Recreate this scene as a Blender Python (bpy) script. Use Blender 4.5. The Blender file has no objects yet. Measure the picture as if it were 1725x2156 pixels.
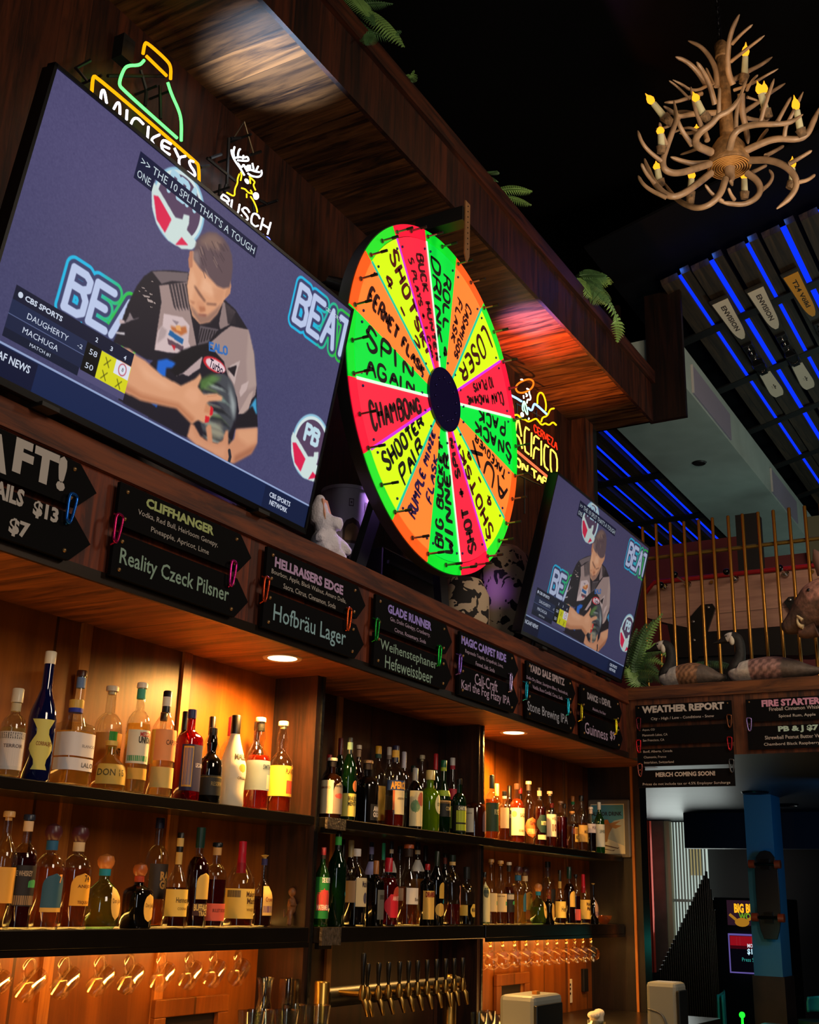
import bpy, bmesh, math, random
import numpy as np
from mathutils import Vector, Matrix
PI = math.pi
random.seed(7); rng = np.random.default_rng(7)
S = bpy.context.scene
C = S.collection

# ------------------------------------------------------------------ camera
F, CX, CY, H = 2430.0, 862.5, 1078.0, 1.5            # focal in pixels, frame centre, eye height
YAW, PIT, ROL = 1.03847595, 0.322416477, 0.0300695941
fw = np.array([math.sin(YAW)*math.cos(PIT), math.cos(YAW)*math.cos(PIT), math.sin(PIT)])
rt = np.array([math.cos(YAW), -math.sin(YAW), 0.0]); up = np.cross(rt, fw)
R2 = math.cos(ROL)*rt + math.sin(ROL)*up; U2 = -math.sin(ROL)*rt + math.cos(ROL)*up
EYE = np.array([0, 0, H])
cam = bpy.data.cameras.new('camera'); cam_o = bpy.data.objects.new('camera', cam); C.objects.link(cam_o)
cam.sensor_fit = 'VERTICAL'; cam.sensor_height = 36.0; cam.lens = F*36.0/2156.0
cam.clip_start = 0.05; cam.clip_end = 100
m = Matrix.Identity(4)
for i in range(3):
    m[i][0] = R2[i]; m[i][1] = U2[i]; m[i][2] = -fw[i]; m[i][3] = EYE[i]
cam_o.matrix_world = m
S.camera = cam_o
S.view_settings.view_transform = 'Standard'; S.view_settings.look = 'None'
S.view_settings.gamma = 1.0; S.view_settings.exposure = 0.0
S.view_settings.use_curve_mapping = False
S.cycles.transparent_max_bounces = 32
S.cycles.max_bounces = 6
w = bpy.data.worlds.new('world'); S.world = w; w.use_nodes = True
w.node_tree.nodes['Background'].inputs[0].default_value = (0.5, 0.6, 0.8, 1)
w.node_tree.nodes['Background'].inputs[1].default_value = 0.006

def ray(u, v): return fw*F + R2*(u-CX) - U2*(v-CY)
def at(u, v, X=None, Y=None, Z=None):
    """point of the photograph (u, v) on one plane of the place"""
    d = ray(u, v)
    t = X/d[0] if X is not None else (Y/d[1] if Y is not None else (Z-H)/d[2])
    return EYE + d*t
def depth(p): return float((np.array(p)-EYE) @ fw)

def lamp(name, kind, loc, energy, color, target=None, size=None, size_y=None, spot=None, blend=0.6, spread=None):
    l = bpy.data.lights.new(name, kind); o = bpy.data.objects.new(name, l); C.objects.link(o)
    l.energy = energy; l.color = color; o.location = loc
    if kind == 'AREA':
        l.size = size or 0.3
        if size_y: l.shape = 'RECTANGLE'; l.size_y = size_y
        if spread: l.spread = spread
    elif size is not None: l.shadow_soft_size = size
    if kind == 'SPOT': l.spot_size = spot; l.spot_blend = blend
    if target is not None:
        o.rotation_euler = (Vector(target)-Vector(loc)).to_track_quat('-Z', 'Y').to_euler()
    return o
WARM = (1.0, 0.50, 0.12); SOFT = (1.0, 0.72, 0.46); COOL = (0.72, 0.82, 1.0)
lamp('room_fill', 'AREA', (1.2, -1.8, 3.6), 62, (1.0, 0.80, 0.60), (3.2, 2.4, 2.4), 1.2, 1.2)  # added fill from behind the eye, in place of the room's unseen lamps
lamp('street_window_light', 'AREA', (-2.2, -0.6, 1.9), 16, (0.85, 0.92, 1.0), (4.5, 2.6, 1.6), 0.5, 2.0)
lamp('right_room_fill', 'AREA', (4.6, -0.8, 4.2), 52, (1.0, 0.80, 0.60), (6.6, 1.4, 2.7), 0.8, 0.8)  # second added fill, brightens the return boards, geese and ferns
lamp('soffit_spot_white', 'SPOT', (3.05, 2.52, 3.72), 300, (0.42, 0.66, 1.0), (2.98, 2.44, 4.65), 0.02, spot=0.70, blend=1.0)
lamp('soffit_spot_violet', 'SPOT', (5.50, 2.42, 3.80), 360, (0.50, 0.25, 1.0), (5.42, 2.40, 4.65), 0.02, spot=0.55, blend=1.0)
lamp('soffit_spot_red', 'SPOT', (5.70, 2.42, 3.78), 260, (1.0, 0.16, 0.06), (5.66, 2.46, 4.65), 0.02, spot=0.85, blend=1.0)
lamp('soffit_spot_amber', 'SPOT', (6.35, 2.40, 3.80), 60, (1.0, 0.34, 0.06), (6.25, 2.5, 4.65), 0.02, spot=1.3, blend=1.0)
lamp('black_light', 'SPOT', (4.02, 2.30, 3.22), 22, (0.55, 0.30, 1.0), (3.72, 2.45, 2.88), 0.04, spot=1.1, blend=0.8)
lamp('black_light', 'SPOT', (4.50, 2.36, 3.15), 12, (0.34, 0.10, 1.0), (5.04, 2.50, 3.04), 0.04, spot=0.30, blend=0.7)
lamp('beam_light', 'AREA', (8.3, 0.0, 3.0), 15, (0.74, 1.0, 0.90), (8.9, 2.4, 4.95), 1.0, 0.8)
lamp('beam_light', 'AREA', (11.6, 0.2, 3.0), 17, (0.74, 1.0, 0.90), (12.2, 2.4, 4.95), 1.6, 0.8)
lamp('blue_room_light', 'AREA', (8.0, 1.2, 1.9), 2.2, (0.05, 0.42, 1.0), (9.2, 2.2, 1.8), 0.3, 0.3)
lamp('counter_bounce_fill', 'AREA', (2.2, 2.22, 0.96), 8, (1.0, 0.46, 0.11), (2.2, 2.30, 2.3), 2.6, 0.08)  # added fills standing in for warm bounce off the counter onto the soffit
lamp('counter_bounce_fill', 'AREA', (5.7, 2.22, 0.96), 6, (1.0, 0.46, 0.11), (5.7, 2.30, 2.3), 1.6, 0.08)
lamp('counter_bounce_fill', 'AREA', (4.3, 2.02, 0.96), 1.2, (1.0, 0.46, 0.11), (4.3, 2.10, 2.3), 1.2, 0.08)

# ------------------------------------------------------------------ colours and materials
def lin(c):
    if isinstance(c, str): c = [int(c[i:i+2], 16)/255 for i in (0, 2, 4)]
    return tuple((x/12.92 if x <= 0.04045 else ((x+0.055)/1.055)**2.4) for x in c)
MATS = {}
def pbr(name, color, rough=0.5, metal=0.0, emit=None, es=0.0, spec=0.5, noise=0.0, nscale=8.0, bump=0.0, trans=0.0, coat=0.0):
    if name in MATS: return MATS[name]
    mt = bpy.data.materials.new(name); mt.use_nodes = True; MATS[name] = mt
    n = mt.node_tree.nodes; l = mt.node_tree.links; b = n['Principled BSDF']
    c = lin(color)
    b.inputs['Base Color'].default_value = (*c, 1)
    b.inputs['Roughness'].default_value = rough; b.inputs['Metallic'].default_value = metal
    b.inputs['Specular IOR Level'].default_value = spec
    b.inputs['Coat Weight'].default_value = coat
    if emit is not None:
        b.inputs['Emission Color'].default_value = (*lin(emit), 1); b.inputs['Emission Strength'].default_value = es
    if noise or bump:
        tc = n.new('ShaderNodeTexCoord'); nz = n.new('ShaderNodeTexNoise'); nz.inputs['Scale'].default_value = nscale
        nz.inputs['Detail'].default_value = 5
        l.new(tc.outputs['Object'], nz.inputs['Vector'])
        if noise:
            rp = n.new('ShaderNodeValToRGB')
            rp.color_ramp.elements[0].position = 0.3; rp.color_ramp.elements[1].position = 0.7
            rp.color_ramp.elements[0].color = (*[x*(1-noise) for x in c], 1)
            rp.color_ramp.elements[1].color = (*[min(1, x*(1+noise)) for x in c], 1)
            l.new(nz.outputs['Fac'], rp.inputs['Fac']); l.new(rp.outputs['Color'], b.inputs['Base Color'])
        if bump:
            bp = n.new('ShaderNodeBump'); bp.inputs['Strength'].default_value = bump; bp.inputs['Distance'].default_value = 0.01
            l.new(nz.outputs['Fac'], bp.inputs['Height']); l.new(bp.outputs['Normal'], b.inputs['Normal'])
    return mt
def glow(name, color, strength):
    if name in MATS: return MATS[name]
    mt = bpy.data.materials.new(name); mt.use_nodes = True; MATS[name] = mt
    n = mt.node_tree.nodes; n.clear()
    e = n.new('ShaderNodeEmission'); o = n.new('ShaderNodeOutputMaterial')
    e.inputs[0].default_value = (*lin(color), 1); e.inputs[1].default_value = strength
    mt.node_tree.links.new(e.outputs[0], o.inputs[0]); return mt
def wood(name, dark, light, grain='Z', across='X', plank=0.14, rough=0.42, scale=1.0, contrast=1.0):
    """planked wood in world coordinates: grain runs along one axis, planks step along another"""
    if name in MATS: return MATS[name]
    mt = bpy.data.materials.new(name); mt.use_nodes = True; MATS[name] = mt
    n = mt.node_tree.nodes; l = mt.node_tree.links; b = n['Principled BSDF']
    tc = n.new('ShaderNodeTexCoord'); sep = n.new('ShaderNodeSeparateXYZ'); l.new(tc.outputs['Object'], sep.inputs[0])
    dv = n.new('ShaderNodeMath'); dv.operation = 'DIVIDE'; dv.inputs[1].default_value = plank
    l.new(sep.outputs[across], dv.inputs[0])
    fl = n.new('ShaderNodeMath'); fl.operation = 'FLOOR'; l.new(dv.outputs[0], fl.inputs[0])
    wn = n.new('ShaderNodeTexWhiteNoise'); wn.noise_dimensions = '1D'; l.new(fl.outputs[0], wn.inputs['W'])
    mp = n.new('ShaderNodeMapping')
    sc = [26*scale, 26*scale, 26*scale]; sc['XYZ'.index(grain)] = 2.2*scale
    mp.inputs['Scale'].default_value = sc
    l.new(tc.outputs['Object'], mp.inputs['Vector'])
    ad = n.new('ShaderNodeVectorMath'); ad.operation = 'ADD'; l.new(mp.outputs[0], ad.inputs[0])
    ml = n.new('ShaderNodeVectorMath'); ml.operation = 'SCALE'; ml.inputs['Scale'].default_value = 37.0
    l.new(wn.outputs['Color'], ml.inputs[0]); l.new(ml.outputs[0], ad.inputs[1])
    nz = n.new('ShaderNodeTexNoise'); nz.inputs['Scale'].default_value = 1.0; nz.inputs['Detail'].default_value = 7
    nz.inputs['Roughness'].default_value = 0.66; nz.inputs['Distortion'].default_value = 0.6
    l.new(ad.outputs[0], nz.inputs['Vector'])
    rp = n.new('ShaderNodeValToRGB'); rp.color_ramp.elements[0].position = 0.38; rp.color_ramp.elements[1].position = 0.63
    rp.color_ramp.elements[0].color = (*lin(dark), 1); rp.color_ramp.elements[1].color = (*lin(light), 1)
    l.new(nz.outputs['Fac'], rp.inputs['Fac'])
    mr = n.new('ShaderNodeMapRange'); mr.inputs['To Min'].default_value = 1-0.38*contrast; mr.inputs['To Max'].default_value = 1+0.3*contrast
    l.new(wn.outputs['Value'], mr.inputs['Value'])
    # dark seams between planks
    fr = n.new('ShaderNodeMath'); fr.operation = 'FRACT'; l.new(dv.outputs[0], fr.inputs[0])
    pg = n.new('ShaderNodeMath'); pg.operation = 'COMPARE'; pg.inputs[1].default_value = 0.0; pg.inputs[2].default_value = 0.018
    l.new(fr.outputs[0], pg.inputs[0])
    sm = n.new('ShaderNodeMapRange'); sm.inputs['To Min'].default_value = 1.0; sm.inputs['To Max'].default_value = 0.35
    l.new(pg.outputs[0], sm.inputs['Value'])
    mu = n.new('ShaderNodeMath'); mu.operation = 'MULTIPLY'; l.new(mr.outputs[0], mu.inputs[0]); l.new(sm.outputs[0], mu.inputs[1])
    vm = n.new('ShaderNodeVectorMath'); vm.operation = 'SCALE'; l.new(rp.outputs['Color'], vm.inputs[0]); l.new(mu.outputs[0], vm.inputs['Scale'])
    l.new(vm.outputs[0], b.inputs['Base Color'])
    b.inputs['Roughness'].default_value = rough
    bp = n.new('ShaderNodeBump'); bp.inputs['Strength'].default_value = 0.25; bp.inputs['Distance'].default_value = 0.004
    l.new(nz.outputs['Fac'], bp.inputs['Height']); l.new(bp.outputs['Normal'], b.inputs['Normal'])
    return mt
def thin_glass(name, tint, base=0.05, body=0.0):
    """clear or coloured bottle glass: tinted see-through wall with mirror glints, body = share of solid colour"""
    if name in MATS: return MATS[name]
    mt = bpy.data.materials.new(name); mt.use_nodes = True; MATS[name] = mt
    n = mt.node_tree.nodes; l = mt.node_tree.links; n.clear()
    o = n.new('ShaderNodeOutputMaterial'); tr = n.new('ShaderNodeBsdfTransparent'); gl = n.new('ShaderNodeBsdfGlossy')
    c = lin(tint); tr.inputs[0].default_value = (*c, 1); gl.inputs['Roughness'].default_value = 0.06
    gl.inputs[0].default_value = (1, 1, 1, 1)
    fr = n.new('ShaderNodeLayerWeight'); fr.inputs['Blend'].default_value = 0.18
    mr = n.new('ShaderNodeMapRange'); mr.inputs['To Min'].default_value = base; mr.inputs['To Max'].default_value = 0.55
    l.new(fr.outputs['Facing'], mr.inputs['Value'])
    src = tr.outputs[0]
    if body > 0:
        df = n.new('ShaderNodeBsdfDiffuse'); df.inputs[0].default_value = (*c, 1)
        tl = n.new('ShaderNodeBsdfTranslucent'); tl.inputs[0].default_value = (*c, 1)
        m0 = n.new('ShaderNodeMixShader'); m0.inputs[0].default_value = 0.6
        l.new(df.outputs[0], m0.inputs[1]); l.new(tl.outputs[0], m0.inputs[2])
        m1 = n.new('ShaderNodeMixShader'); m1.inputs[0].default_value = body
        l.new(tr.outputs[0], m1.inputs[1]); l.new(m0.outputs[0], m1.inputs[2]); src = m1.outputs[0]
    mx = n.new('ShaderNodeMixShader'); l.new(mr.outputs[0], mx.inputs[0]); l.new(src, mx.inputs[1]); l.new(gl.outputs[0], mx.inputs[2])
    l.new(mx.outputs[0], o.inputs[0]); return mt
def attr_mat(name, emit=0.0, rough=0.6, nscale=0.0, namt=0.0):
    """colour taken from the mesh's own colour attribute"""
    if name in MATS: return MATS[name]
    mt = bpy.data.materials.new(name); mt.use_nodes = True; MATS[name] = mt
    n = mt.node_tree.nodes; l = mt.node_tree.links; b = n['Principled BSDF']
    a = n.new('ShaderNodeVertexColor'); a.layer_name = 'Col'
    if emit:
        b.inputs['Base Color'].default_value = (0.01, 0.01, 0.01, 1); b.inputs['Roughness'].default_value = 0.35; b.inputs['Specular IOR Level'].default_value = 0.12
        l.new(a.outputs[0], b.inputs['Emission Color']); b.inputs['Emission Strength'].default_value = emit
    else:
        l.new(a.outputs[0], b.inputs['Base Color']); b.inputs['Roughness'].default_value = rough
    if namt:
        tc = n.new('ShaderNodeTexCoord'); nz = n.new('ShaderNodeTexNoise'); nz.inputs['Scale'].default_value = nscale; nz.inputs['Detail'].default_value = 4
        l.new(tc.outputs['Object'], nz.inputs['Vector'])
        mr = n.new('ShaderNodeMapRange'); mr.inputs['From Min'].default_value = 0.3; mr.inputs['From Max'].default_value = 0.7
        mr.inputs['To Min'].default_value = 1-namt; mr.inputs['To Max'].default_value = 1+namt
        l.new(nz.outputs['Fac'], mr.inputs['Value'])
        vm = n.new('ShaderNodeVectorMath'); vm.operation = 'SCALE'; l.new(a.outputs[0], vm.inputs[0]); l.new(mr.outputs[0], vm.inputs['Scale'])
        l.new(vm.outputs[0], b.inputs['Base Color'])
        bp = n.new('ShaderNodeBump'); bp.inputs['Strength'].default_value = 0.5; bp.inputs['Distance'].default_value = 0.01
        l.new(nz.outputs['Fac'], bp.inputs['Height']); l.new(bp.outputs['Normal'], b.inputs['Normal'])
    return mt

# ------------------------------------------------------------------ mesh building
ORG = {}
def origin(o): return ORG.get(o.name, np.zeros(3)) if o else np.zeros(3)
def put(o, label=None, cat=None, group=None, kind=None):
    if label: o['label'] = label
    if cat: o['category'] = cat
    if group: o['group'] = group
    if kind: o['kind'] = kind
    return o
def thing(name, label, cat, loc, group=None):
    o = bpy.data.objects.new(name, None); C.objects.link(o); o.empty_display_size = 0.05
    o.location = loc; ORG[o.name] = np.array(loc, float); return put(o, label, cat, group)
class MB:
    def __init__(s): s.v = []; s.f = []; s.c = []
    def add(s, v, f, col=None):
        k = len(s.v); s.v += [tuple(map(float, p)) for p in v]; s.f += [tuple(i+k for i in q) for q in f]
        if col is not None: s.c += [tuple(col)]*len(v) if not isinstance(col[0], (tuple, list, np.ndarray)) else [tuple(x) for x in col]
        return s
    def box(s, x0, x1, y0, y1, z0, z1, M=None):
        v = [(x, y, z) for z in (z0, z1) for y in (y0, y1) for x in (x0, x1)]
        if M is not None: v = [tuple(M @ Vector(p)) for p in v]
        return s.add(v, [(0, 2, 3, 1), (4, 5, 7, 6), (0, 1, 5, 4), (2, 6, 7, 3), (0, 4, 6, 2), (1, 3, 7, 5)])
    def tube(s, pts, r, n=8, caps=True, closed=False):
        P = [np.array(p, float) for p in pts]; N = len(P); rr = r if hasattr(r, '__len__') else [r]*N
        k = None; v = []; f = []
        for i in range(N):
            if closed: t = P[(i+1) % N]-P[i-1]
            else: t = P[min(i+1, N-1)]-P[max(i-1, 0)]
            t = t/(np.linalg.norm(t)+1e-12)
            if k is None:
                a = np.array([0, 0, 1.0]) if abs(t[2]) < 0.9 else np.array([1.0, 0, 0]); k = np.cross(t, a)
            k = k-t*(k @ t); k /= np.linalg.norm(k)+1e-12; b = np.cross(t, k)
            for j in range(n):
                a = 2*PI*j/n; v.append(P[i]+rr[i]*(math.cos(a)*k+math.sin(a)*b))
        for i in range(N if closed else N-1):
            for j in range(n):
                a = i*n+j; b_ = i*n+(j+1) % n; c = ((i+1) % N)*n+(j+1) % n; d = ((i+1) % N)*n+j
                f.append((a, b_, c, d))
        if caps and not closed: f += [tuple(range(n))[::-1], tuple(range((N-1)*n, N*n))]
        return s.add(v, f)
    def lathe(s, prof, cx=0, cy=0, cz=0, n=24, shape=None, rot=0.0):
        v = []; f = []; N = len(prof)
        for r, z in prof:
            for j in range(n):
                a = 2*PI*j/n; q = shape(a+rot) if shape else 1.0
                v.append((cx+r*q*math.cos(a), cy+r*q*math.sin(a), cz+z))
        for i in range(N-1):
            for j in range(n):
                f.append((i*n+j, i*n+(j+1) % n, (i+1)*n+(j+1) % n, (i+1)*n+j))
        if prof[0][0] > 1e-6: f.append(tuple(range(n))[::-1])
        if prof[-1][0] > 1e-6: f.append(tuple(range((N-1)*n, N*n)))
        return s.add(v, f)
    def prism(s, poly, O, ax, ay, t):
        """flat outline in the frame (O, ax, ay), given the thickness vector t"""
        O, ax, ay, t = [np.array(q, float) for q in (O, ax, ay, t)]; n = len(poly)
        b = [O+ax*x+ay*y for x, y in poly]; v = b+[p+t for p in b]
        f = [tuple(range(n))[::-1], tuple(range(n, 2*n))]+[(i, (i+1) % n, n+(i+1) % n, n+i) for i in range(n)]
        return s.add(v, f)
    def ball(s, c, r, n=16, mrows=10, axis=None):
        r = r if hasattr(r, '__len__') else (r, r, r); v = []; f = []
        for i in range(mrows+1):
            th = PI*i/mrows
            for j in range(n):
                a = 2*PI*j/n
                v.append((c[0]+r[0]*math.sin(th)*math.cos(a), c[1]+r[1]*math.sin(th)*math.sin(a), c[2]-r[2]*math.cos(th)))
        for i in range(mrows):
            for j in range(n): f.append((i*n+j, i*n+(j+1) % n, (i+1)*n+(j+1) % n, (i+1)*n+j))
        return s.add(v, f)
    def build(s, name, mat, parent=None, smooth=None, bevel=0.0, loc=None, mods=None, keep=False):
        V = np.array(s.v, float).reshape(-1, 3)
        if parent is not None: o0 = origin(parent)
        elif loc is not None: o0 = np.array(loc, float)
        elif keep: o0 = np.zeros(3)
        else: o0 = np.array([(V[:, 0].min()+V[:, 0].max())/2, (V[:, 1].min()+V[:, 1].max())/2, V[:, 2].min()])
        me = bpy.data.meshes.new(name); me.from_pydata((V-o0).tolist(), [], s.f); me.update()
        if s.c and len(s.c) == len(s.v):
            ca = me.color_attributes.new('Col', 'FLOAT_COLOR', 'POINT')
            ca.data.foreach_set('color', np.c_[np.array(s.c), np.ones(len(s.c))].astype(np.float32).ravel())
        bm = bmesh.new(); bm.from_mesh(me); bmesh.ops.recalc_face_normals(bm, faces=bm.faces); bm.to_mesh(me); bm.free()
        if smooth is not None:
            me.polygons.foreach_set('use_smooth', [True]*len(me.polygons)); me.set_sharp_from_angle(angle=math.radians(smooth))
        if mat is not None: me.materials.append(mat)
        o = bpy.data.objects.new(name, me); C.objects.link(o); ORG[o.name] = o0
        if parent is not None: o.parent = parent
        else: o.location = o0
        if bevel:
            bv = o.modifiers.new('bevel', 'BEVEL'); bv.width = bevel; bv.segments = 2; bv.limit_method = 'ANGLE'
        for k, a in (mods or []):
            md = o.modifiers.new(k.lower(), k)
            for q, val in a.items(): setattr(md, q, val)
        return o
def structure(name, mb, mat, **k):
    o = mb.build(name, mat, keep=True, **k); o['kind'] = 'structure'; return o

# ------------------------------------------------------------------ lettering
TXT = {}
def glyphs(s, bold=0.0, shear=0.0, space=1.0):
    key = (s, bold, shear, space)
    if key in TXT: return TXT[key]
    cu = bpy.data.curves.new('lettering', 'FONT'); cu.body = s; cu.size = 1.0; cu.offset = bold; cu.shear = shear
    cu.space_character = space; cu.resolution_u = 2
    o = bpy.data.objects.new('lettering', cu); C.objects.link(o)
    me = bpy.data.meshes.new_from_object(o.evaluated_get(bpy.context.evaluated_depsgraph_get()))
    v = np.array([tuple(p.co)[:2] for p in me.vertices]); f = [tuple(p.vertices) for p in me.polygons]
    bpy.data.objects.remove(o); bpy.data.curves.remove(cu); bpy.data.meshes.remove(me)
    v = v-v.min(0); sz = v.max(0)
    TXT[key] = (v/sz, f, sz[0]/sz[1]); return TXT[key]
def text_on(mb, s, O, ax, ay, w=None, h=None, bold=0.0, shear=0.0, space=1.0):
    """lettering whose lower left corner is O, stretched to w by h along ax and ay"""
    v, f, asp = glyphs(s, bold, shear, space)
    O, ax, ay = np.array(O, float), np.array(ax, float), np.array(ay, float)
    if w is None: w = h*asp
    if h is None: h = w/asp
    return mb.add([O+ax*(p[0]*w)+ay*(p[1]*h) for p in v], f)
FONT = dict(A="00 4A 80;24 64", B="00 0A 5A 79 77 56 06;56 74 71 50 00", C="78 5A 2A 08 02 20 50 72", D="00 0A 4A 78 72 40 00",
 E="7A 0A 00 70;05 55", F="7A 0A 00;05 55", G="78 5A 2A 08 02 20 50 72 75 45", H="0A 00;7A 70;05 75", I="30 3A", J="7A 72 50 20 02",
 K="0A 00;7A 05 70", L="0A 00 70", M="00 0A 44 8A 80", N="00 0A 70 7A", O="2A 08 02 20 50 72 78 5A 2A", P="00 0A 5A 79 77 55 05",
 R="00 0A 5A 79 77 55 05;45 80", S="78 5A 2A 18 07 16 64 72 50 20 02", T="0A 8A;4A 40", U="0A 02 20 50 72 7A", V="0A 40 8A",
 W="0A 20 46 60 8A", X="0A 80;8A 00", Y="0A 45 8A;45 40", Z="0A 7A 00 70")
FONT.update({'0': FONT['O'], '1': "18 3A 30", '2': "08 2A 5A 78 76 00 70", '4': "60 6A 03 83", '5': "7A 1A 06 56 74 72 50 10", '+': "05 85;49 41",
 '-': "15 65", '!': "3A 34;31 30", ' ': ""})
def strokes(s, gap=0.25, wob=0.0, seed=1):
    """polylines of a hand-lettered word in a 1 x 1 box"""
    r = random.Random(seed); out = []; x = 0.0
    for ch in s:
        wd = {'I': 0.35, '1': 0.5, ' ': 0.5, '!': 0.35, 'M': 0.95, 'W': 0.95}.get(ch, 0.75)
        dx = 0.3 if ch in 'I!' else 0.0
        for part in FONT[ch].split(';'):
            pts = [(x+(int(p[0], 16)/10-dx)+r.uniform(-wob, wob), int(p[1], 16)/10+r.uniform(-wob, wob)) for p in part.split()]
            if pts: out.append(pts)
        x += wd+gap
    x -= gap
    return [[(a/x, b) for a, b in p] for p in out]
def smooth_line(P, it=2, closed=False):
    P = [np.array(p, float) for p in P]
    for _ in range(it):
        Q = [] if closed else [P[0]]
        for i in range(len(P) if closed else len(P)-1):
            a, b = P[i], P[(i+1) % len(P)]; Q += [a*0.75+b*0.25, a*0.25+b*0.75]
        if not closed: Q.append(P[-1])
        P = Q
    return P
def ribbon(mb, pts, w, O, ax, ay):
    """flat brush stroke of half-width w through 2-D points"""
    O, ax, ay = np.array(O, float), np.array(ax, float), np.array(ay, float)
    P = [np.array(p, float) for p in pts]; L = []; Rr = []
    for i in range(len(P)):
        t = P[min(i+1, len(P)-1)]-P[max(i-1, 0)]; t /= np.linalg.norm(t)+1e-9; nn = np.array([-t[1], t[0]])
        q = w*(0.72+0.5*math.sin(PI*(i+0.5)/len(P))); L.append(P[i]+nn*q); Rr.append(P[i]-nn*q)
    v = [O+ax*p[0]+ay*p[1] for p in L+Rr]; n = len(P)
    return mb.add(v, [(i, i+1, n+i+1, n+i) for i in range(n-1)])
UX, UY, UZ = np.eye(3)

# ------------------------------------------------------------------ the setting
FY, WY, FZ0, FZ1 = 2.30, 2.79, 2.319, 2.688           # menu fascia plane, back wall plane, fascia heights
W_wall = wood('dark planks upright', '1e0b04', '4a200d', 'Z', 'X', 0.13)
W_sof = wood('soffit planks', '241108', '7a4a26', 'Y', 'X', 0.15, rough=0.34)
W_fas = wood('fascia wood', '36110a', '78300e', 'Z', 'X', 0.16, rough=0.6)
W_box = wood('upper box wood', '1e0b05', '451d0c', 'Z', 'X', 0.16, rough=0.5)
W_boxr = wood('upper box rail wood', '220d06', '512410', 'X', 'Z', 0.09, rough=0.5)
W_rail = wood('fascia rail wood', '38150a', '7c3a14', 'X', 'Z', 0.09, rough=0.6)
W_low = wood('lower soffit wood', '4a2008', '93501f', 'Y', 'X', 0.3, rough=0.5)
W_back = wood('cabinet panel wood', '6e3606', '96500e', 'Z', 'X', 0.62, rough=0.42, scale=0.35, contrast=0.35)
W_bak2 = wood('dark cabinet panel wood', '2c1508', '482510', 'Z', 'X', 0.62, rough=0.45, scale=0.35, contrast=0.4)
W_end = wood('return fascia wood', '2b1408', '6e3d20', 'Z', 'Y', 0.14, rough=0.45)
W_endr = wood('return rail wood', '33190b', '754522', 'Y', 'Z', 0.09, rough=0.45)
BLACK = pbr('black paint', '0a0a0b', 0.5); BLK2 = pbr('black lacquer', '0d0a09', 0.28, noise=0.2)
structure('wall_back', MB().box(-2, 7.0, WY, WY+0.06, FZ1-0.05, 4.70), W_wall)
structure('ceiling', MB().box(-3, 17, -5, 7, 6.75, 6.85), pbr('ceiling black', '060607', 0.9, spec=0.05))
structure('floor', MB().box(-3, 17, -5, 7, -0.1, 0.0), pbr('floor dark', '15100d', 0.6, noise=0.3))
# upper box: soffit, front with a crown rail
structure('trim_1', MB().box(-2, 7.14, FY, WY+0.06, 4.646, 4.70), W_sof)
structure('trim_2', MB().box(-2, 7.14, FY-0.02, FY+0.0, 4.646, 4.93).box(7.12, 7.14, FY, WY+0.4, 4.646, 4.93), W_box)
structure('trim_3', MB().box(-2, 7.16, FY-0.045, FY, 4.93, 5.02), W_boxr)
structure('trim_4', MB().box(6.86, 7.0, WY-0.12, WY, 2.69, 4.646), wood('post wood', '2a1008', '6b3216', 'Z', 'X', 0.2))
structure('wall_side', MB().box(7.0, 7.12, WY-0.1, WY+0.4, 1.0, 4.70), BLACK)
structure('trim_18', MB().box(7.13, 7.17, 2.05, 2.31, 4.647, 5.62).box(7.13, 7.17, 2.5, 2.62, 5.0, 5.6), wood('box end wood', '0e0604', '1f0e07', 'Z', 'Y', 0.16))
# menu fascia, its rail, ledge top and the lit soffit below it
structure('trim_5', MB().box(-2, 6.46, FY, FY+0.02, FZ0, FZ1-0.02), W_fas)
structure('trim_6', MB().box(-2, 6.48, FY-0.014, FY+0.02, 2.612, FZ1), W_rail)
structure('trim_7', MB().box(-2, 6.9, FY+0.021, WY, FZ1-0.03, FZ1-0.002), BLK2)
structure('trim_8', MB().box(-2, 7.0, FY, 2.74, FZ0-0.02, FZ0), W_low)
structure('trim_9', MB().box(-2, 6.46, FY-0.008, FY+0.004, FZ0-0.022, FZ0+0.01), pbr('lip metal', '2b2119', 0.35, 0.6))
# cabinet: back panels per bay, dividers, end panel
CY0, CY1 = 2.52, 2.72
structure('wall_left', MB().box(-2, 3.66, CY1, CY1+0.03, 0.85, FZ0-0.02), W_back)
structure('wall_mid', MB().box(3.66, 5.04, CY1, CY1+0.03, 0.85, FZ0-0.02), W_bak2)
structure('wall_right', MB().box(5.04, 6.95, CY1, CY1+0.03, 0.85, FZ0-0.02), W_back)
bt = MB()
for u, v in ((178, 1350), (392, 1400)):
    p = at(u, v, Y=2.71); bt.box(p[0]-0.012, p[0]+0.03, 2.708, 2.72, 0.9, FZ0-0.02)
structure('trim_10', bt, wood('batten wood', '8a4a16', 'b06c28', 'Z', 'X', 0.5))
bt = MB()
for x in (4.06, 5.28, 5.88, 6.5): bt.box(x, x+0.035, 2.708, 2.72, 0.9, FZ0-0.02)
structure('trim_11', bt, wood('batten wood', '8a4a16', 'b06c28', 'Z', 'X', 0.5))
structure('trim_12', MB().box(3.625, 3.66, CY0, CY1, 0.85, FZ0-0.02).box(5.00, 5.035, CY0, CY1, 0.85, FZ0-0.02), wood('divider wood', '160b07', '3a1d0e', 'Z', 'Y', 0.3))
structure('trim_13', MB().box(3.655, 3.672, CY0-0.006, CY0+0.03, 0.85, FZ0-0.02).box(5.03, 5.046, CY0-0.006, CY0+0.03, 0.85, FZ0-0.02), pbr('black divider edge', '0c0c0d', 0.3, bump=0.3, nscale=60))
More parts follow.
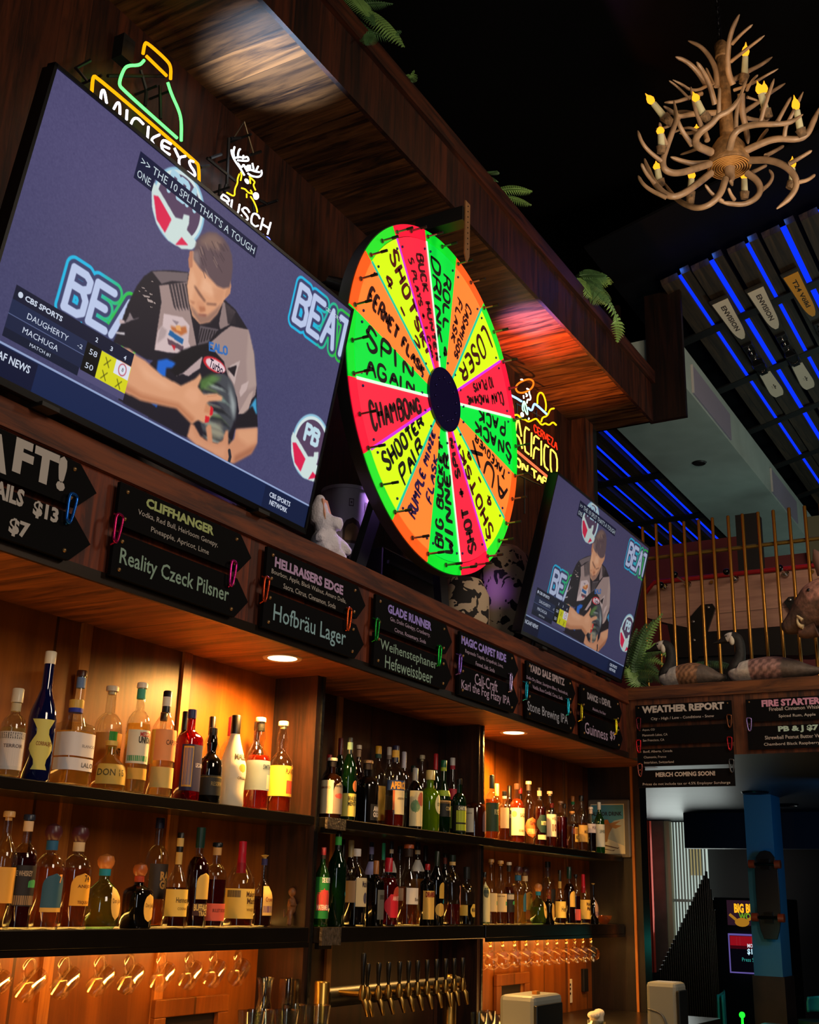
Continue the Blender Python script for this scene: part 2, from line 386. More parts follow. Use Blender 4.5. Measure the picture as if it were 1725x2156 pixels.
structure('wall_end', MB().box(6.90, 6.95, 2.40, CY1+0.03, 0.0, FZ0-0.02), wood('end panel wood', '0c0705', '1c100a', 'Z', 'Y', 0.3))
structure('trim_14', MB().box(6.88, 6.90, 2.425, 2.44, 0.3, FZ0-0.02), wood('batten wood', '8a4a16', 'b06c28', 'Z', 'X', 0.5))
structure('trim_15', MB().box(6.86, 6.98, 2.375, 2.40, 0.0, FZ0-0.02), pbr('dark post', '0d0a08', 0.4, noise=0.3))
# the fascia's return to the right with its rail
structure('wall_return', MB().box(6.48, 6.50, -1.5, FY+0.02, 2.30, 2.69), W_end)
structure('trim_16', MB().box(6.466, 6.50, -1.5, FY+0.0, 2.63, 2.704), W_endr)
structure('trim_17', MB().box(6.50, 7.0, -1.5, FY+0.02, 2.66, 2.70), pbr('ledge top', '1d120b', 0.5))
structure('ceiling', MB().box(6.50, 11.8, -3, 6.5, 2.30, 2.36), pbr('low ceiling', '3a3c40', 0.42, noise=0.2, nscale=3))

# ------------------------------------------------------------------ television picture, drawn in screen units 16 x 9
def homo(src, dst):
    A = []
    for (x, y), (u, v) in zip(src, dst):
        A += [[x, y, 1, 0, 0, 0, -u*x, -u*y, -u], [0, 0, 0, x, y, 1, -v*x, -v*y, -v]]
    return np.linalg.svd(np.array(A, float))[2][-1].reshape(3, 3)
HM = homo([(112, 125), (742, 655), (640, 1112), (-74, 780)], [(0, 0), (16, 0), (16, 9), (0, 9)])
def suv(x, y):
    q = HM @ [x, y, 1]; return q[:2]/q[2]
def mp(pts): return [suv(230+x/4.0686, 470+y/4.0686) for x, y in pts]     # portrait detail
def lp(pts): return [suv(x/2.2697, 300+y/2.2697) for x, y in pts]         # whole screen detail
NW, NH = 800, 450
gu = np.linspace(0.10, 15.90, NW); gv = np.linspace(0.10, 8.88, NH)
U, V = np.meshgrid(gu, gv)
IMG = np.zeros((NH, NW, 3))
def rgb(c): return np.array([int(c[i:i+2], 16)/255 for i in (0, 2, 4)])
def blur(mk, k):
    for ax in (0, 1):
        a = mk.copy()
        for d in range(1, k+1): a += np.roll(mk, d, ax)+np.roll(mk, -d, ax)
        mk = a/(2*k+1)
    return mk
def pmask(P, soft=1):
    P = [np.array(p) for p in P]; a = np.array(P); mk = np.zeros((NH, NW))
    i0, i1 = np.searchsorted(gv, [a[:, 1].min()-.1, a[:, 1].max()+.1]); j0, j1 = np.searchsorted(gu, [a[:, 0].min()-.1, a[:, 0].max()+.1])
    u = U[i0:i1, j0:j1]; v = V[i0:i1, j0:j1]; ins = np.zeros(u.shape, bool)
    for i in range(len(P)):
        (x0, y0), (x1, y1) = P[i], P[(i+1) % len(P)]
        if y0 == y1: continue
        c = ((v >= min(y0, y1)) & (v < max(y0, y1))) & (u < x0+(v-y0)*(x1-x0)/(y1-y0)); ins ^= c
    mk[i0:i1, j0:j1] = ins
    return blur(mk, soft) if soft else mk
def lay(mk, c):
    global IMG
    c = rgb(c) if isinstance(c, str) else c
    IMG = IMG*(1-mk[..., None])+c*mk[..., None]
def fill(P, c, soft=1, a=1.0): lay(pmask(P, soft)*a, c)
def rect(u0, v0, u1, v1, c, a=1.0): fill([(u0, v0), (u1, v0), (u1, v1), (u0, v1)], c, 0, a)
def blob(u, v, r, c, a=1.0, ry=None):
    ry = ry or r; lay(np.exp(-(((U-u)/r)**2+((V-v)/ry)**2))*a, c)
def line(P, wd, c, a=1.0, soft=0.03):
    d = np.full((NH, NW), 99.0)
    for (x0, y0), (x1, y1) in zip(P[:-1], P[1:]):
        L = (x1-x0)**2+(y1-y0)**2+1e-9; t = np.clip(((U-x0)*(x1-x0)+(V-y0)*(y1-y0))/L, 0, 1)
        d = np.minimum(d, np.hypot(U-x0-t*(x1-x0), V-y0-t*(y1-y0)))
    mk = np.clip((wd-d)/soft+0.5, 0, 1)*a; lay(mk, c); return d
def ell(u, v, rx, ry, c, soft=0.03, a=1.0):
    lay(np.clip((1-np.hypot((U-u)/rx, (V-v)/ry))*min(rx, ry)/soft+0.5, 0, 1)*a, c)
IMG[:] = rgb('474469'); lay(np.clip(V/9, 0, 1)*0.5, '3a3d63'); lay(np.clip(U/16, 0, 1)**2*0.30, '5b5274')
blob(3, 1.5, 4.5, '58507a', 0.5, 3); blob(13, 5, 4, '40426a', 0.4)
IMG += blur(rng.normal(0, 0.02, (NH, NW)), 1)[..., None]
def wall_word(s, u0, u1, v0, v1, lean=0.0):
    """outlined sign lettering on the studio wall"""
    P = [[(u0+x*(u1-u0)+lean*(y-0.5), v1-y*(v1-v0)) for x, y in q] for q in strokes(s, 0.22)]
    for q in P:
        d = line(q, 0.34, '1fb4e0')
    g = np.clip((U-(u0+(u1-u0)*0.35))/((u1-u0)*0.5), 0, 1)
    for q in P:
        d = np.full((NH, NW), 99.0)
        for (x0, y0), (x1, y1) in zip(q[:-1], q[1:]):
            L = (x1-x0)**2+(y1-y0)**2+1e-9; t = np.clip(((U-x0)*(x1-x0)+(V-y0)*(y1-y0))/L, 0, 1)
            d = np.minimum(d, np.hypot(U-x0-t*(x1-x0), V-y0-t*(y1-y0)))
        lay(np.clip((0.34-d)/0.03+0.5, 0, 1)*g, '2fbb3c')
    for q in P: line(q, 0.24, '3b4068')
    for q in P: line(q, 0.12, 'b9c6e6')
wall_word('BEA', 2.55, 5.25, 4.95, 6.15); wall_word('BEAT', 12.6, 16.1, 0.62, 1.95)
def emblem(cu, cv, r, P1, P2, P3):
    ell(cu, cv, r, r, '8fc0d8', 0.06); ell(cu, cv, r*0.93, r*0.93, 'cfe0e0'); ell(cu, cv, r*0.83, r*0.83, '55405c')
    k = 1.0
    for P, c in ((P2, 'cbdcd8'), (P1, 'd8204c'), (P3, 'd8204c')): fill(P, c)
E1 = lp([(745, 262), (768, 268), (832, 380), (800, 445), (760, 380)])
E2 = lp([(735, 230), (748, 200), (780, 250), (850, 370), (885, 380), (890, 355), (918, 362), (915, 400), (905, 430), (960, 500), (930, 525), (880, 522), (815, 480), (760, 400), (738, 320)])
E3 = lp([(880, 465), (912, 505), (850, 503)])
emblem(5.85, 1.2, 1.22, E1, E2, E3)
for q in strokes('PBA', 0.2): line([(5.25+x*1.25, 0.95-y*0.62) for x, y in q], 0.09, 'a9cfe0')
dx, dy = 15.25-5.85, 5.9-1.2; sh = lambda P: [(p[0]+dx, p[1]+dy) for p in P]
emblem(15.25, 5.9, 1.22, sh(E1), sh(E2), sh(E3))
for q in strokes('PB', 0.2): line([(14.75+x*0.85, 5.75-y*0.55) for x, y in q], 0.085, 'bcd8e4')
# the bowler
SK, SK2, DK, GR = 'd79a75', 'b3714f', '201c26', '9c8480'
def P_(pts, c, soft=1, a=1.0): fill(mp(pts), c, soft, a)
P_([(385,435),(480,430),(580,430),(700,445),(800,885),(1000,670),(1100,760),(1205,930),(1255,1130),(1275,1400),(1282,1745),(1095,1770),(1040,2000),(860,1900),(640,1830),(100,1540),(170,1450),(400,1200),(340,1190),(200,1110),(55,1050),(100,950),(180,720),(260,560),(320,480)], DK)
P_([(450,560),(560,545),(690,530),(700,700),(770,1070),(650,1100),(410,1110),(440,900),(470,700)], GR)
P_([(390,440),(480,435),(700,450),(690,530),(560,520),(470,545)], '6e5f62')
P_([(1060,900),(1210,930),(1255,1130),(1275,1400),(1265,1480),(1130,1640),(1110,1500),(1040,1340),(1000,1200),(870,1060),(980,960)], GR)
P_([(1210,930),(1255,1130),(1275,1400),(1200,1440),(1190,1200)], 'b09890', 3, 0.7)
P_([(960,880),(995,690),(1100,780),(1050,890),(970,930)], '8b7674')
P_([(800,900),(960,930),(860,1050),(780,1070)], '5d5258')
for i in range(7):
    P_([(530+i*28,540),(550+i*28,540),(600+i*26,780),(575+i*26,740)], '2a242c', 1, 0.85)
    P_([(1010+i*12,700+i*10),(1022+i*12,705+i*10),(1050+i*9,880),(1035+i*9,885)], '2a242c', 1, 0.8)
    P_([(810+i*22,920+i*4),(822+i*22,920+i*4),(790+i*24,1050-i*8),(780+i*24,1050-i*8)], '1a161c', 1, 0.9)
for x, y, w_, h_ in ((310,640,60,25),(345,670,55,40),(300,575,30,12),(325,600,20,10),(365,625,28,16),(380,520,24,10),(400,700,20,18),(270,605,18,8),(370,740,25,10)):
    P_([(x,y),(x+w_,y+h_*0.6),(x+w_*0.9,y+h_),(x+w_*.2,y+h_*.7)], 'a89692', 0)
P_([(180,840),(200,790),(230,850),(275,835),(270,845),(210,860),(150,890)], '9a8a8c', 1, 0.8); P_([(110,850),(150,860),(160,885),(110,890)], 'c0a8a8'); P_([(80,960),(155,965),(155,985),(80,975)], 'c8c0c4')
P_([(490,800),(650,830),(710,900),(700,1040),(720,1085),(650,1140),(520,1130),(415,1110),(440,950),(480,900)], 'cdb6b6')
P_([(470,905),(520,940),(500,1000),(430,1060),(450,950)], 'ad9898', 2); P_([(560,850),(620,870),(600,900)], '8f7d84'); P_([(545,940),(660,1020),(650,1062),(528,980)], '1f5d96')
P_([(545,900),(600,920),(680,905),(690,960),(640,985),(560,945)], 'b86a3c', 2); P_([(590,900),(630,900),(640,950),(600,940)], 'e0a060', 1); P_([(520,1010),(660,1080),(650,1120),(530,1060)], '5e4652', 1); P_([(555,1060),(590,1075),(580,1115)], 'c02030')
P_([(770,1070),(860,1050),(1000,1210),(830,1160),(600,1340),(500,1230),(640,1110)], '1a171d', 2)
P_([(430,1280),(440,1200),(520,1185),(595,1222),(560,1262),(512,1262),(505,1340),(450,1320)], '1f63c8', 2); P_([(380,1560),(440,1570),(430,1600)], '1f4fa0')
P_([(590,1335),(660,1300),(750,1220),(820,1160),(800,1260),(700,1330),(650,1310)], 'b59c9c'); P_([(1050,1240),(1140,1190),(1110,1290),(1090,1400),(1040,1310)], 'bca6a2'); P_([(1030,1260),(1110,1230),(1090,1330)], '231d24')
P_([(1150,1400),(1210,1360),(1190,1440),(1140,1500),(1130,1460)], 'c0a8a4'); P_([(1215,1470),(1250,1440),(1200,1640),(1120,1640)], 'b49a92'); P_([(1215,1590),(1270,1500),(1278,1640),(1240,1650)], '3f9ac8', 2); P_([(1100,1700),(1240,1570),(1275,1650),(1282,1745),(1095,1765)], '1f1b22', 2)
for q in strokes('EALO', 0.2): line(mp([(880+x*150, 1105-y*62+x*38) for x, y in q]), 0.035, '2c68b4')
P_([(825+95*(1+math.cos(t))+0, 1230+math.sin(t)*62+math.cos(t)*38) for t in np.linspace(0, 2*PI, 28)[:-1]], 'c8232f'); P_([(848+82*(1+math.cos(t)), 1236+math.sin(t)*48+math.cos(t)*36) for t in np.linspace(0, 2*PI, 28)[:-1]], 'e3c6cc')
# head
P_([(735,260),(690,560),(705,700),(735,820),(798,886),(880,868),(945,800),(1005,680),(1040,640),(1062,545),(1050,450),(900,330)], SK)
P_([(715,260),(738,262),(735,400),(705,410),(698,330)], 'b8785c'); P_([(1020,600),(1066,545),(1056,625),(1008,668)], 'c58a68')
P_([(690,560),(730,420),(770,520),(740,640),(720,740)], 'e6b08c', 4, .6); P_([(830,480),(960,600),(900,650),(800,600)], 'e9b491', 5, .7)
P_([(900,560),(1010,590),(990,690),(930,700)], 'c98c69', 4, .7)
P_([(712,720),(740,800),(800,888),(882,870),(950,795),(990,700),(930,760),(860,815),(790,810),(760,770)], '8d6a5e', 3, .85)
P_([(770,690),(830,690),(850,770),(815,800),(775,770)], 'cf8f6c', 3); P_([(790,735),(840,740),(848,775),(800,785)], 'a9684a', 2, .8)
P_([(745,560),(760,560),(850,690),(838,700),(790,640)], '6d4a40', 2, .85); P_([(850,705),(945,712),(935,728),(860,722)], '6d4a40', 2, .85); P_([(780,800),(860,805),(845,822),(790,815)], '804a44', 2, .9)
P_([(700,680),(760,700),(740,720)], 'a5694e', 2, .7)
P_([(748,262),(770,180),(810,125),(870,98),(940,108),(1000,150),(1045,215),(1072,300),(1078,400),(1068,500),(1050,572),(1000,582),(945,560),(890,500),(850,455),(800,415),(745,330)], '5e4a50', 2)
P_([(780,190),(870,110),(940,115),(1000,180),(960,260),(850,220)], '86695e', 6, .8); P_([(740,262),(790,260),(800,400),(745,330)], '8e7a78', 4, .7)
for i in range(26):
    a = rng.uniform(0, 1); b = rng.uniform(0, 1); x = 790+a*240; y = 150+b*300+max(0, a-.5)*120
    line(mp([(x, y), (x+18+a*20, y+60)]), 0.022, ['43333a', '94796e', '3a2c34'][i % 3], 0.5)
# arms, ball, hands
AR = [(100,1085),(200,1105),(260,1160),(330,1200),(480,1330),(640,1410),(760,1350),(800,1305),(812,1340),(780,1420),(830,1480),(940,1472),(990,1498),(980,1532),(880,1540),(850,1558),(908,1600),(900,1652),(870,1700),(830,1722),(780,1700),(730,1732),(600,1602),(450,1572),(300,1540),(150,1470),(120,1300)]
ang = np.linspace(0, 2*PI, 40)[:-1]
BL = [(950+155*math.cos(t)-20*math.sin(t), 1590+290*math.sin(t)) for t in ang]
P_(BL, '45474e', 2)
for i in range(16):
    y = 1340+i*32; x0 = 810+30*math.sin(i*2.1)
    P_([(x0+20*(i % 3),y),(x0+150,y+40+rng.uniform(-20,20)),(x0+240,y+130),(x0+180,y+85),(x0+60,y+50)], ['1a1b22', '9aa49c', '5c6b48', '22232c', '7d8f86', '2c2a3a', '8c8878'][i % 7], 2, .8)
P_([(800,1360),(900,1310),(980,1340),(900,1400),(800,1450)], '5f8a42', 4, .75); P_([(1040,1380),(1100,1560),(1090,1700),(1060,1600)], 'b9c2c0', 5, .7); P_([(830,1700),(980,1720),(990,1860),(900,1860)], '9a937c', 6, .7)
P_([(200,1105),(480,1330),(640,1410),(700,1380),(640,1500),(300,1470),(130,1400)], SK, 0, 0)
P_(AR, SK, 2); P_([(150,1460),(300,1535),(450,1570),(600,1600),(730,1730),(760,1690),(620,1560),(460,1520),(300,1480),(170,1400)], SK2, 4, .75)
P_([(250,1200),(470,1350),(600,1430),(500,1440),(330,1350)], 'e8b08c', 6, .6); P_([(700,1420),(780,1440),(800,1530),(740,1560),(660,1500)], 'e4a884', 5, .6)
P_([(850,1558),(830,1630),(900,1650),(905,1600)], 'c98762', 2); P_([(890,1575),(912,1600),(905,1652),(880,1660)], 'd0202c', 1); P_([(845,1660),(880,1670),(870,1715),(838,1720)], 'd0202c', 1)
P_([(1100,1768),(1282,1752),(1280,1880),(1230,1970),(1080,2055),(1030,2045),(900,1970),(760,1900),(690,1840),(720,1728),(750,1740),(800,1830),(862,1872),(848,1760),(870,1732),(892,1740),(905,1880),(945,1890),(992,1862),(1012,1785),(1036,1778),(1038,1900),(1085,1850)], 'c98a68', 2)
P_([(1110,1775),(1280,1760),(1270,1870),(1200,1900),(1120,1840)], 'dca27c', 5, .7); P_([(1090,1990),(1280,1890),(1230,1970),(1080,2055)], '9a5f45', 4, .7); P_([(720,1740),(760,1840),(860,1900),(960,1920),(1020,1900),(1000,2020),(800,1920),(700,1840)], 'd69a78', 5, .6)
line(mp([(1045,1950), (1052,2000), (1040,2050)]), 0.07, '2e2c34'); line(mp([(860,1500), (940,1490)]), 0.01, SK2, .6)
# score panel and ticker band
rect(0, 7.98, 16, 9, '14234a'); rect(0, 8.04, 2.25, 9, '0b1230'); rect(13.15, 8.04, 16, 9, '0f1b3c'); rect(0, 7.95, 16, 8.01, '8fa0c8')
rect(0.85, 6.30, 5.58, 6.72, '11162f'); rect(0.85, 6.72, 3.70, 7.14, '1c2748'); rect(0.85, 7.14, 3.70, 7.55, '18213f'); rect(0.85, 7.55, 3.66, 7.80, '10182f'); rect(0.85, 7.13, 3.70, 7.15, '5a6690')
rect(3.70, 6.72, 4.32, 7.58, '06070c'); rect(4.32, 6.73, 5.60, 7.61, 'd3d01c'); rect(4.95, 6.73, 5.58, 7.16, 'd9dcea'); rect(3.66, 7.58, 5.60, 7.80, '4d4a70')
rect(3.76, 0.48, 9.84, 0.95, '0a1236'); rect(3.76, 0.95, 4.60, 1.38, '0a1236')
for u, v in ((4.64, 6.98), (4.64, 7.39), (5.27, 7.41)):
    line([(u-.1, v-.12), (u+.1, v+.12)], 0.014, '45440c'); line([(u+.1, v-.12), (u-.1, v+.12)], 0.014, '45440c')
ell(5.28, 6.95, 0.17, 0.19, 'b02436'); ell(5.28, 6.95, 0.14, 0.16, 'd9dcea')
IMG = np.clip(IMG, 0, 1)
LIMG = np.where(IMG <= 0.04045, IMG/12.92, ((IMG+0.055)/1.055)**2.4)

def television(label, x, y, z, yaw, tilt, W, es, ncaaf):
    Ht = W/1.74; ax = np.array([math.cos(yaw), math.sin(yaw), 0]); ay = np.array([math.sin(yaw)*math.sin(tilt), -math.cos(yaw)*math.sin(tilt), math.cos(tilt)])
    nn = np.cross(ax, ay); B = np.array([x, y, z]); TL = B-ax*W/2+ay*Ht       # nn points to the room
    if nn[1] > 0: nn = -nn
    t = thing('television', label, 'television', (x, y, z), 'wall televisions showing the same bowling match')
    su, sv = W/16, Ht/9
    pos = lambda u, v, k=0.0: TL+ax*(u*su)-ay*(v*sv)+nn*k
    fr = MB()
    for (u0, u1, v0, v1) in ((0, 16, 0, 0.11), (0, 16, 8.86, 9.06), (0, 0.11, 0, 9), (15.89, 16, 0, 9)):
        fr.prism([(u0*su, -v0*sv), (u1*su, -v0*sv), (u1*su, -v1*sv), (u0*su, -v1*sv)], TL+nn*0.006, ax, ay, -nn*0.03)
    fr.prism([(0.05*su, -0.05*sv), (15.95*su, -0.05*sv), (15.95*su, -8.95*sv), (0.05*su, -8.95*sv)], TL-nn*0.008, ax, ay, -nn*0.04)
    fr.build('frame', pbr('television plastic', '08080a', 0.3), t)
    sc = MB(); P = (TL[None, None]+ax[None, None]*(U[..., None]*su)-ay[None, None]*(V[..., None]*sv)).reshape(-1, 3)
    ii = np.arange(NH*NW).reshape(NH, NW)
    Fq = np.stack([ii[:-1, :-1], ii[1:, :-1], ii[1:, 1:], ii[:-1, 1:]], -1).reshape(-1, 4)
    me = bpy.data.meshes.new('screen'); o0 = origin(t)
    me.vertices.add(NH*NW); me.vertices.foreach_set('co', (P-o0).astype(np.float32).ravel())
    me.loops.add(len(Fq)*4); me.loops.foreach_set('vertex_index', Fq.ravel().astype(np.int32))
    me.polygons.add(len(Fq)); me.polygons.foreach_set('loop_start', (np.arange(len(Fq))*4).astype(np.int32))
    me.update(calc_edges=True); me.validate()
    ca = me.color_attributes.new('Col', 'FLOAT_COLOR', 'POINT'); ca.data.foreach_set('color', np.c_[LIMG.reshape(-1, 3), np.ones(NH*NW)].astype(np.float32).ravel())
    me.materials.append(attr_mat('screen picture %.2f' % es, emit=es)); so = bpy.data.objects.new('screen', me); C.objects.link(so); so.parent = t; ORG[so.name] = o0
    def words(items, name, col):
        for s, u0, u1, v0, v1, bd in items: text_on(MB(), s, pos(u0, v1, 0.0012), ax, ay, (u1-u0)*su, (v1-v0)*sv, bd).build(name, glow('screen %s %.2f' % (col, es), col, es), so)
    words([(">> THE 10 SPLIT THAT'S A TOUGH", 3.88, 9.72, 0.60, 0.86, 0.0), ("ONE.", 3.86, 4.50, 1.04, 1.28, 0.0)], 'caption', 'c4d2da')
    words([("CBS SPORTS", 1.22, 2.62, 6.44, 6.60, 0.03), ("DAUGHERTY", 1.45, 3.0, 6.86, 7.03, 0.0), ("MACHUGA", 1.43, 2.75, 7.28, 7.45, 0.0), ("MATCH #1", 1.78, 2.55, 7.60, 7.71, 0.0),
           ("-2", 3.38, 3.58, 6.90, 7.02, 0.0), ("58", 3.86, 4.18, 6.86, 7.03, 0.0), ("50", 3.84, 4.16, 7.29, 7.46, 0.0), ("2", 3.97, 4.07, 6.46, 6.60, 0.02), ("3", 4.60, 4.70, 6.47, 6.61, 0.02), ("4", 5.20, 5.30, 6.50, 6.64, 0.02),
           (ncaaf, 0.30, 2.02, 8.20, 8.42, 0.02), ("CBS SPORTS", 13.45, 14.75, 8.20, 8.38, 0.02), ("NETWORK", 13.55, 14.65, 8.46, 8.64, 0.02), ("CBS SPORTS", 14.3, 15.4, 0.66, 0.80, 0.0)], 'score_lettering', 'c9d2e4')
    words([("8", 5.24, 5.32, 6.89, 7.01, 0.0), ], 'spare_mark', '30303a')
    q = suv(230+905/4.0686, 470+1262/4.0686)
    mb = MB(); text_on(mb, 'Turbo', pos(q[0]-0.22, q[1]+0.02, 0.0012), ax, ay, 0.72*su, 0.30*sv, 0.02); mb.build('shirt_badge', glow('screen ink %.2f' % es, '2a2036', es), so)
    disc = MB(); a0 = pos(1.05, 6.52, 0.0012); disc.add([a0]+[a0+ax*0.008*math.cos(k*PI/8)+ay*0.008*math.sin(k*PI/8) for k in range(16)], [(0, k+1, (k+1) % 16+1) for k in range(16)]); disc.build('network_mark', MATS['screen c9d2e4 %.2f' % es], so)
    for k in (-0.32, 0.32):
        c = B+ax*W*k; MB().box(c[0]-0.03, c[0]+0.03, c[1]-0.02, c[1]+0.16, FZ1, FZ1+0.012).tube([c+np.array([0, 0.03, 0.06]), c+np.array([0, 0.05, -0.02]), [c[0], c[1]+0.05, FZ1+0.006]], 0.012).build('stand_foot', BLACK, t)
    bk = B+ay*Ht*0.5-nn*0.045
    MB().tube([bk, [bk[0], WY-0.01, bk[2]+0.02]], 0.025).build('wall_mount', BLACK, t)
    return t
television('big television leaning forward, nearer one, left of the prize wheel', 2.40, 2.262, 2.702, 0.0167, 0.182, 1.485, 1.0, 'NCAAF NEWS')
television('big television leaning forward, farther one, right of the prize wheel', 5.665, 2.29, 2.722, 0.0079, 0.25, 1.42, 0.62, 'NCAAF NEWS')

# ------------------------------------------------------------------ prize wheel
WC = at(933, 842, Y=2.20); WR = 0.757
wheel = thing('prize_wheel', 'large round prize wheel with neon coloured wedges and hand lettering', 'prize wheel', (WC[0], 2.25, FZ1))
def ring(mb, r0, r1, a0, a1, y, n=10, th=0.004):
    P = [(r1*math.cos(a), r1*math.sin(a)) for a in np.linspace(a0, a1, n)]+[(r0*math.cos(a), r0*math.sin(a)) for a in np.linspace(a1, a0, n)]
    return mb.prism(P, (WC[0], y, WC[2]), UX, UZ, UY*th)
bd = MB().prism([((WR+0.004)*math.cos(a), (WR+0.004)*math.sin(a)) for a in np.linspace(0, 2*PI, 97)[:-1]], (WC[0], 2.206, WC[2]), UX, UZ, UY*0.05)
bd.build('backing_disc', pbr('wheel edge black', '101014', 0.4), wheel, smooth=30)
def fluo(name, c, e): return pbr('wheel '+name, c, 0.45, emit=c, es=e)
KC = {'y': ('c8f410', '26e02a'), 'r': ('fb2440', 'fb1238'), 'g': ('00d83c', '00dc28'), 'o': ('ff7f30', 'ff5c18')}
SEG = [('y', [('SHOTSKI', .66, .20, .015, .085), ('4 - 2', .61, .26, -.095, .065)], '7a0f06'), ('r', [('BUCK HUNTER', .63, .17, .015, .060), ('5 PLAYS + 1 CAN', .61, .19, -.070, .045)], '5c0414'),
       ('g', [('ROLL 4', .60, .21, .015, .070), ('DRINK', .64, .26, -.095, .082)], '101408'), ('o', [('CASAMIGOS', .60, .27, .010, .052), ('FLASK', .56, .32, -.070, .050)], '4a1008'),
       ('y', [('LOSER', .66, .25, -.065, .120)], '5c0a06'), ('r', [('CLAW MACHINE', .64, .24, .012, .058), ('10 PLAYS', .56, .33, -.070, .052)], '480410'),
       ('g', [('SNACK', .68, .30, .008, .085), ('PACK', .62, .34, -.098, .075)], '0c1408'), ('o', [('AUX', .67, .30, -.020, .115), ('TAKEOVER', .63, .31, -.095, .050)], '2a0a06'),
       ('y', [('SHOTSKI', .67, .20, .005, .080), ('4 - 4', .58, .28, -.090, .062)], '6a1006'), ('r', [('SHOT + SPIN', .67, .17, -.040, .080)], '3c0410'),
       ('g', [('BIG BUCKET', .66, .20, .018, .068), ('WINNER', .67, .24, -.085, .085)], '0c1008'), ('o', [('RUMPLE MINZE', .64, .19, .005, .062), ('FLASK', .50, .28, -.085, .050)], '3a1470'),
       ('y', [('SHOOTER', .64, .24, .010, .078), ('PAIR', .56, .32, -.100, .078)], '1c1206'), ('r', [('CHAMBONG', .64, .22, -.070, .110)], '400410'),
       ('g', [('SPIN', .62, .26, .010, .100), ('AGAIN', .62, .25, -.100, .075)], '0a1408'), ('o', [('FERNET FLASK', .65, .18, -.045, .082)], '4a1008')]
LT = {('y', 'r'): 'd030e8', ('r', 'y'): 'd030e8', ('r', 'g'): 'd8ffe8', ('g', 'r'): 'd8ffe8', ('o', 'y'): '20c8a0', ('y', 'o'): '20c8a0', ('g', 'o'): None, ('o', 'g'): None}
A0, STEP = math.radians(149.9), math.radians(22.5)
for k, (kc, lines, ink) in enumerate(SEG):
    a1 = A0-k*STEP; a0 = a1-STEP; am = (a0+a1)/2
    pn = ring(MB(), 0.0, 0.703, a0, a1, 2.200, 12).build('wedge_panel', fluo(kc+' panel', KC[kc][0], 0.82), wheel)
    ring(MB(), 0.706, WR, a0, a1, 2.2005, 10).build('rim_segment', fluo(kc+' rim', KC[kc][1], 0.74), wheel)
    rad = np.array([math.cos(am), 0, math.sin(am)]); ax = -rad; ay = np.array([math.sin(am), 0, -math.cos(am)])
    for j, (s, r1, r0, off, hh) in enumerate(lines):
        L = r1-r0; mb = MB()
        for q in strokes(s, 0.28, 0.035, seed=k*7+j):
            q = [(x*L, (off+y*hh)*(1-(1-r0/r1)*0.80*x)) for x, y in q]
            ribbon(mb, smooth_line(q, 2), min(0.0085, 0.075*hh+0.0018), (WC[0]+rad[0]*r1, 2.1985, WC[2]+rad[2]*r1), ax, ay)
        mb.build('lettering', pbr('wheel ink '+ink, ink, 0.6), pn)
    c2 = LT[(SEG[k-1][0], kc)]
    if c2:
        t = np.array([-math.sin(a1), math.cos(a1)])*0.006; d1 = np.array([math.cos(a1), math.sin(a1)])
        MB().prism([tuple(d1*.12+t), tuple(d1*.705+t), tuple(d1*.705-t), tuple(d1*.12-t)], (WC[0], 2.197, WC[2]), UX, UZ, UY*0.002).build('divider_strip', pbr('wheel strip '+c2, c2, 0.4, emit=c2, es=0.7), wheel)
    for f_ in (0.04, 0.5):
        a = a1-STEP*f_; p = np.array([WC[0]+0.728*math.cos(a), 2.2, WC[2]+0.728*math.sin(a)])
        pg = MB().tube([p, p-UY*0.075], 0.0045, 8).tube([p-UY*0.002, p-UY*0.008], 0.010, 6)
        pg = pg.build('peg', pbr('peg steel', '8a8078', 0.3, 0.9), wheel, smooth=40)
        MB().tube([p-UY*0.052, p-UY*0.080], 0.0062, 8).build('peg_tip', pbr('rubber black', '0b0b0c', 0.6), pg, smooth=40)
    for f_ in (0.1, 0.9):
        a = a1-STEP*f_
        for rr in (0.665, 0.19): MB().ball((WC[0]+rr*math.cos(a), 2.198, WC[2]+rr*math.sin(a)), 0.006, 8, 5).build('screw', pbr('screw blue steel', '3c3c8a', 0.3, 0.5), wheel, smooth=60) if f_ < 0.5 or rr > 0.5 else None
hb = MB().prism([(0.141*math.cos(a), 0.141*math.sin(a)) for a in np.linspace(0, 2*PI, 49)[:-1]], (WC[0], 2.188, WC[2]), UX, UZ, UY*0.012)
hb = hb.build('hub_cap', pbr('hub purple', '130a3c', 0.3), wheel, smooth=30)
for k in range(12):
    a = 2*PI*k/12+0.2; MB().ball((WC[0]+0.095*math.cos(a), 2.187, WC[2]+0.095*math.sin(a)), 0.007, 8, 5).build('hub_bolt', pbr('hub bolt', '241a60', 0.2, 0.6), hb, smooth=60)
for sx in (-1, 1):
    MB().prism([(-0.035, 0), (0.035, 0), (0.035, 1), (-0.035, 1)], (WC[0]+sx*0.36, 2.36, FZ1), UX, np.array([-sx*0.30, -0.06, 0.90]), UY*0.035).build('stand_leg', pbr('stand black', '0c0c10', 0.35), wheel)
MB().box(WC[0]-0.04, WC[0]+0.04, 2.27, 2.31, WC[2]-0.1, WC[2]+0.80).box(WC[0]-0.06, WC[0]+0.06, 2.25, 2.31, WC[2]-0.06, WC[2]+0.06).build('stand_post', pbr('stand black', '0c0c10', 0.35), wheel)
q = at(965, 460, Y=2.10)
MB().box(WC[0]-0.04, q[0]+0.035, 2.26, 2.30, WC[2]+0.78, WC[2]+0.84).box(q[0]-0.035, q[0]+0.035, 2.06, 2.30, q[2]-0.035, q[2]+0.035).build('pointer_arm', BLACK, wheel, bevel=0.004)
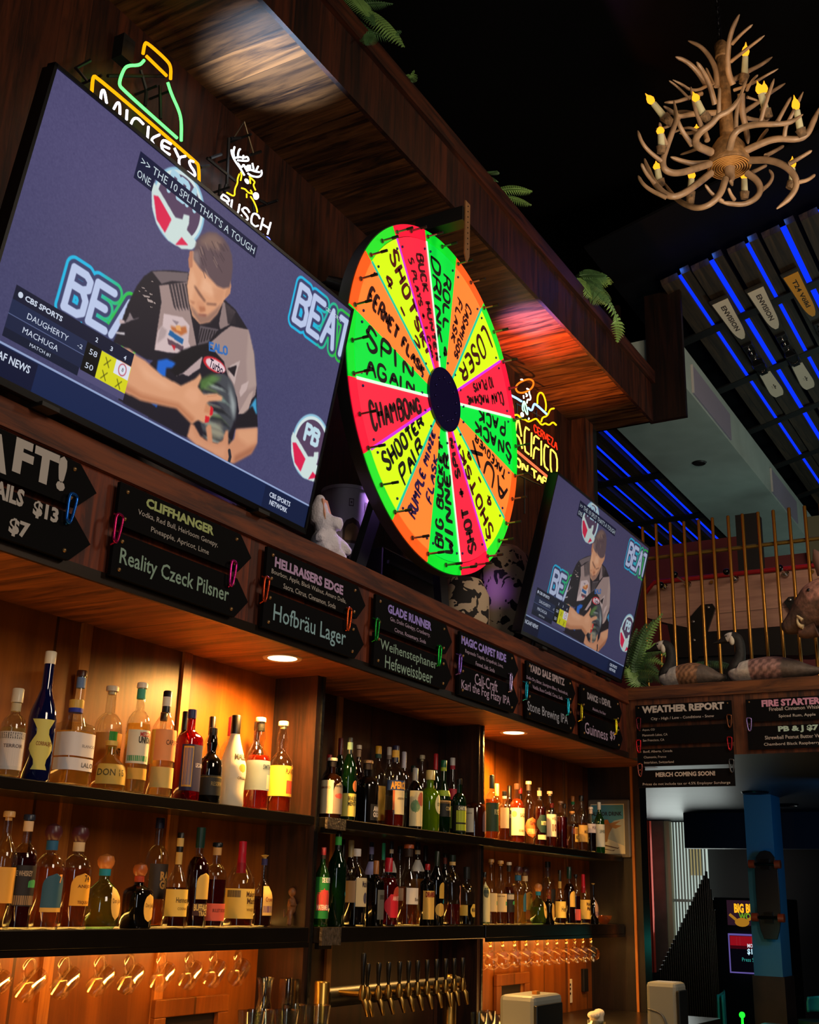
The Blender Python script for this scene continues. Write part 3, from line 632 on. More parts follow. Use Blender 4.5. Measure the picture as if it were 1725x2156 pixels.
a_, b_ = at(963, 400, Y=2.05), at(958, 526, Y=2.05)
st = MB().prism([(-0.022, a_[2]), (0.022, a_[2]), (0.022, b_[2]+0.04), (0.0, b_[2]), (-0.022, b_[2]+0.04)], (q[0], 2.052, 0), UX, UZ, UY*0.006).build('pointer_strap', pbr('leather tan', '8a6038', 0.55, noise=0.15), wheel)
for k in range(9):
    z = a_[2]-0.02-k*(a_[2]-b_[2]-0.06)/9; MB().ball((q[0], 2.0515, z), 0.0035, 6, 4).build('strap_hole', pbr('strap hole', '2a1a0c', 0.8), st)

# ------------------------------------------------------------------ neon signs
def neon(t, name, lines, ox, oy, s, Y, color, core, es, r, sm=2):
    mb = MB()
    for P in lines:
        cl = len(P) > 3 and P[0] == P[-1]
        Q = smooth_line([at(ox+x/s, oy+y/s, Y=Y) for x, y in (P[:-1] if cl else P)], sm, cl)
        mb.tube(Q, r, 8, closed=cl)
    return mb.build(name, glow('neon '+name+color, color, es), t, smooth=60)
def quad_text(s, TL, TR, BL_, BR):
    out = []
    for q in strokes(s, 0.22):
        P = []
        for x, y in q:
            T = np.array(TL)*(1-x)+np.array(TR)*x; B_ = np.array(BL_)*(1-x)+np.array(BR)*x; P.append(tuple(T*y+B_*(1-y)))
        out.append(P)
    return out
p = at(300, 260, Y=2.70)
t = thing('neon_sign', 'neon sign with green bottle outline above yellow framed white lettering', 'neon sign', (p[0], 2.70, p[2]), 'beer neon signs on the back wall')
g = (60, 60, 4.3125, 2.68)
neon(t, 'frame_tube', [[(575,575),(585,440),(610,430),(1520,1210),(1550,1250),(1548,1480)], [(1040,230),(1055,140),(1075,125),(1260,290),(1295,350),(1290,460)], [(1070,250),(1255,430)]], *g, 'ffa408', 0, 1.5, 0.0062)
neon(t, 'bottle_tube', [[(1050,290),(1010,335),(900,335),(860,380),(820,500),(850,550),(1350,995)], [(1265,490),(1300,600),(1370,750),(1390,850),(1387,1020)]], *g, '58ff68', 0, 2.9, 0.0058)
neon(t, 'letter_tube', [[(655,640),(665,560),(690,560),(710,680)], [(775,730),(805,670),(830,680),(830,780)], [(895,740),(890,830)], [(930,870),(950,820),(990,810),(1045,870)], [(1090,890),(1080,1000)], [(1190,965),(1110,1000),(1140,1060)], [(1295,1050),(1215,1000),(1205,1100),(1285,1145)], [(1210,1060),(1280,1090)],
   [(1325,1085),(1365,1170)], [(1425,1160),(1365,1170),(1370,1250)], [(1500,1210),(1460,1195),(1465,1240),(1510,1300),(1515,1350),(1440,1300)]], *g, 'f4ecff', 0, 3.2, 0.0047)
for P in ([(560,290),(430,360),(530,470)], [(1020,380),(1070,560),(1060,700)], [(1195,520),(1200,820)], [(720,430),(1250,430)], [(1560,1260),(1640,1245)]):
    MB().tube([at(60+x/4.3125, 60+y/4.3125, Y=2.735) for x, y in P], 0.007, 6).build('frame_rod', BLACK, t)
for P in ((1070, 560), (1200, 600), (560, 470)): a = at(60+P[0]/4.3125, 60+P[1]/4.3125, Y=2.735); MB().tube([[a[0], WY, a[2]], a, [a[0], 2.68, a[2]]], 0.005, 6).build('standoff', BLACK, t)
a = at(252, 110, Y=2.785); MB().box(a[0]-0.03, a[0]+0.03, 2.74, 2.79, a[2]-0.05, a[2]+0.05).build('transformer', BLACK, t)
p = at(520, 420, Y=2.70)
t = thing('neon_sign', 'neon sign with white antlered yellow deer head above white lettering', 'neon sign', (p[0], 2.70, p[2]), 'beer neon signs on the back wall')
g = (420, 240, 7.435, 2.68)
neon(t, 'antler_tube', [[(500,560),(510,640),(560,740),(640,850),(705,960)], [(550,515),(530,600),(545,690)], [(640,550),(620,560),(600,640),(610,690)], [(545,690),(640,670),(700,690),(745,665),(770,700),(765,740),(600,725)], [(690,650),(680,700)], [(600,770),(660,850),(690,780),(720,850),(735,870)], [(730,820),(770,870),(760,800)],
   [(830,770),(850,870)], [(790,800),(800,880)], [(920,820),(880,900)], [(970,880),(980,940),(940,990),(820,975),(760,930)], [(740,890),(800,870),(870,900),(940,910)]], *g, 'f0f6ff', 0, 3.2, 0.0038)
neon(t, 'head_tube', [[(645,905),(665,950),(645,1040)], [(625,940),(595,1020),(600,1080),(550,1180),(555,1300),(430,1230)], [(780,980),(850,1040),(870,1070),(840,1110),(880,1195)], [(660,1160),(720,1175),(760,1230),(830,1250)], [(740,1250),(740,1310)], [(800,1290),(850,1360),(900,1480),(905,1540)], [(790,1010),(800,1090)], [(800,1190),(825,1230)]], *g, 'ffd020', 0, 1.8, 0.0032)
neon(t, 'eye_and_nose_tube', [[(715,1020),(760,1040),(765,1090),(730,1060),(715,1020)], [(850,1260),(880,1235),(920,1260),(915,1320),(870,1330),(855,1280),(850,1260)], [(870,1265),(900,1280),(880,1300)]], *g, 'f4f4ff', 0, 3.2, 0.0042)
neon(t, 'letter_tube', quad_text('BUSCH', (350,1250), (1125,1705), (330,1420), (1075,1885)), *g, 'f2f2ff', 0, 3.2, 0.0038, 1)
neon(t, 'script_tube', [[(850,1795),(900,1835)], [(930,1880),(950,1862),(1000,1895)], [(1030,1955),(1050,1920),(1100,1960),(1105,2000),(1070,1995)]], *g, '5a68ff', 0, 3.5, 0.0038)
for P in ([(120,690),(560,1050)], [(460,380),(430,1110)], [(170,690),(340,630)], [(310,1270),(325,1110)], [(390,1220),(420,1110)], [(940,1350),(1060,1410),(1220,1350)], [(490,385),(650,375)], [(800,640),(960,590)], [(840,1380),(850,1540)]):
    MB().tube([at(420+x/7.435, 240+y/7.435, Y=2.735) for x, y in P], 0.007, 6).build('frame_rod', BLACK, t)
for P in ((460, 700), (1060, 1410), (310, 1200), (650, 375)): a = at(420+P[0]/7.435, 240+P[1]/7.435, Y=2.735); MB().tube([[a[0], WY, a[2]], a, [a[0], 2.68, a[2]]], 0.005, 6).build('standoff', BLACK, t)
MB().tube([at(420+x/7.435, 240+y/7.435, Y=2.72) for x, y in ((555,350),(700,122),(845,610))], 0.0035, 6).build('hanging_chain', pbr('chain brass', '7a6a50', 0.4, 0.8), t)
p = at(1130, 1000, Y=2.68)
t = thing('neon_sign', 'yellow neon sign with orange hat and surfer figure beside the wheel', 'neon sign', (p[0], 2.68, p[2]), 'beer neon signs on the back wall')
g = (1060, 780, 8.62, 2.66)
neon(t, 'hat_tube', [[(350,190),(470,150),(560,200),(530,320),(400,400),(280,410),(220,340),(250,250),(350,190)]], *g, 'ff7418', 0, 1.7, 0.0056)
neon(t, 'figure_tube', [[(430,330),(470,350),(470,420),(500,480),(490,540),(440,520),(430,590)], [(365,450),(375,510)], [(410,420),(440,450),(420,470)], [(330,760),(320,820),(360,840),(365,790),(330,760)], [(430,850),(470,870),(460,885)], [(320,165),(345,160),(355,200)]], *g, 'fff8ea', 0, 3.0, 0.0046)
neon(t, 'trouser_tube', [[(370,560),(350,620),(345,700),(365,740)], [(380,560),(420,640),(450,800),(425,800),(380,690),(378,580)]], *g, 'a8ffc8', 0, 2.4, 0.0040)
neon(t, 'wave_tube', [[(100,435),(220,490),(330,560)], [(450,680),(520,740),(550,620),(580,600),(785,790)]], *g, '7aa8ff', 0, 3.6, 0.0064)
neon(t, 'palm_tube', [[(620,605),(620,460),(670,390),(730,430),(780,600),(770,730)], [(690,930),(710,850),(800,830),(850,700),(920,690)], [(210,810),(260,800),(330,880),(400,890),(460,940),(580,870),(620,890),(700,1000),(760,950),(830,1000),(900,930),(960,990)], [(110,540),(175,600),(185,980)]], *g, 'ffc810', 0, 1.6, 0.0056)
neon(t, 'letter_tube', [[(200,1250),(250,890),(280,890),(330,1200)], [(220,1150),(300,1230),(345,1420)], [(470,1080),(390,1010),(380,1450),(465,1520)], [(515,1130),(505,1560)], [(650,1240),(565,1170),(550,1330)], [(650,1440),(570,1380),(545,1600)], [(690,1280),(690,1720)], [(820,1390),(745,1330),(735,1720),(815,1810)], [(935,1920),(860,1850),(855,1440),(880,1430),(975,1540),(980,1840),(935,1920)]]
   + quad_text('ON', (225,1570), (450,1730), (225,1720), (440,1860)) + quad_text('TAP', (515,1780), (800,1975), (530,1930), (785,2090)), *g, 'ffd84a', 0, 2.3, 0.0052, 1)
neon(t, 'script_tube', quad_text('CERVEZA', (555,975), (975,1290), (565,1110), (975,1440)), *g, 'ff2a10', 0, 2.0, 0.0034, 1)
neon(t, 'bar_tube', [[(205,1430),(910,2020)]], *g, 'ff6a40', 0, 1.6, 0.0075)
for P in ([(250,600),(240,1700),(700,2050)], [(600,720),(600,1900)], [(230,1880),(680,2090)], [(230,600),(800,900)], [(385,1950),(385,2600)]): MB().tube([at(1060+x/8.62, 780+y/8.62, Y=2.70) for x, y in P], 0.005, 6).build('frame_rod', BLACK, t)
for P in ((250, 900), (600, 1300), (600, 1800)): a = at(1060+P[0]/8.62, 780+P[1]/8.62, Y=2.70); MB().tube([[a[0], WY, a[2]], [a[0], 2.66, a[2]]], 0.005, 6).build('standoff', BLACK, t)

# ------------------------------------------------------------------ menu boards and carabiners
BRD = pbr('slate board', '060608', 0.7, spec=0.1)
CH = lambda c: pbr('marker '+c, c, 0.7)
def board(label, x0, x1, z0, z1, tip, lines, col=None):
    t = thing('menu_board', label, 'menu board', ((x0+x1)/2, FY-0.03, z0), 'menu boards along the bar fascia')
    zc = (z0+z1)/2; P = [(x0, z0), (x1, z0), (x1+tip*0.0, z0), (x1+tip, zc), (x1, z1), (x0, z1)] if tip else [(x0, z0), (x1, z0), (x1, z1), (x0, z1)]
    P = [q for i, q in enumerate(P) if q != P[i-1]]
    MB().prism(P, (0, FY-0.028, 0), UX, UZ, UY*0.012).build('panel', BRD, t)
    for s, uL, vL, uR, vR, hh, bd, cc in lines:
        a, b = at(uL, vL, Y=FY-0.029), at(uR, vR, Y=FY-0.029); z = (a[2]+b[2])/2-hh/2
        text_on(MB(), s, (a[0], FY-0.029, z), UX, UZ, b[0]-a[0], hh, bd).build('lettering', CH(cc), t)
    for x, z in ((x0+0.03, z1-0.022), (x1-0.02, z1-0.022), (x0+0.03, z0+0.022), (x1-0.02, z0+0.022)):
        MB().ball((x, FY-0.029, z), 0.006, 8, 5).build('screw', pbr('brass screw', '9a7a50', 0.35, 0.7), t, smooth=60)
WH, G1, G2, PK, VT, LB, VP = 'b9b2ac', 'a9b878', '8aa898', 'b99ac4', '9a8ae0', '8fb8c4', 'b8a2c0'
TOP, BOT = (2.470, 2.595), (2.322, 2.448)
board('large top menu board at the far left reading draft in big block letters', 1.20, 2.085, *TOP, 0.07, [('FT!', 29, 963, 141, 993, 0.098, 0.05, WH), ('DRA', -110, 912, 19, 958, 0.098, 0.05, WH)])
board('lower menu board at the far left with prices of 13 and 7 dollars', 1.20, 2.085, *BOT, 0.07, [('$13', 70, 1070, 123, 1089, 0.047, 0.045, WH), ('COCKTAILS', -130, 985, 51, 1048, 0.047, 0.045, WH), ('$7', 19, 1107, 62, 1121, 0.047, 0.045, WH)])
board('upper black arrow board with the cliffhanger cocktail in green heading', 2.24, 2.79, *TOP, 0.063, [('CLIFFHANGER', 308, 1059, 451, 1117, 0.030, 0.045, G1), ('Vodka, Red Bull, Heirloom Genepy,', 291, 1078, 459, 1149, 0.021, 0.0, WH), ('Pineapple, Apricot, Lime', 318, 1118, 440, 1162, 0.021, 0.0, WH)])
board('lower black arrow board with pilsner written in pale green', 2.24, 2.79, *BOT, 0.063, [('Reality Czeck Pilsner', 252, 1177, 482, 1254, 0.060, 0.012, G2)])
board('upper black arrow board with the hellraisers edge cocktail in pink heading', 2.935, 3.495, *TOP, 0.058, [('HELLRAISERS EDGE', 579, 1185, 723, 1241, 0.036, 0.045, PK), ('Bourbon, Apple, Black Walnut, Amaro Della,', 572, 1206, 729, 1265, 0.021, 0.0, WH), ('Sacra, Citrus, Cinnamon, Soda', 597, 1235, 707, 1277, 0.021, 0.0, WH)])
board('lower black arrow board with lager written in pale blue', 2.935, 3.495, *BOT, 0.058, [('Hofbräu Lager', 576, 1292, 728, 1350, 0.075, 0.006, LB)])
board('upper black arrow board with the glade runner cocktail in violet heading', 3.625, 4.19, *TOP, 0.055, [('GLADE RUNNER', 817, 1284, 909, 1316, 0.036, 0.045, VT), ('Gin, Dolin Génépy, Cranberry,', 822, 1305, 906, 1337, 0.021, 0.0, VP), ('Citrus, Rosemary, Soda', 831, 1329, 897, 1351, 0.021, 0.0, VP)])
board('lower black arrow board with a two line wheat beer name in pale green', 3.625, 4.19, *BOT, 0.055, [('Weihenstephaner', 801, 1360, 920, 1401, 0.050, 0.006, G2), ('Hefeweissbeer', 811, 1393, 911, 1427, 0.050, 0.006, G2)])
board('upper black board with the magic carpet ride cocktail in violet heading', 4.315, 4.856, *TOP, 0.055, [('MAGIC CARPET RIDE', 972, 1348, 1066, 1385, 0.038, 0.045, VT), ('Reposado Tequila, Grapefruit, Lime,', 980, 1371, 1060, 1404, 0.021, 0.0, VP), ('Fennel, Salt, Soda', 1002, 1397, 1042, 1413, 0.021, 0.0, VP)])
board('lower black board with a hazy ale name in pale pink', 4.315, 4.856, *BOT, 0.055, [('Cali-Craft', 1000, 1429, 1048, 1446, 0.050, 0.006, VP), ('Karl the Fog Hazy IPA', 972, 1441, 1074, 1481, 0.050, 0.006, VP)])
board('upper black board with the yard sale spritz cocktail in grey pink heading', 5.005, 5.56, *TOP, 0.055, [('YARD SALE SPRITZ', 1115, 1406, 1189, 1436, 0.038, 0.045, 'a898a0'), ('Dolin Dry Bitter, Sauvignon Blanc, Passionfruit,', 1109, 1427, 1196, 1461, 0.021, 0.0, VP), ('Vanilla, Rose Cordial, Citrus, Soda', 1122, 1446, 1185, 1471, 0.021, 0.0, VP)])
board('lower black board with a brewing ale name in pale grey blue', 5.005, 5.56, *BOT, 0.055, [('Stone Brewing IPA', 1111, 1487, 1196, 1520, 0.060, 0.006, 'a0a4b4')])
board('upper black board at the far right with the dance with the devil cocktail', 5.696, 6.26, *TOP, 0.05, [('DANCE', 1237, 1465, 1259, 1473, 0.038, 0.045, 'a09aa4'), ('DEVIL', 1268, 1476, 1287, 1483, 0.038, 0.045, 'a09aa4'), ('WITH', 1260.5, 1471, 1266.5, 1473, 0.012, 0.0, 'a09aa4'), ('THE', 1261, 1477, 1266, 1479, 0.012, 0.0, 'a09aa4'), ('Absinthe, Red Bear', 1248, 1492, 1276, 1504, 0.018, 0.0, VP)])
board('lower black board at the far right with stout for 9 dollars', 5.696, 6.26, *BOT, 0.05, [('Guinness', 1232, 1531, 1280, 1549, 0.060, 0.006, VP), ('$9', 1285, 1548, 1296, 1552, 0.055, 0.02, VP)])
def rboard(label, y0, y1, z0, z1, lines):
    XX = 6.466
    t = thing('menu_board', label, 'menu board', (XX-0.008, (y0+y1)/2, z0), 'menu boards on the return beside the bar')
    MB().box(XX-0.016, XX-0.004, y0, y1, z0, z1).build('panel', BRD, t)
    for s, uL, vL, uR, vR, hh, bd, cc in lines:
        a, b = at(uL, vL, X=XX-0.017), at(uR, vR, X=XX-0.017); z = (a[2]+b[2])/2-hh/2
        text_on(MB(), s, (XX-0.017, a[1], z), -UY, UZ, a[1]-b[1], hh, bd).build('lettering', CH(cc), t)
    for y in (y0+0.02, y1-0.02): MB().ball((XX-0.017, y, z1-0.015), 0.005, 8, 5).build('screw', pbr('brass screw', '9a7a50', 0.35, 0.7), t, smooth=60)
rboard('topmost board of the weather report stack, with its big heading', 1.685, 2.241, 2.492, 2.594, [('WEATHER REPORT', 1352, 1496, 1525, 1484, 0.042, 0.05, WH), ('City - High / Low - Conditions - Snow', 1371, 1515, 1504, 1507, 0.020, 0.005, WH)])
rboard('second board of the weather report stack, listing three american towns', 1.685, 2.238, 2.366, 2.466, [('Aspen, CO', 1353, 1538, 1379, 1536, 0.015, 0.0, WH), ('Mammoth Lakes, CA', 1353, 1549, 1406, 1546, 0.015, 0.0, WH), ('San Francisco, CA', 1354, 1560, 1399, 1557, 0.015, 0.0, WH)])
rboard('third board of the weather report stack, listing three resorts abroad', 1.688, 2.238, 2.246, 2.343, [('Banff, Alberta, Canada', 1355, 1583, 1416, 1581, 0.015, 0.0, WH), ('Chamonix, France', 1356, 1595, 1403, 1593, 0.015, 0.0, WH), ('Interlaken, Switzerland', 1357, 1606, 1419, 1604, 0.015, 0.0, WH)])
rboard('lowest board of the weather report stack, about merch coming soon', 1.690, 2.240, 2.128, 2.224, [('MERCH COMING SOON!', 1381, 1634, 1506, 1625, 0.026, 0.04, WH), ('Prices do not include tax or 4.5% Employer Surcharge', 1354, 1654, 1538, 1646, 0.018, 0.0, WH)])
rboard('upper board at the right edge with a pink fire starter heading', 0.95, 1.605, 2.469, 2.593, [('FIRE STARTER', 1604, 1482, 1728, 1474, 0.038, 0.05, 'c48aa8'), ('Fireball Cinnamon Whisk', 1620, 1493, 1727, 1488, 0.020, 0.005, WH), ('Spiced Rum, Apple', 1640, 1508, 1718, 1505, 0.020, 0.005, WH)])
rboard('lower board at the right edge with a mint green 7 dollar heading', 0.95, 1.605, 2.319, 2.443, [('PB & J $7', 1639, 1537, 1724, 1532, 0.038, 0.05, 'a8c4b8'), ('Skrewball Peanut Butter W', 1611, 1553, 1727, 1549, 0.020, 0.005, WH), ('Chambord Black Raspberry', 1609, 1568, 1727, 1564, 0.020, 0.005, WH)])
CB = [(150,1070,'1464c8','blue','far left price boards'), (248,1112,'b81460','magenta','left end of the pilsner board'), (490,1207,'d0248c','pink','right end of the pilsner board'), (560,1240,'b84018','dark orange','left end of the lager board'), (735,1303,'e0581c','bright orange','right end of the lager board'),
      (794,1325,'0c8c30','dark green','left end of the wheat beer board'), (926,1380,'10b83c','bright green','right end of the wheat beer board'), (969,1398,'7a5ac0','violet','left end of the hazy ale board'), (1076,1437,'b0a0d8','pale lilac','right end of the hazy ale board'), (1109,1454,'0c98b8','teal','left end of the brewing ale board'),
      (1197,1488,'10b4d8','cyan','right end of the brewing ale board'), (1225,1500,'a89a10','dull yellow','left end of the stout board'), (1298,1530,'d8c814','bright yellow','right end of the stout board')]
def snap_link(parent, P):
    mb = MB(); Q = smooth_line([P(x, z) for x, z in ((-.4, .5), (.4, .5), (.5, .3), (.28, -.5), (-.1, -.5), (-.3, -.35), (-.48, .3))], 2, True)
    return mb.tube(Q, 0.0042, 8, closed=True)
for u, v, c, cn, wh in CB:
    p = at(u, v, Y=FY-0.04); t = snap_link(None, lambda x, z: (p[0]+x*0.034+0.008*z, p[1]+0.006*x, p[2]+z*0.082))
    t.tube([(p[0], p[1], p[2]+0.037), (p[0], FY-0.02, p[2]+0.045)], 0.003, 6).tube([(p[0], p[1], p[2]-0.037), (p[0], FY-0.02, p[2]-0.045)], 0.003, 6)
    o = t.build('carabiner', pbr('anodised '+cn, c, 0.25, 0.75, emit=None), None, smooth=60); put(o, '%s carabiner hooked at the %s' % (cn, wh) if wh[0] != 'f' else '%s carabiner hooked between the %s' % (cn, wh), 'carabiner', 'carabiners linking the menu boards')
for u, v, c, lb in ((1345,1524,'5a1420','dark red carabiner at the upper left of the weather report stack'), (1536,1518,'6a3c20','bronze carabiner at the upper right of the weather report stack'), (1345,1571,'c01c28','bright red carabiner at the middle left of the weather report stack'), (1537,1565,'a01824','crimson carabiner at the middle right of the weather report stack'),
                    (1348,1621,'8a4a40','rust carabiner at the lower left of the weather report stack'), (1541,1612,'505458','grey carabiner at the lower right of the weather report stack'), (1578,1525,'8a7ab8','lilac carabiner between the two boards at the right edge')):
    p = at(u, v, X=6.44); t = snap_link(None, lambda x, z: (p[0]+0.004*x, p[1]-x*0.026, p[2]+z*0.07))
    t.tube([p, (6.462, p[1]+0.003, p[2]+0.01)], 0.003, 6)
    o = t.build('carabiner', pbr('anodised '+c, c, 0.25, 0.75), None, smooth=60); put(o, lb, 'carabiner', 'carabiners linking the menu boards')

# ------------------------------------------------------------------ shelves, lights under them
ZU, ZL = 1.776, 1.390
SHM = pbr('shelf black', '0b0908', 0.25, noise=0.2)
for nm, x0, x1, z, th, yf, lb in (('shelf', -1.5, 3.625, ZU, 0.034, 2.50, 'long black upper shelf of the left bay with tall clear bottles'), ('shelf', 3.675, 5.10, ZU, 0.036, 2.485, 'black upper shelf of the middle bay above the dark cabinet'), ('shelf', 5.10, 6.88, ZU, 0.036, 2.50, 'black upper shelf of the right bay beside the ski poster'),
                               ('shelf', -1.5, 3.625, ZL, 0.052, 2.50, 'thick black lower shelf of the left bay above the hanging mugs'), ('shelf', 3.675, 5.00, ZL, 0.056, 2.485, 'thick black lower shelf of the middle bay above the beer taps'), ('shelf', 5.05, 6.88, ZL, 0.056, 2.50, 'thick black lower shelf of the right bay above the hanging globe mugs')):
    o = MB().box(x0, x1, yf, 2.715, z-th, z).build(nm, SHM, None, bevel=0.003); put(o, lb, 'shelf', 'back bar shelves')
    if z == ZL and x0 != 3.675: MB().box(x0, x1, yf-0.002, yf+0.006, z-th-0.016, z-th).build('front_lip', SHM, o)  # lip added only to hide the strip light behind it
    if x0 == 3.675:
        MB().box(x0-0.005, x0+0.12, yf-0.012, yf-0.0005, z-th-0.006, z-0.001).build('carved_end', pbr('carved end', '3a332f', 0.4, noise=0.85, nscale=70, bump=0.8), o)
        for k in range(1): MB().box(x0+0.02, x0+0.10, 2.50, 2.52, z-th-0.02, z-th).build('bracket', BLACK, o)
for x0, x1, th_, e, lb in ((1.0, 3.55, .052, 26, 'warm strip light under the lower shelf of the left bay'), (5.10, 6.70, .056, 15, 'warm strip light under the lower shelf of the right bay')):
    o = MB().box(x0, x1, 2.508, 2.518, ZL-th_-0.006, ZL-th_-0.0005).build('strip_light', glow('strip light', 'ff9a30', 3.0)); put(o, lb, 'light', 'strip lights under the shelves')
    lamp('strip_light_glow', 'AREA', ((x0+x1)/2, 2.53, ZL-0.064), e*0.36, (1.0, 0.50, 0.11), ((x0+x1)/2, 2.66, ZL-0.30), x1-x0, 0.02)
for x0, x1, e, z in ((0.8, 3.6, 2.6, ZL), (3.7, 4.98, 1.2, ZL), (5.06, 6.85, 1.4, ZL), (0.8, 3.6, 1.2, ZU), (5.06, 6.85, 0.6, ZU)):
    lamp('shelf_back_glow', 'AREA', ((x0+x1)/2, 2.69, z+0.006), e, (1.0, 0.50, 0.10), ((x0+x1)/2, 2.60, z+0.3), x1-x0, 0.02)
for u, v, e, lb in ((595, 1385, 135, 'round recessed downlight over the left bay'), (1082, 1542, 150, 'round recessed downlight over the right bay')):
    p = at(u, v, Z=FZ0-0.02); z = FZ0-0.02
    t = thing('downlight', lb, 'light', (p[0], p[1], z-0.008), 'recessed downlights')
    MB().lathe([(0.052, -0.001), (0.068, -0.004), (0.071, 0.0)], p[0], p[1], z-0.001, 32).build('trim_ring', pbr('downlight ring', 'c8a27c', 0.4), t, smooth=40)
    MB().lathe([(0.0001, 0), (0.0525, 0)], p[0], p[1], z-0.003, 32).build('lens', glow('downlight lens', 'ffd9a0', 7.0), t)
    lamp('downlight_beam', 'SPOT', (p[0], p[1], z-0.02), e, WARM, (p[0]-0.02, p[1]+0.03, 1.0), 0.05, spot=2.95, blend=0.6)

# ------------------------------------------------------------------ bottles
PROF = dict(
 std=[(.90, 0), (1, .015), (1, .60), (.93, .655), (.60, .73), (.38, .77), (.33, .82), (.33, .95)],
 rnd=[(.90, 0), (1, .015), (1, .58), (.97, .63), (.85, .68), (.58, .725), (.36, .745), (.34, .95)],
 tall=[(.90, 0), (1, .015), (1, .47), (.93, .53), (.60, .63), (.40, .70), (.36, .95)],
 wine=[(.90, 0), (1, .015), (1, .60), (.90, .67), (.55, .74), (.34, .80), (.32, .95)],
 sq=[(.95, 0), (1, .015), (1, .66), (.92, .70), (.55, .74), (.32, .765), (.31, .95)],
 slope=[(.90, 0), (.98, .03), (.93, .15), (1, .36), (.98, .44), (.80, .55), (.52, .68), (.36, .78), (.34, .95)],
 squat=[(.95, 0), (1, .02), (1, .48), (.93, .56), (.60, .66), (.32, .73), (.24, .78), (.24, .95)],
 ball=[(.72, 0), (.90, .05), (1, .17), (1, .32), (.93, .43), (.76, .52), (.50, .585), (.33, .625), (.28, .66), (.28, .80)],
 dj=[(.95, 0), (1, .02), (1, .50), (.96, .555), (.78, .60), (.40, .635), (.30, .66), (.30, .80)],
 kink=[(.90, 0), (1, .015), (1, .50), (.93, .56), (.62, .62), (.40, .655), (.38, .70), (.47, .78), (.42, .86), (.33, .90), (.32, .95)],
 dome=[(.90, 0), (1, .015), (1, .55), (.95, .60), (.82, .65), (.55, .695), (.38, .71), (.35, .74), (.35, .84)],
 cog=[(.92, 0), (1, .02), (.97, .40), (.88, .47), (.55, .56), (.30, .63), (.26, .66), (.26, .95)],
 bell=[(.95, 0), (1, .02), (.98, .35), (.90, .48), (.62, .60), (.34, .68), (.30, .72), (.30, .95)])
GLASS = dict(clear=thin_glass('clear glass', 'eef0ea', 0.05), green=thin_glass('green glass', '3f8a3a', 0.06, 0.25), dgreen=thin_glass('dark green glass', '15401c', 0.07, 0.5), lime=thin_glass('lime glass', 'b8dc20', 0.06, 0.30),
             blue=pbr('cobalt glass', '0a0f3c', 0.07, coat=1.0), dark=pbr('black glass', '0a0806', 0.06, coat=1.0), brown=pbr('brown glass', '1c0b05', 0.07, coat=1.0), frost=pbr('frosted white glass', 'e8dcc0', 0.35), red=thin_glass('red glass', 'a01020', 0.06, 0.3),
             yell=thin_glass('yellow glass', 'f0d060', 0.06, 0.22), teal=thin_glass('sea glass', 'c0e0c8', 0.05))
def liquid(c): return thin_glass('spirit '+c, c, 0.03, 0.35)
def cap_mat(c): return pbr('cap '+c, c, 0.35)
def paper(c): return pbr('label '+c, c, 0.6)
def sqshape(k): return lambda a: 1.0/((abs(math.cos(a))**k+abs(math.sin(a))**k)**(1.0/k))*(0.90 if k < 6 else 0.80)
ORD = ['', 'second', 'third', 'fourth']
def place_row(rows):
    """depth on the shelf and body radius of each bottle, so that neighbours stand clear of one another"""
    st = []
    for r in rows:
        Yb = {0: 2.555, 1: 2.612, 2: 2.66}[r[0]]; p = at(r[1], r[2], Y=Yb); R = max(0.012, 1.05*r[4]*depth(p)/F/2)
        Yb = {0: 2.503+R, 1: min(2.640, 2.712-R), 2: 2.712-R}[r[0]]; st.append([at(r[1], r[2], Y=Yb)[0], Yb, R])
    for _ in range(24):
        for i in range(len(st)):
            for j in range(i):
                dd = math.hypot(st[i][0]-st[j][0], st[i][1]-st[j][1]); sr = (st[i][2]+st[j][2])*1.01
                if dd < sr: k = max(dd/sr, 0.93); st[i][2] *= k; st[j][2] *= k
    return [(s[1], max(s[2], .011)) for s in st]
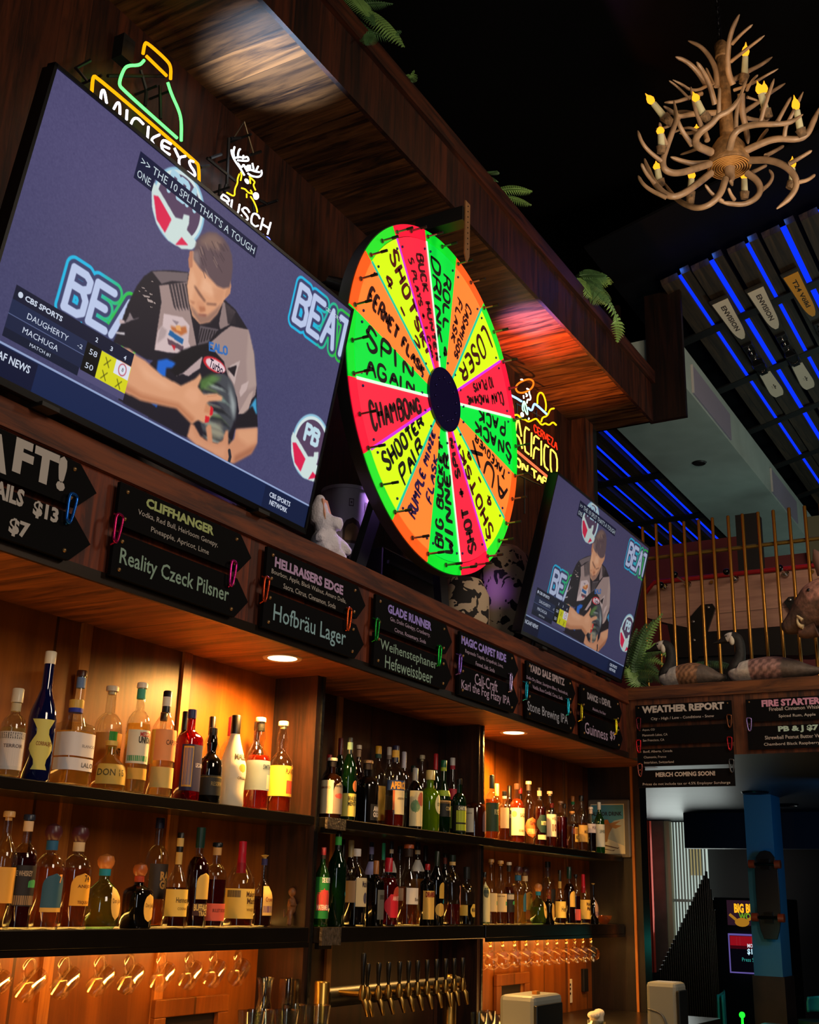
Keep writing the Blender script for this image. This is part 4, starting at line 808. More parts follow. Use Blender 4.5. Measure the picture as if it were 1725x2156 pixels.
def bottle(z0, Yb, R, row, u, vb, vt, wpx, shape, glass, liq, fill_, cap, labels, label, group):
    p = at(u, vb, Y=Yb)
    # the axis is upright: its height is where the upright through the base meets the photographed top
    x = p[0]; k = depth((x, Yb, z0))
    e = np.array([x, Yb, z0])
    uv = lambda z: (CY-F*((np.array([x, Yb, z])-EYE) @ U2)/((np.array([x, Yb, z])-EYE) @ fw))
    lo, hi = 0.03, 0.6
    for _ in range(40):
        md = (lo+hi)/2
        if uv(z0+md) > vt: lo = md
        else: hi = md
    h = min((lo+hi)/2, 0.365); turn = -0.62*math.degrees(math.atan2(x, Yb))
    t = thing('liquor_bottle', label, 'bottle', (x, Yb, z0), group)
    pr = [(r*R, z*h) for r, z in PROF[shape]]
    sq = sqshape(4) if shape in ('sq', 'dj') else None
    if sq: turn = -12.0
    b = MB().lathe([(0.0, 0.002)]+pr, x, Yb, z0, 24, sq).build('glass', GLASS[glass], t, smooth=50)
    if liq and fill_ > 0:
        zz = fill_*h; q = []
        for (r0, za), (r1, zb) in zip(pr[:-1], pr[1:]):
            if za >= zz: break
            q.append((r0*0.93, max(za, 0.006)))
            if zb > zz: q.append(((r0+(r1-r0)*(zz-za)/(zb-za))*0.93, zz)); break
        q = [(0.0, 0.006)]+q+[(0.0, q[-1][1])]
        MB().lathe(q, x, Yb, z0, 20, sq).build('liquor', liquid(liq), t, smooth=50)
    nr, nz = pr[-1]; kind, cc = cap[0], cap[1]
    mb = MB()
    if kind == 'screw': mb.lathe([(nr*1.12, nz-0.05*h), (nr*1.15, nz-0.02*h), (nr*1.15, h*0.995), (nr*1.0, h), (0, h)], x, Yb, z0, 16)
    elif kind == 'long': mb.lathe([(nr*1.10, nz-0.16*h), (nr*1.10, h*0.99), (nr*0.9, h), (0, h)], x, Yb, z0, 16)
    elif kind == 'cork': mb.lathe([(nr*0.8, nz-0.03*h), (nr*0.8, nz), (nr*1.35, nz), (nr*1.35, h*0.99), (nr*1.2, h), (0, h)], x, Yb, z0, 16)
    elif kind == 'ball':
        mb.lathe([(nr*0.8, nz-0.02*h), (nr*1.2, nz), (nr*1.6, nz+(h-nz)*0.25), (nr*1.72, nz+(h-nz)*0.5), (nr*1.4, nz+(h-nz)*0.82), (0, h)], x, Yb, z0, 18)
    elif kind == 'wax': mb.lathe([(nr*1.45, nz-0.33*h), (nr*1.35, nz-0.25*h), (nr*1.1, nz-0.12*h), (nr*1.18, nz-.1*h), (nr*1.1, nz-.08*h), (nr*1.1, h*0.99), (0, h)], x, Yb, z0, 16)
    elif kind == 'knob': mb.lathe([(nr*0.8, nz-.02*h), (nr*0.7, nz+(h-nz)*.2), (nr*1.5, nz+(h-nz)*0.7), (nr*1.5, h*0.99), (0, h)], x, Yb, z0, 16)
    mb.build('cap', cap_mat(cc), t, smooth=50)
    if len(cap) > 2:
        MB().lathe([(nr*1.12, nz-0.10*h), (nr*1.12, nz-0.01*h)], x, Yb, z0, 16).build('neck_band', paper(cap[2]), t, smooth=50)
    def rat(z):
        for (r0, za), (r1, zb) in zip(pr[:-1], pr[1:]):
            if za <= z <= zb: return r0+(r1-r0)*(z-za)/(zb-za+1e-9)
        return pr[-1][0]
    for L in labels:
        zf0, zf1, a0, a1, c = L[:5]; shp = L[5] if len(L) > 5 else 'r'; txts = L[6:] if len(L) > 6 else ()
        v = []; f = []; n1, n2 = 16, 10
        for j in range(n2+1):
            for i in range(n1+1):
                s, tt = i/n1*2-1, j/n2*2-1
                if shp == 'o': s *= math.sqrt(max(0, 1-tt*tt))
                if shp == 'a' and tt > 0.2: s *= math.sqrt(max(0.0, 1-((tt-0.2)/0.8)**2))
                if shp == 'h': s *= 1-max(0, abs(tt)-0.3)*0.8
                if shp == 'w': s *= 0.72+0.28*math.cos(tt*5.0+0.6)
                a = math.radians((a0+a1)/2+s*(a1-a0)/2-90+turn); z = (zf0+(zf1-zf0)*(tt+1)/2)*h
                rr = (rat(z)+0.0007)*(sq(a) if sq else 1); v.append((x+rr*math.cos(a), Yb+rr*math.sin(a), z0+z))
        for j in range(n2):
            for i in range(n1): k0 = j*(n1+1)+i; f.append((k0, k0+1, k0+n1+2, k0+n1+1))
        lo_ = MB().add(v, f).build('label', paper(c), t, smooth=60)
        for s, zc, hh, b0, b1, ink, bd in txts:
            gv_, gf, asp = glyphs(s, bd+.012); hh *= 1.35; w_ = []
            for px, py in gv_:
                a = math.radians(b0+(b1-b0)*px-90+turn); z = (zc+(py-0.5)*hh)*h; rr = (rat(z)+0.0014)*(sq(a) if sq else 1)
                w_.append((x+rr*math.cos(a), Yb+rr*math.sin(a), z0+z))
            MB().add(w_, gf).build('lettering', pbr('label ink '+ink, ink, 0.7), lo_)
    return t
CR, KR = 'f0e2c0', 'e8b850'
W1, W2, W3 = 'on left upper shelf', 'on left lower shelf', 'on middle upper shelf'
W4, W5, W6 = 'on right upper shelf', 'on middle lower shelf', 'on right lower shelf'
GRP = {W1: 'bottles on the left bay upper shelf', W2: 'bottles on the left bay lower shelf', W3: 'bottles on the middle bay upper shelf', W4: 'bottles on the right bay upper shelf', W5: 'bottles on the middle bay lower shelf', W6: 'bottles on the right bay lower shelf'}
# front rows: (row, u, base v, top v, width, shape, glass, liquor, fill, cap, labels, look)
K = '1a1412'
def lb(z0, z1, c, a0=-85, a1=60, sh='r', *t): return (z0, z1, a0, a1, c, sh)+t
B1 = [
 (0, 14, 1638, 1450, 50, 'dome', 'clear', 'f0dc9a', .60, ('cork', 'd8cbb0', 'c8b890'), [lb(.08, .50, 'cfc8c0', -85, 75), lb(.42, .49, '5a5650', -85, 76, 'r', ('ST. GEORGE', .455, .03, -60, 50, 'd8d0c4', 0)), lb(.12, .40, 'd9cfc8', -60, 60, 'r', ('TERROIR', .34, .03, -50, 40, '5a4a48', 0))], 'clear bottle with grey and white label, leftmost'),
 (0, 73, 1646, 1372, 56, 'tall', 'blue', None, 0, ('screw', 'e8ddc0'), [lb(.08, .46, 'd8cf6a', -60, 45, 'w', ('CORRALEJO', .27, .03, -30, 35, '8a3a10', 0))], 'very tall dark blue bottle with curved yellow label'),
 (2, 145, 1655, 1407, 46, 'tall', 'clear', 'e8a860', .40, ('cork', '4a2210', '6a86b0'), [], 'tall clear bottle with brown stopper behind the square tequila'),
 (0, 141, 1652, 1474, 84, 'sq', 'clear', 'f6d25a', .62, ('screw', 'e8b850', '2a38a8'), [lb(.33, .60, 'e2dcdc', -88, 82, 'r', ('BLANCO', .45, .025, 0, 50, '8a8690', 0)), lb(.17, .31, 'e6e0e0', -88, 82, 'r', ('LALO', .235, .04, 5, 50, '3c3840', 0))], 'broad clear bottle with white block label and gold top'),
 (1, 214, 1661, 1445, 58, 'rnd', 'clear', 'd89a50', .45, ('cork', 'e2d0b0'), [lb(.15, .55, 'c08030', -80, 70, 'r', ('MONTE', .38, .05, -10, 60, '1a0e08', .02)), lb(.40, .56, '1f9a30', -10, 25)], 'clear bottle with orange and black label and cork top'),
 (0, 224, 1668, 1560, 76, 'bell', 'yell', 'f0c848', .60, ('screw', 'f0c860'), [lb(.12, .52, 'd9b04a', -60, 60, 'r', ('DON 15', .35, .10, -55, 40, '5a4a1c', 0))], 'short wide embossed golden bottle'),
 (0, 277, 1672, 1438, 52, 'rnd', 'clear', 'f2d27a', .62, ('cork', 'f0dcc0', '48a888'), [lb(.26, .56, 'e9e0c4', -65, 75, 'r', ('MEZCAL', .52, .03, -5, 60, 'b83020', .03), ('UNION', .47, .045, -10, 60, '2a2420', .03)), lb(.28, .33, '4aa060', -60, 50), lb(.12, .22, 'e0a83c', -50, 70)], 'clear bottle with cream label of green rays'),
 (0, 333, 1678, 1455, 50, 'std', 'clear', 'f4d890', .62, ('long', '17151a', 'e8e0d0'), [lb(.33, .62, 'ee9a5c', -60, 85, 'r', ('CAPURRO', .50, .035, -5, 80, '4a2414', 0)), lb(.30, .62, 'f0c850', -95, -60), lb(.08, .27, 'd8b868', -70, 70)], 'clear bottle with orange label and black neck wrap'),
 (1, 330, 1672, 1500, 40, 'std', 'clear', 'c88a3a', .5, ('screw', '17131a'), [], 'dark capped bottle half hidden behind the orange label'),
 (1, 376, 1682, 1498, 40, 'std', 'brown', None, 0, ('long', '14100e'), [], 'black capped bottle half hidden behind the navy label'),
 (0, 389, 1686, 1494, 50, 'sq', 'red', '8a0e14', .66, ('screw', '1c2060'), [lb(.10, .60, '14164a', -75, 80, 'r', ('LECARRE', .38, .035, 5, 70, 'c8c4d8', 0)), lb(.14, .58, 'c8a040', -62, -14), lb(.16, .56, '6a6a90', -58, -18)], 'square dark red bottle with navy and gold label'),
 (1, 434, 1688, 1509, 40, 'std', 'clear', 'd07828', .6, ('long', '17110d'), [], 'amber bottle with tall black cap behind the black coffee bottle'),
 (0, 437, 1689, 1533, 48, 'kink', 'dark', None, 0, ('screw', '14110f'), [lb(.10, .36, '1c1a14', -85, 75, 'r', ('RESERVE', .25, .04, -10, 60, '8a7a4a', 0)), lb(.33, .345, 'a89048', -85, 75)], 'short black bottle with black and gold label'),
 (1, 476, 1692, 1510, 42, 'rnd', 'clear', 'b04020', .5, ('long', 'a01424'), [], 'amber bottle with red capsule behind the white rum'),
 (0, 484, 1696, 1506, 54, 'slope', 'frost', None, 0, ('long', '17120e'), [lb(.30, .52, 'ece2cc', -30, 75, 'r', ('MALIBU', .53, .05, -12, 78, '2a2018', .02), ('ORIGINAL', .30, .022, 5, 70, '4a3a2a', 0)), lb(.36, .46, 'e89a28', 10, 50, 'o')], 'frosted white bottle with black cap and sunset label'),
 (1, 530, 1700, 1520, 36, 'std', 'brown', None, 0, ('screw', '17120e'), [], 'brown bottle with dark cap behind the blue grey label'),
 (0, 537, 1702, 1511, 50, 'kink', 'clear', 'c83c1c', .58, ('cork', 'e6c89a', '1c1a18'), [lb(.20, .52, '8496a0', -90, 60, 'r', ('SMITH', .45, .04, 5, 55, '2a3a48', 0)), lb(.22, .37, 'dcc4b0', 30, 75)], 'clear bottle with blue grey label over red spirit'),
 (0, 586, 1708, 1519, 48, 'kink', 'clear', 'c0501c', .16, ('cork', 'ead8a0'), [lb(.17, .50, 'e8b038', -95, 75, 'r', ('PLANTER', .44, .04, 5, 72, '4a2410', 0)), lb(.20, .34, 'c83c28', 12, 72)], 'clear bottle with yellow label and red square, rightmost')]
B2 = [
 (0, -10, 1938, 1708, 56, 'std', 'clear', 'a02818', .6, ('cork', 'd0a060'), [lb(.22, .52, 'd8a040', -80, 80)], 'red spirit bottle cut off by the left edge'),
 (0, 33, 1950, 1715, 54, 'rnd', 'clear', '6a0a0c', .66, ('cork', '20283a', 'd8b890'), [lb(.20, .55, '17141a', -70, 80, 'r', ('RYE WHISKEY', .48, .035, -60, 30, 'b8a890', 0)), lb(.36, .43, '3a9a58', 15, 70, 'a'), lb(.21, .29, '8a7050', -50, 70)], 'dark red bottle with black label and green hill'),
 (0, 89, 1953, 1733, 60, 'dome', 'clear', 'c87a28', .58, ('ball', '4a2028', '1f5f88'), [lb(.20, .52, '28566e', -35, 65, 'a', ('7', .47, .06, 30, 45, 'e0a050', .03)), lb(.16, .20, 'd8a848', -35, 65)], 'amber bottle with blue arched label and maroon stopper'),
 (0, 147, 1951, 1737, 60, 'dome', 'clear', 'b86a20', .58, ('ball', '4a2028', 'd8bc90'), [lb(.22, .53, 'e8a830', -30, 68, 'a', ('74', .48, .05, 20, 45, '4a2a10', .02), ('ANEJO', .40, .03, -5, 55, '6a3a10', 0), ('TEQUILA', .25, .025, 0, 55, '6a2a10', 0))], 'amber bottle with yellow arched label and maroon stopper'),
 (0, 209, 1952, 1797, 74, 'ball', 'teal', 'e0b048', .40, ('ball', 'c87838', '1490a8'), [lb(.12, .56, 'eec060', 12, 60, 'o', ('Don Julio', .36, .06, 18, 55, '6a4a20', 0))], 'round squat bottle with wooden stopper and teal neck band'),
 (0, 284, 1950, 1816, 58, 'dj', 'dark', None, 0, ('ball', 'a85a28', 'c0401c'), [lb(.10, .52, 'efbe58', -5, 62, 'o', ('Don Julio', .34, .06, 5, 55, '6a4a20', 0))], 'short black square bottle with oval cream label'),
 (1, 318, 1944, 1722, 48, 'rnd', 'clear', 'c88a38', .42, ('screw', '1a1c3a'), [lb(.25, .57, '3a2c22', -50, 80, 'r', ('RA', .46, .06, 5, 60, 'd89a48', .03), ('GU', .38, .06, 5, 60, 'd89a48', .03))], 'tall clear bottle with brown label and long thin neck'),
 (0, 365, 1944, 1753, 48, 'cog', 'clear', '7a2c0c', .42, ('long', '14110e', 'c8a860'), [lb(.12, .40, 'ecc658', -75, 65, 'r', ('Hennessy', .28, .055, -15, 62, '3a2410', 0), ('COGNAC', .20, .02, -5, 55, '6a4a18', 0)), lb(.66, .93, 'c8a458', -170, 170)], 'cognac bottle with yellow label and gold neck foil'),
 (0, 408, 1944, 1742, 46, 'dome', 'clear', '5a1008', .70, ('screw', '103028'), [lb(.28, .54, 'e0b858', -20, 72, 'a'), lb(.12, .24, '3a1008', -30, 60, 'r', ('BUFFALO', .20, .05, -25, 55, 'e0c070', .03), ('TRACE', .14, .035, 0, 55, 'e0c070', .02))], 'dark red bottle with pale bison shaped label'),
 (0, 446, 1944, 1774, 46, 'rnd', 'clear', '7a1810', .56, ('cork', '12161a', 'd0a060'), [lb(.08, .28, 'e4624a', -80, 78, 'r', ('BULLEIT BOURBON', .20, .03, -20, 72, '5a1c14', 0))], 'whiskey bottle with coral red lower label and black cork'),
 (0, 500, 1944, 1770, 60, 'squat', 'clear', '9a4014', .35, ('wax', 'b4142c'), [lb(.10, .44, 'efc85c', -88, 70, 'r', ("Maker's", .38, .05, 8, 62, '4a2a10', .01), ('Mark', .30, .05, 12, 62, '4a2a10', .01), ('WHISKY', .20, .025, 12, 55, '4a2a10', 0)), lb(.34, .42, '7a6238', -72, -15)], 'whisky bottle with red dipped wax neck and yellow label'),
 (0, 549, 1940, 1799, 42, 'cog', 'clear', '6a2a10', .42, ('knob', 'c09a48', '2c2a60'), [lb(.16, .56, 'd8b060', -15, 62, 'r', ('Crown', .38, .05, 0, 52, '8a3a28', 0)), lb(.20, .29, '58286a', -12, 58)], 'bottle with gold crown stopper and purple striped label')]
B3 = [
 (1, 688, 1712, 1589, 30, 'std', 'brown', None, 0, ('screw', '8a1c18'), [], 'small red capped bottle behind the white cross label'),
 (1, 711, 1714, 1554, 30, 'wine', 'dgreen', None, 0, ('long', '5a1418'), [], 'dark green bottle with dull red capsule'),
 (0, 695, 1714, 1596, 46, 'rnd', 'brown', None, 0, ('cork', 'e8d8c0', '160c08'), [lb(.08, .62, 'e6d2a8', -95, -10, 'r', ('AMARO', .50, .03, -80, -25, '8a3a20', 0)), lb(.08, .60, '8a8078', -10, 70, 'a', ('AROMATIC', .53, .03, 0, 55, '2a2220', 0)), lb(.32, .42, 'b83a34', 0, 60, 'o')], 'brown bottle with white side label and red white stopper'),
 (0, 731, 1720, 1553, 32, 'wine', 'dgreen', None, 0, ('long', '1c2228', '9ac0a0'), [lb(.05, .32, 'd8c860', -85, 65, 'r', ('BRAULIO', .26, .04, -20, 55, '2a2a14', .02), ('MENTA', .20, .04, -20, 50, '2a2a14', .02)), lb(.34, .48, 'd07840', 10, 65, 'o')], 'tall dark green bottle with cream label and pale neck ring'),
 (1, 750, 1722, 1569, 26, 'std', 'brown', None, 0, ('cork', 'd8c8b0', 'a88868'), [], 'dark bottle with cream cap beside the tall green bottle'),
 (0, 770, 1727, 1601, 48, 'rnd', 'dark', None, 0, ('cork', '8a6a48', '2a1a10'), [lb(.05, .30, '0e0c0c', 0, 75, 'r', ('AMA', .23, .06, 15, 62, 'c8c4c0', .04), ('OSCA', .14, .06, 15, 66, 'c8c4c0', .04))], 'broad black bottle with white lettering and wooden stopper'),
 (1, 792, 1726, 1571, 34, 'rnd', 'clear', 'b8862c', .5, ('screw', 'd8a028', '14403a'), [lb(.08, .50, 'd8a438', -30, 75)], 'clear bottle with bright yellow cap and dark neck'),
 (2, 815, 1728, 1573, 26, 'std', 'clear', 'c8b090', .4, ('screw', 'd0c4b4', '8a7868'), [], 'clear bottle with pale grey cap left of the blue label'),
 (0, 829, 1733, 1570, 40, 'std', 'clear', 'd0381c', .20, ('long', '161a3a', 'c8a040'), [lb(.44, .56, '1c3c78', -70, 75, 'r', ('APEROL', .50, .07, -45, 60, 'f0b040', .04)), lb(.15, .44, 'e0cfa0', -20, 55, 'r', ('APERITIVO', .34, .02, -5, 45, '6a4a30', 0)), lb(.20, .44, 'd86a30', -32, -20)], 'clear bottle with slanted blue label and red remains'),
 (1, 847, 1733, 1583, 28, 'std', 'clear', '30302c', .6, ('long', 'b8b4c4'), [lb(.30, .52, '171c1a', -50, 75, 'r', ('OLD GIN', .44, .05, -20, 60, '6a8a70', 0))], 'clear bottle with lilac white capsule right of the blue label'),
 (2, 868, 1733, 1612, 28, 'rnd', 'clear', 'd8d0b0', .3, ('screw', '12261c'), [], 'small clear bottle with dark green cap'),
 (2, 886, 1735, 1590, 26, 'std', 'clear', 'd8d0b0', .3, ('cork', 'c8b894'), [], 'tall clear bottle with pale cork behind the green gin'),
 (0, 872, 1736, 1617, 32, 'std', 'dark', None, 0, ('long', '8e9298'), [lb(.05, .62, 'e4d4a0', -60, 70), lb(.36, .60, 'c05038', 0, 66, 'o'), lb(.26, .48, '5a8a5a', -50, 20, 'o')], 'dark bottle with floral label and silver capsule'),
 (0, 904, 1742, 1622, 40, 'dome', 'lime', 'b4d420', .82, ('cork', 'd8c078'), [lb(.28, .60, 'dcd6a0', 10, 85, 'o', ('CENTURY', .44, .04, 25, 75, '3a4a20', 0))], 'bright green bottle with round pale label'),
 (1, 915, 1740, 1584, 28, 'wine', 'dgreen', None, 0, ('long', 'b01c24'), [], 'green bottle with bright red capsule'),
 (0, 932, 1745, 1601, 30, 'tall', 'dgreen', None, 0, ('screw', '0f5a38', '9ab030'), [lb(.22, .42, '16160e', -80, 75, 'r', ('COME', .33, .04, 0, 55, 'c8b070', 0)), lb(.40, .44, 'c89a58', -80, 75), lb(.50, .58, '8aa828', -80, 75)], 'slim green bottle with black label and green cap'),
 (1, 951, 1748, 1557, 27, 'tall', 'clear', '14100e', .40, ('screw', 'd4d2cc', 'a01c2c'), [lb(.46, .60, 'a8182a', -120, 120), lb(.10, .38, '5a7a28', -40, 60)], 'tallest clear bottle with white cap and red neck wrap'),
 (1, 968, 1749, 1612, 26, 'wine', 'dark', None, 0, ('screw', '2c2a30', 'b8b4b0'), [], 'dark bottle with black cap left of the lemon cap'),
 (1, 980, 1751, 1604, 26, 'wine', 'dgreen', None, 0, ('long', 'c8b020'), [lb(.30, .44, 'c8a860', 20, 80, 'o')], 'dark bottle with lemon yellow capsule, rightmost at back'),
 (0, 966, 1751, 1640, 28, 'rnd', 'dgreen', None, 0, ('screw', '14120e'), [lb(.06, .52, '1a1c10', -75, 75, 'r', ('CHARTREUSE', .47, .05, -30, 70, 'e0e0c0', .02)), lb(.22, .43, 'b8c828', -45, 60), lb(.08, .19, 'b8c828', -45, 60)], 'dark bottle with two lime yellow label squares'),
 (0, 1000, 1754, 1660, 44, 'rnd', 'clear', '8a3c10', .70, ('screw', '17120e'), [lb(.10, .58, 'e4dcc8', -85, -30, 'r', ('BOURBON', .48, .02, -80, -40, '5a5048', 0)), lb(.12, .56, '5a4450', 20, 75, 'a')], 'broad amber bottle standing before the bay divider')]
B4 = [
 (2, 1012, 1757, 1650, 24, 'std', 'brown', None, 0, ('screw', '17120e'), [], 'dark capped bottle half hidden at the divider'),
 (1, 1046, 1763, 1650, 24, 'std', 'clear', 'c8a040', .6, ('long', 'b8c060'), [], 'bottle with yellow green capsule at the back'),
 (0, 1035, 1763, 1632, 28, 'rnd', 'clear', 'c07a20', .62, ('long', '1c2a1c'), [lb(.12, .56, '1c3a22', -80, 75, 'r', ('RYE', .42, .06, 0, 50, 'b0a878', .02))], 'amber bottle with dark green label and green neck'),
 (2, 1073, 1766, 1654, 24, 'std', 'brown', None, 0, ('long', '14110f'), [], 'dark bottle with black capsule at the back'),
 (0, 1062, 1768, 1666, 27, 'sq', 'clear', 'a86020', .30, ('screw', '17140f', 'e8e0c8'), [lb(.25, .66, 'd8c49a', -90, -5), lb(.10, .62, '26241c', 0, 85, 'r', ('KNOB CREEK', .5, .06, 8, 75, 'c8c0a0', 0))], 'square bottle with cream and black wraparound label'),
 (0, 1089, 1771, 1650, 31, 'rnd', 'clear', 'c04a18', .74, ('screw', '3a2418'), [lb(.12, .58, 'ead6a0', -85, 60, 'r', ('BASIL', .46, .05, 0, 50, '4a3a24', .01), ('BOURBON', .2, .03, -10, 40, '4a3a24', 0)), lb(.42, .53, '8a7a50', -65, -25, 'o')], 'red amber bottle with large cream label'),
 (2, 1096, 1772, 1659, 22, 'std', 'brown', None, 0, ('screw', 'a01c1c'), [], 'bottle with red cap behind the large cream label'),
 (0, 1114, 1777, 1645, 27, 'std', 'clear', '8a2410', .60, ('cork', 'e0b878', '2a1a10'), [lb(.10, .42, 'c85c20', -55, 75, 'o', ('Garrison', .33, .05, -15, 60, '2a1208', .01)), lb(.16, .24, 'dcb070', -40, 60)], 'dark red bottle with orange medallion label'),
 (0, 1137, 1780, 1658, 26, 'std', 'clear', '6a1c10', .66, ('long', '14100e', 'c0a080'), [lb(.10, .18, 'e0cf98', -40, 70), lb(.22, .52, '14302c', -50, 78, 'h', ('RITTEN', .38, .05, -10, 65, 'd8c890', .02))], 'dark bottle with black diamond label and black capsule'),
 (0, 1159, 1785, 1666, 26, 'std', 'clear', 'a83a14', .50, ('cork', 'd8b890'), [lb(.18, .58, 'e6d8b4', -55, 75, 'r', ('WILD', .50, .04, -10, 50, '5a3a28', 0), ('101', .34, .10, -5, 60, '8a4a28', .03))], 'clear necked bottle with cream label numbered 101'),
 (2, 1163, 1784, 1691, 22, 'std', 'brown', None, 0, ('screw', '9a1c18'), [], 'bottle with red cap behind the cream numbered label'),
 (0, 1182, 1787, 1687, 27, 'sq', 'clear', '8a1018', .70, ('cork', '6a5448'), [lb(.07, .20, '8a4a40', 10, 70)], 'dark red square bottle with tiny low label'),
 (2, 1190, 1788, 1692, 20, 'std', 'clear', '8a3014', .5, ('screw', '2a2220'), [], 'bottle with dark cap behind the dark red square bottle'),
 (0, 1206, 1790, 1708, 24, 'rnd', 'clear', 'b06a20', .60, ('cork', 'd89a50'), [lb(.20, .58, 'd0a848', 0, 78, 'r', ('NO 24', .32, .08, 10, 65, '3a3020', .02)), lb(.40, .55, '8a4420', -20, 50)], 'small amber bottle with wooden cap and yellow label'),
 (2, 1208, 1790, 1676, 20, 'std', 'clear', '7a4a20', .5, ('screw', 'c07838', '0f7a48'), [], 'bottle with green neck and copper cap'),
 (0, 1226, 1792, 1675, 25, 'std', 'clear', 'b06018', .50, ('screw', '10141a'), [lb(.16, .46, 'd8a850', -50, 75, 'r', ('MALT', .34, .05, 0, 55, '4a2a14', 0))], 'tall clear necked bottle with tan label'),
 (0, 1246, 1795, 1699, 20, 'rnd', 'clear', '3a0c14', .64, ('cork', 'e8ddd0', 'd0b8a8'), [lb(.42, .62, 'd8c8c4', -80, 75, 'r', ('PORT', .53, .05, -10, 45, '5a3a40', 0))], 'dark purple red bottle with short white label and white cap'),
 (0, 1264, 1798, 1689, 20, 'std', 'green', None, 0, ('screw', 'd0ccc0', 'c8c4b8'), [lb(.12, .56, 'dcd8c0', -85, 75, 'r', ('LAPHROAIG', .42, .05, -25, 70, '2a3a28', 0))], 'green bottle with tall white label, rightmost')]
B5 = [
 (0, 674, 1945, 1784, 30, 'std', 'green', '0e6a28', .8, ('screw', '8a2a30', '14100e'), [lb(.10, .62, '167a34', -90, 80, 'r', ('DE KUYPER', .58, .05, -20, 75, 'dcdcdc', .03)), lb(.20, .48, 'd8303c', -60, 60, 'a', ('WATERMELON', .24, .05, -55, 60, 'f0d8d0', .02))], 'green liqueur bottle with red melon slice label'),
 (0, 705, 1945, 1750, 38, 'wine', 'dgreen', None, 0, ('long', '0c1410', '2ea040'), [], 'tall textured dark green bottle without label'),
 (1, 716, 1945, 1767, 26, 'std', 'dark', None, 0, ('long', '121014'), [], 'black necked bottle behind the textured green bottle'),
 (1, 733, 1945, 1769, 34, 'wine', 'brown', None, 0, ('long', 'c8b078'), [], 'dark bottle with cream capsule'),
 (0, 746, 1945, 1787, 44, 'std', 'clear', '241018', .30, ('screw', 'd4d0cc'), [lb(.25, .62, 'dcc89a', -20, 85, 'r', ('Mathilde', .54, .06, 15, 70, '3a3040', 0)), lb(.28, .44, '3a3a5a', 25, 60, 'o'), lb(.30, .58, 'a88a68', -85, -22)], 'clear bottle with berry label and white cap'),
 (1, 777, 1944, 1773, 28, 'std', 'dark', None, 0, ('long', '1a1c30', '7a7ab0'), [lb(.60, .76, '8a88b8', -80, 80)], 'dark bottle with lavender neck label at the back'),
 (0, 788, 1946, 1812, 34, 'sq', 'dark', None, 0, ('long', 'b0703c'), [lb(.10, .55, '5c5f5c', -30, 75, 'r', ('ESPRESSO', .44, .05, -10, 60, '1c1c1c', 0))], 'square black bottle with grey label and copper cap'),
 (2, 803, 1946, 1775, 26, 'std', 'clear', 'c8b8a0', .3, ('long', '2ea890'), [], 'bottle with sea green capsule at the back'),
 (0, 815, 1946, 1806, 42, 'rnd', 'clear', 'a41418', .70, ('long', 'c0182a'), [lb(.36, .58, 'b8402c', 10, 75, 'o'), lb(.12, .46, 'c8142c', -40, 80, 'h', ('AMARETTO', .40, .05, 5, 75, 'f0b0a8', .02))], 'red bottle with red capsule and red shield label'),
 (1, 820, 1946, 1771, 28, 'std', 'dark', None, 0, ('screw', '14182c', 'd8d0c0'), [lb(.62, .76, 'd0ccc4', -80, 80)], 'dark bottle with orange fruit neck label at the back'),
 (1, 838, 1946, 1781, 28, 'slope', 'clear', 'e08a50', .48, ('screw', '1c2028'), [lb(.22, .46, 'd8a890', -70, 20)], 'clear bottle of pink liqueur with dark cap'),
 (0, 857, 1947, 1778, 42, 'tall', 'clear', 'b0601c', .30, ('cork', 'a85028', '2a1a14'), [lb(.26, .46, 'e0d8cc', -30, 80, 'r', ('Bonal', .32, .03, 20, 70, '5a4a40', 0))], 'wide clear bottle with white label and copper stopper'),
 (1, 876, 1946, 1773, 30, 'std', 'clear', 'd8a838', .55, ('screw', '14182a', 'd8d4c8'), [lb(.64, .78, 'd0ccc4', -80, 80), lb(.14, .36, 'd8cfa8', -20, 60, 'h', ('LIMON', .26, .05, 0, 50, '5a5a30', 0))], 'clear citrus bottle with blue cap and pale hexagon label'),
 (0, 898, 1945, 1819, 28, 'sq', 'dark', None, 0, ('screw', 'b01c20'), [lb(.10, .56, 'e6bc5c', -85, 75, 'r', ('DRAMBUIE', .50, .07, -60, 65, '8a2418', .04))], 'black bottle with yellow label and red cap'),
 (2, 893, 1945, 1780, 26, 'wine', 'dark', None, 0, ('long', '0e1014'), [], 'tall black bottle at the back'),
 (0, 918, 1944, 1792, 30, 'wine', 'dark', None, 0, ('long', '1c281c'), [lb(.36, .58, 'c8a040', 0, 70, 'a'), lb(.12, .30, 'd0a848', -30, 60, 'o')], 'black bottle with oval and arched gold labels'),
 (1, 935, 1946, 1797, 24, 'wine', 'dark', None, 0, ('long', '101010', '6a2a20'), [], 'black bottle with red neck mark'),
 (0, 951, 1947, 1800, 34, 'std', 'clear', 'a0281c', .30, ('screw', '14221c', 'c8a86a'), [lb(.26, .56, 'b07a68', 35, 80, 'w')], 'clear bottle a third full of red spirit'),
 (0, 982, 1947, 1825, 34, 'dome', 'clear', '1c100c', .34, ('screw', '1a1c1c'), [lb(.16, .34, 'd8b44c', -80, -15, 'r'), lb(.14, .36, 'd8b850', 5, 75, 'h', ('MR BLACK', .26, .05, 15, 65, '2a2418', .02))], 'clear bottle with gold hexagon label and dark liqueur')]
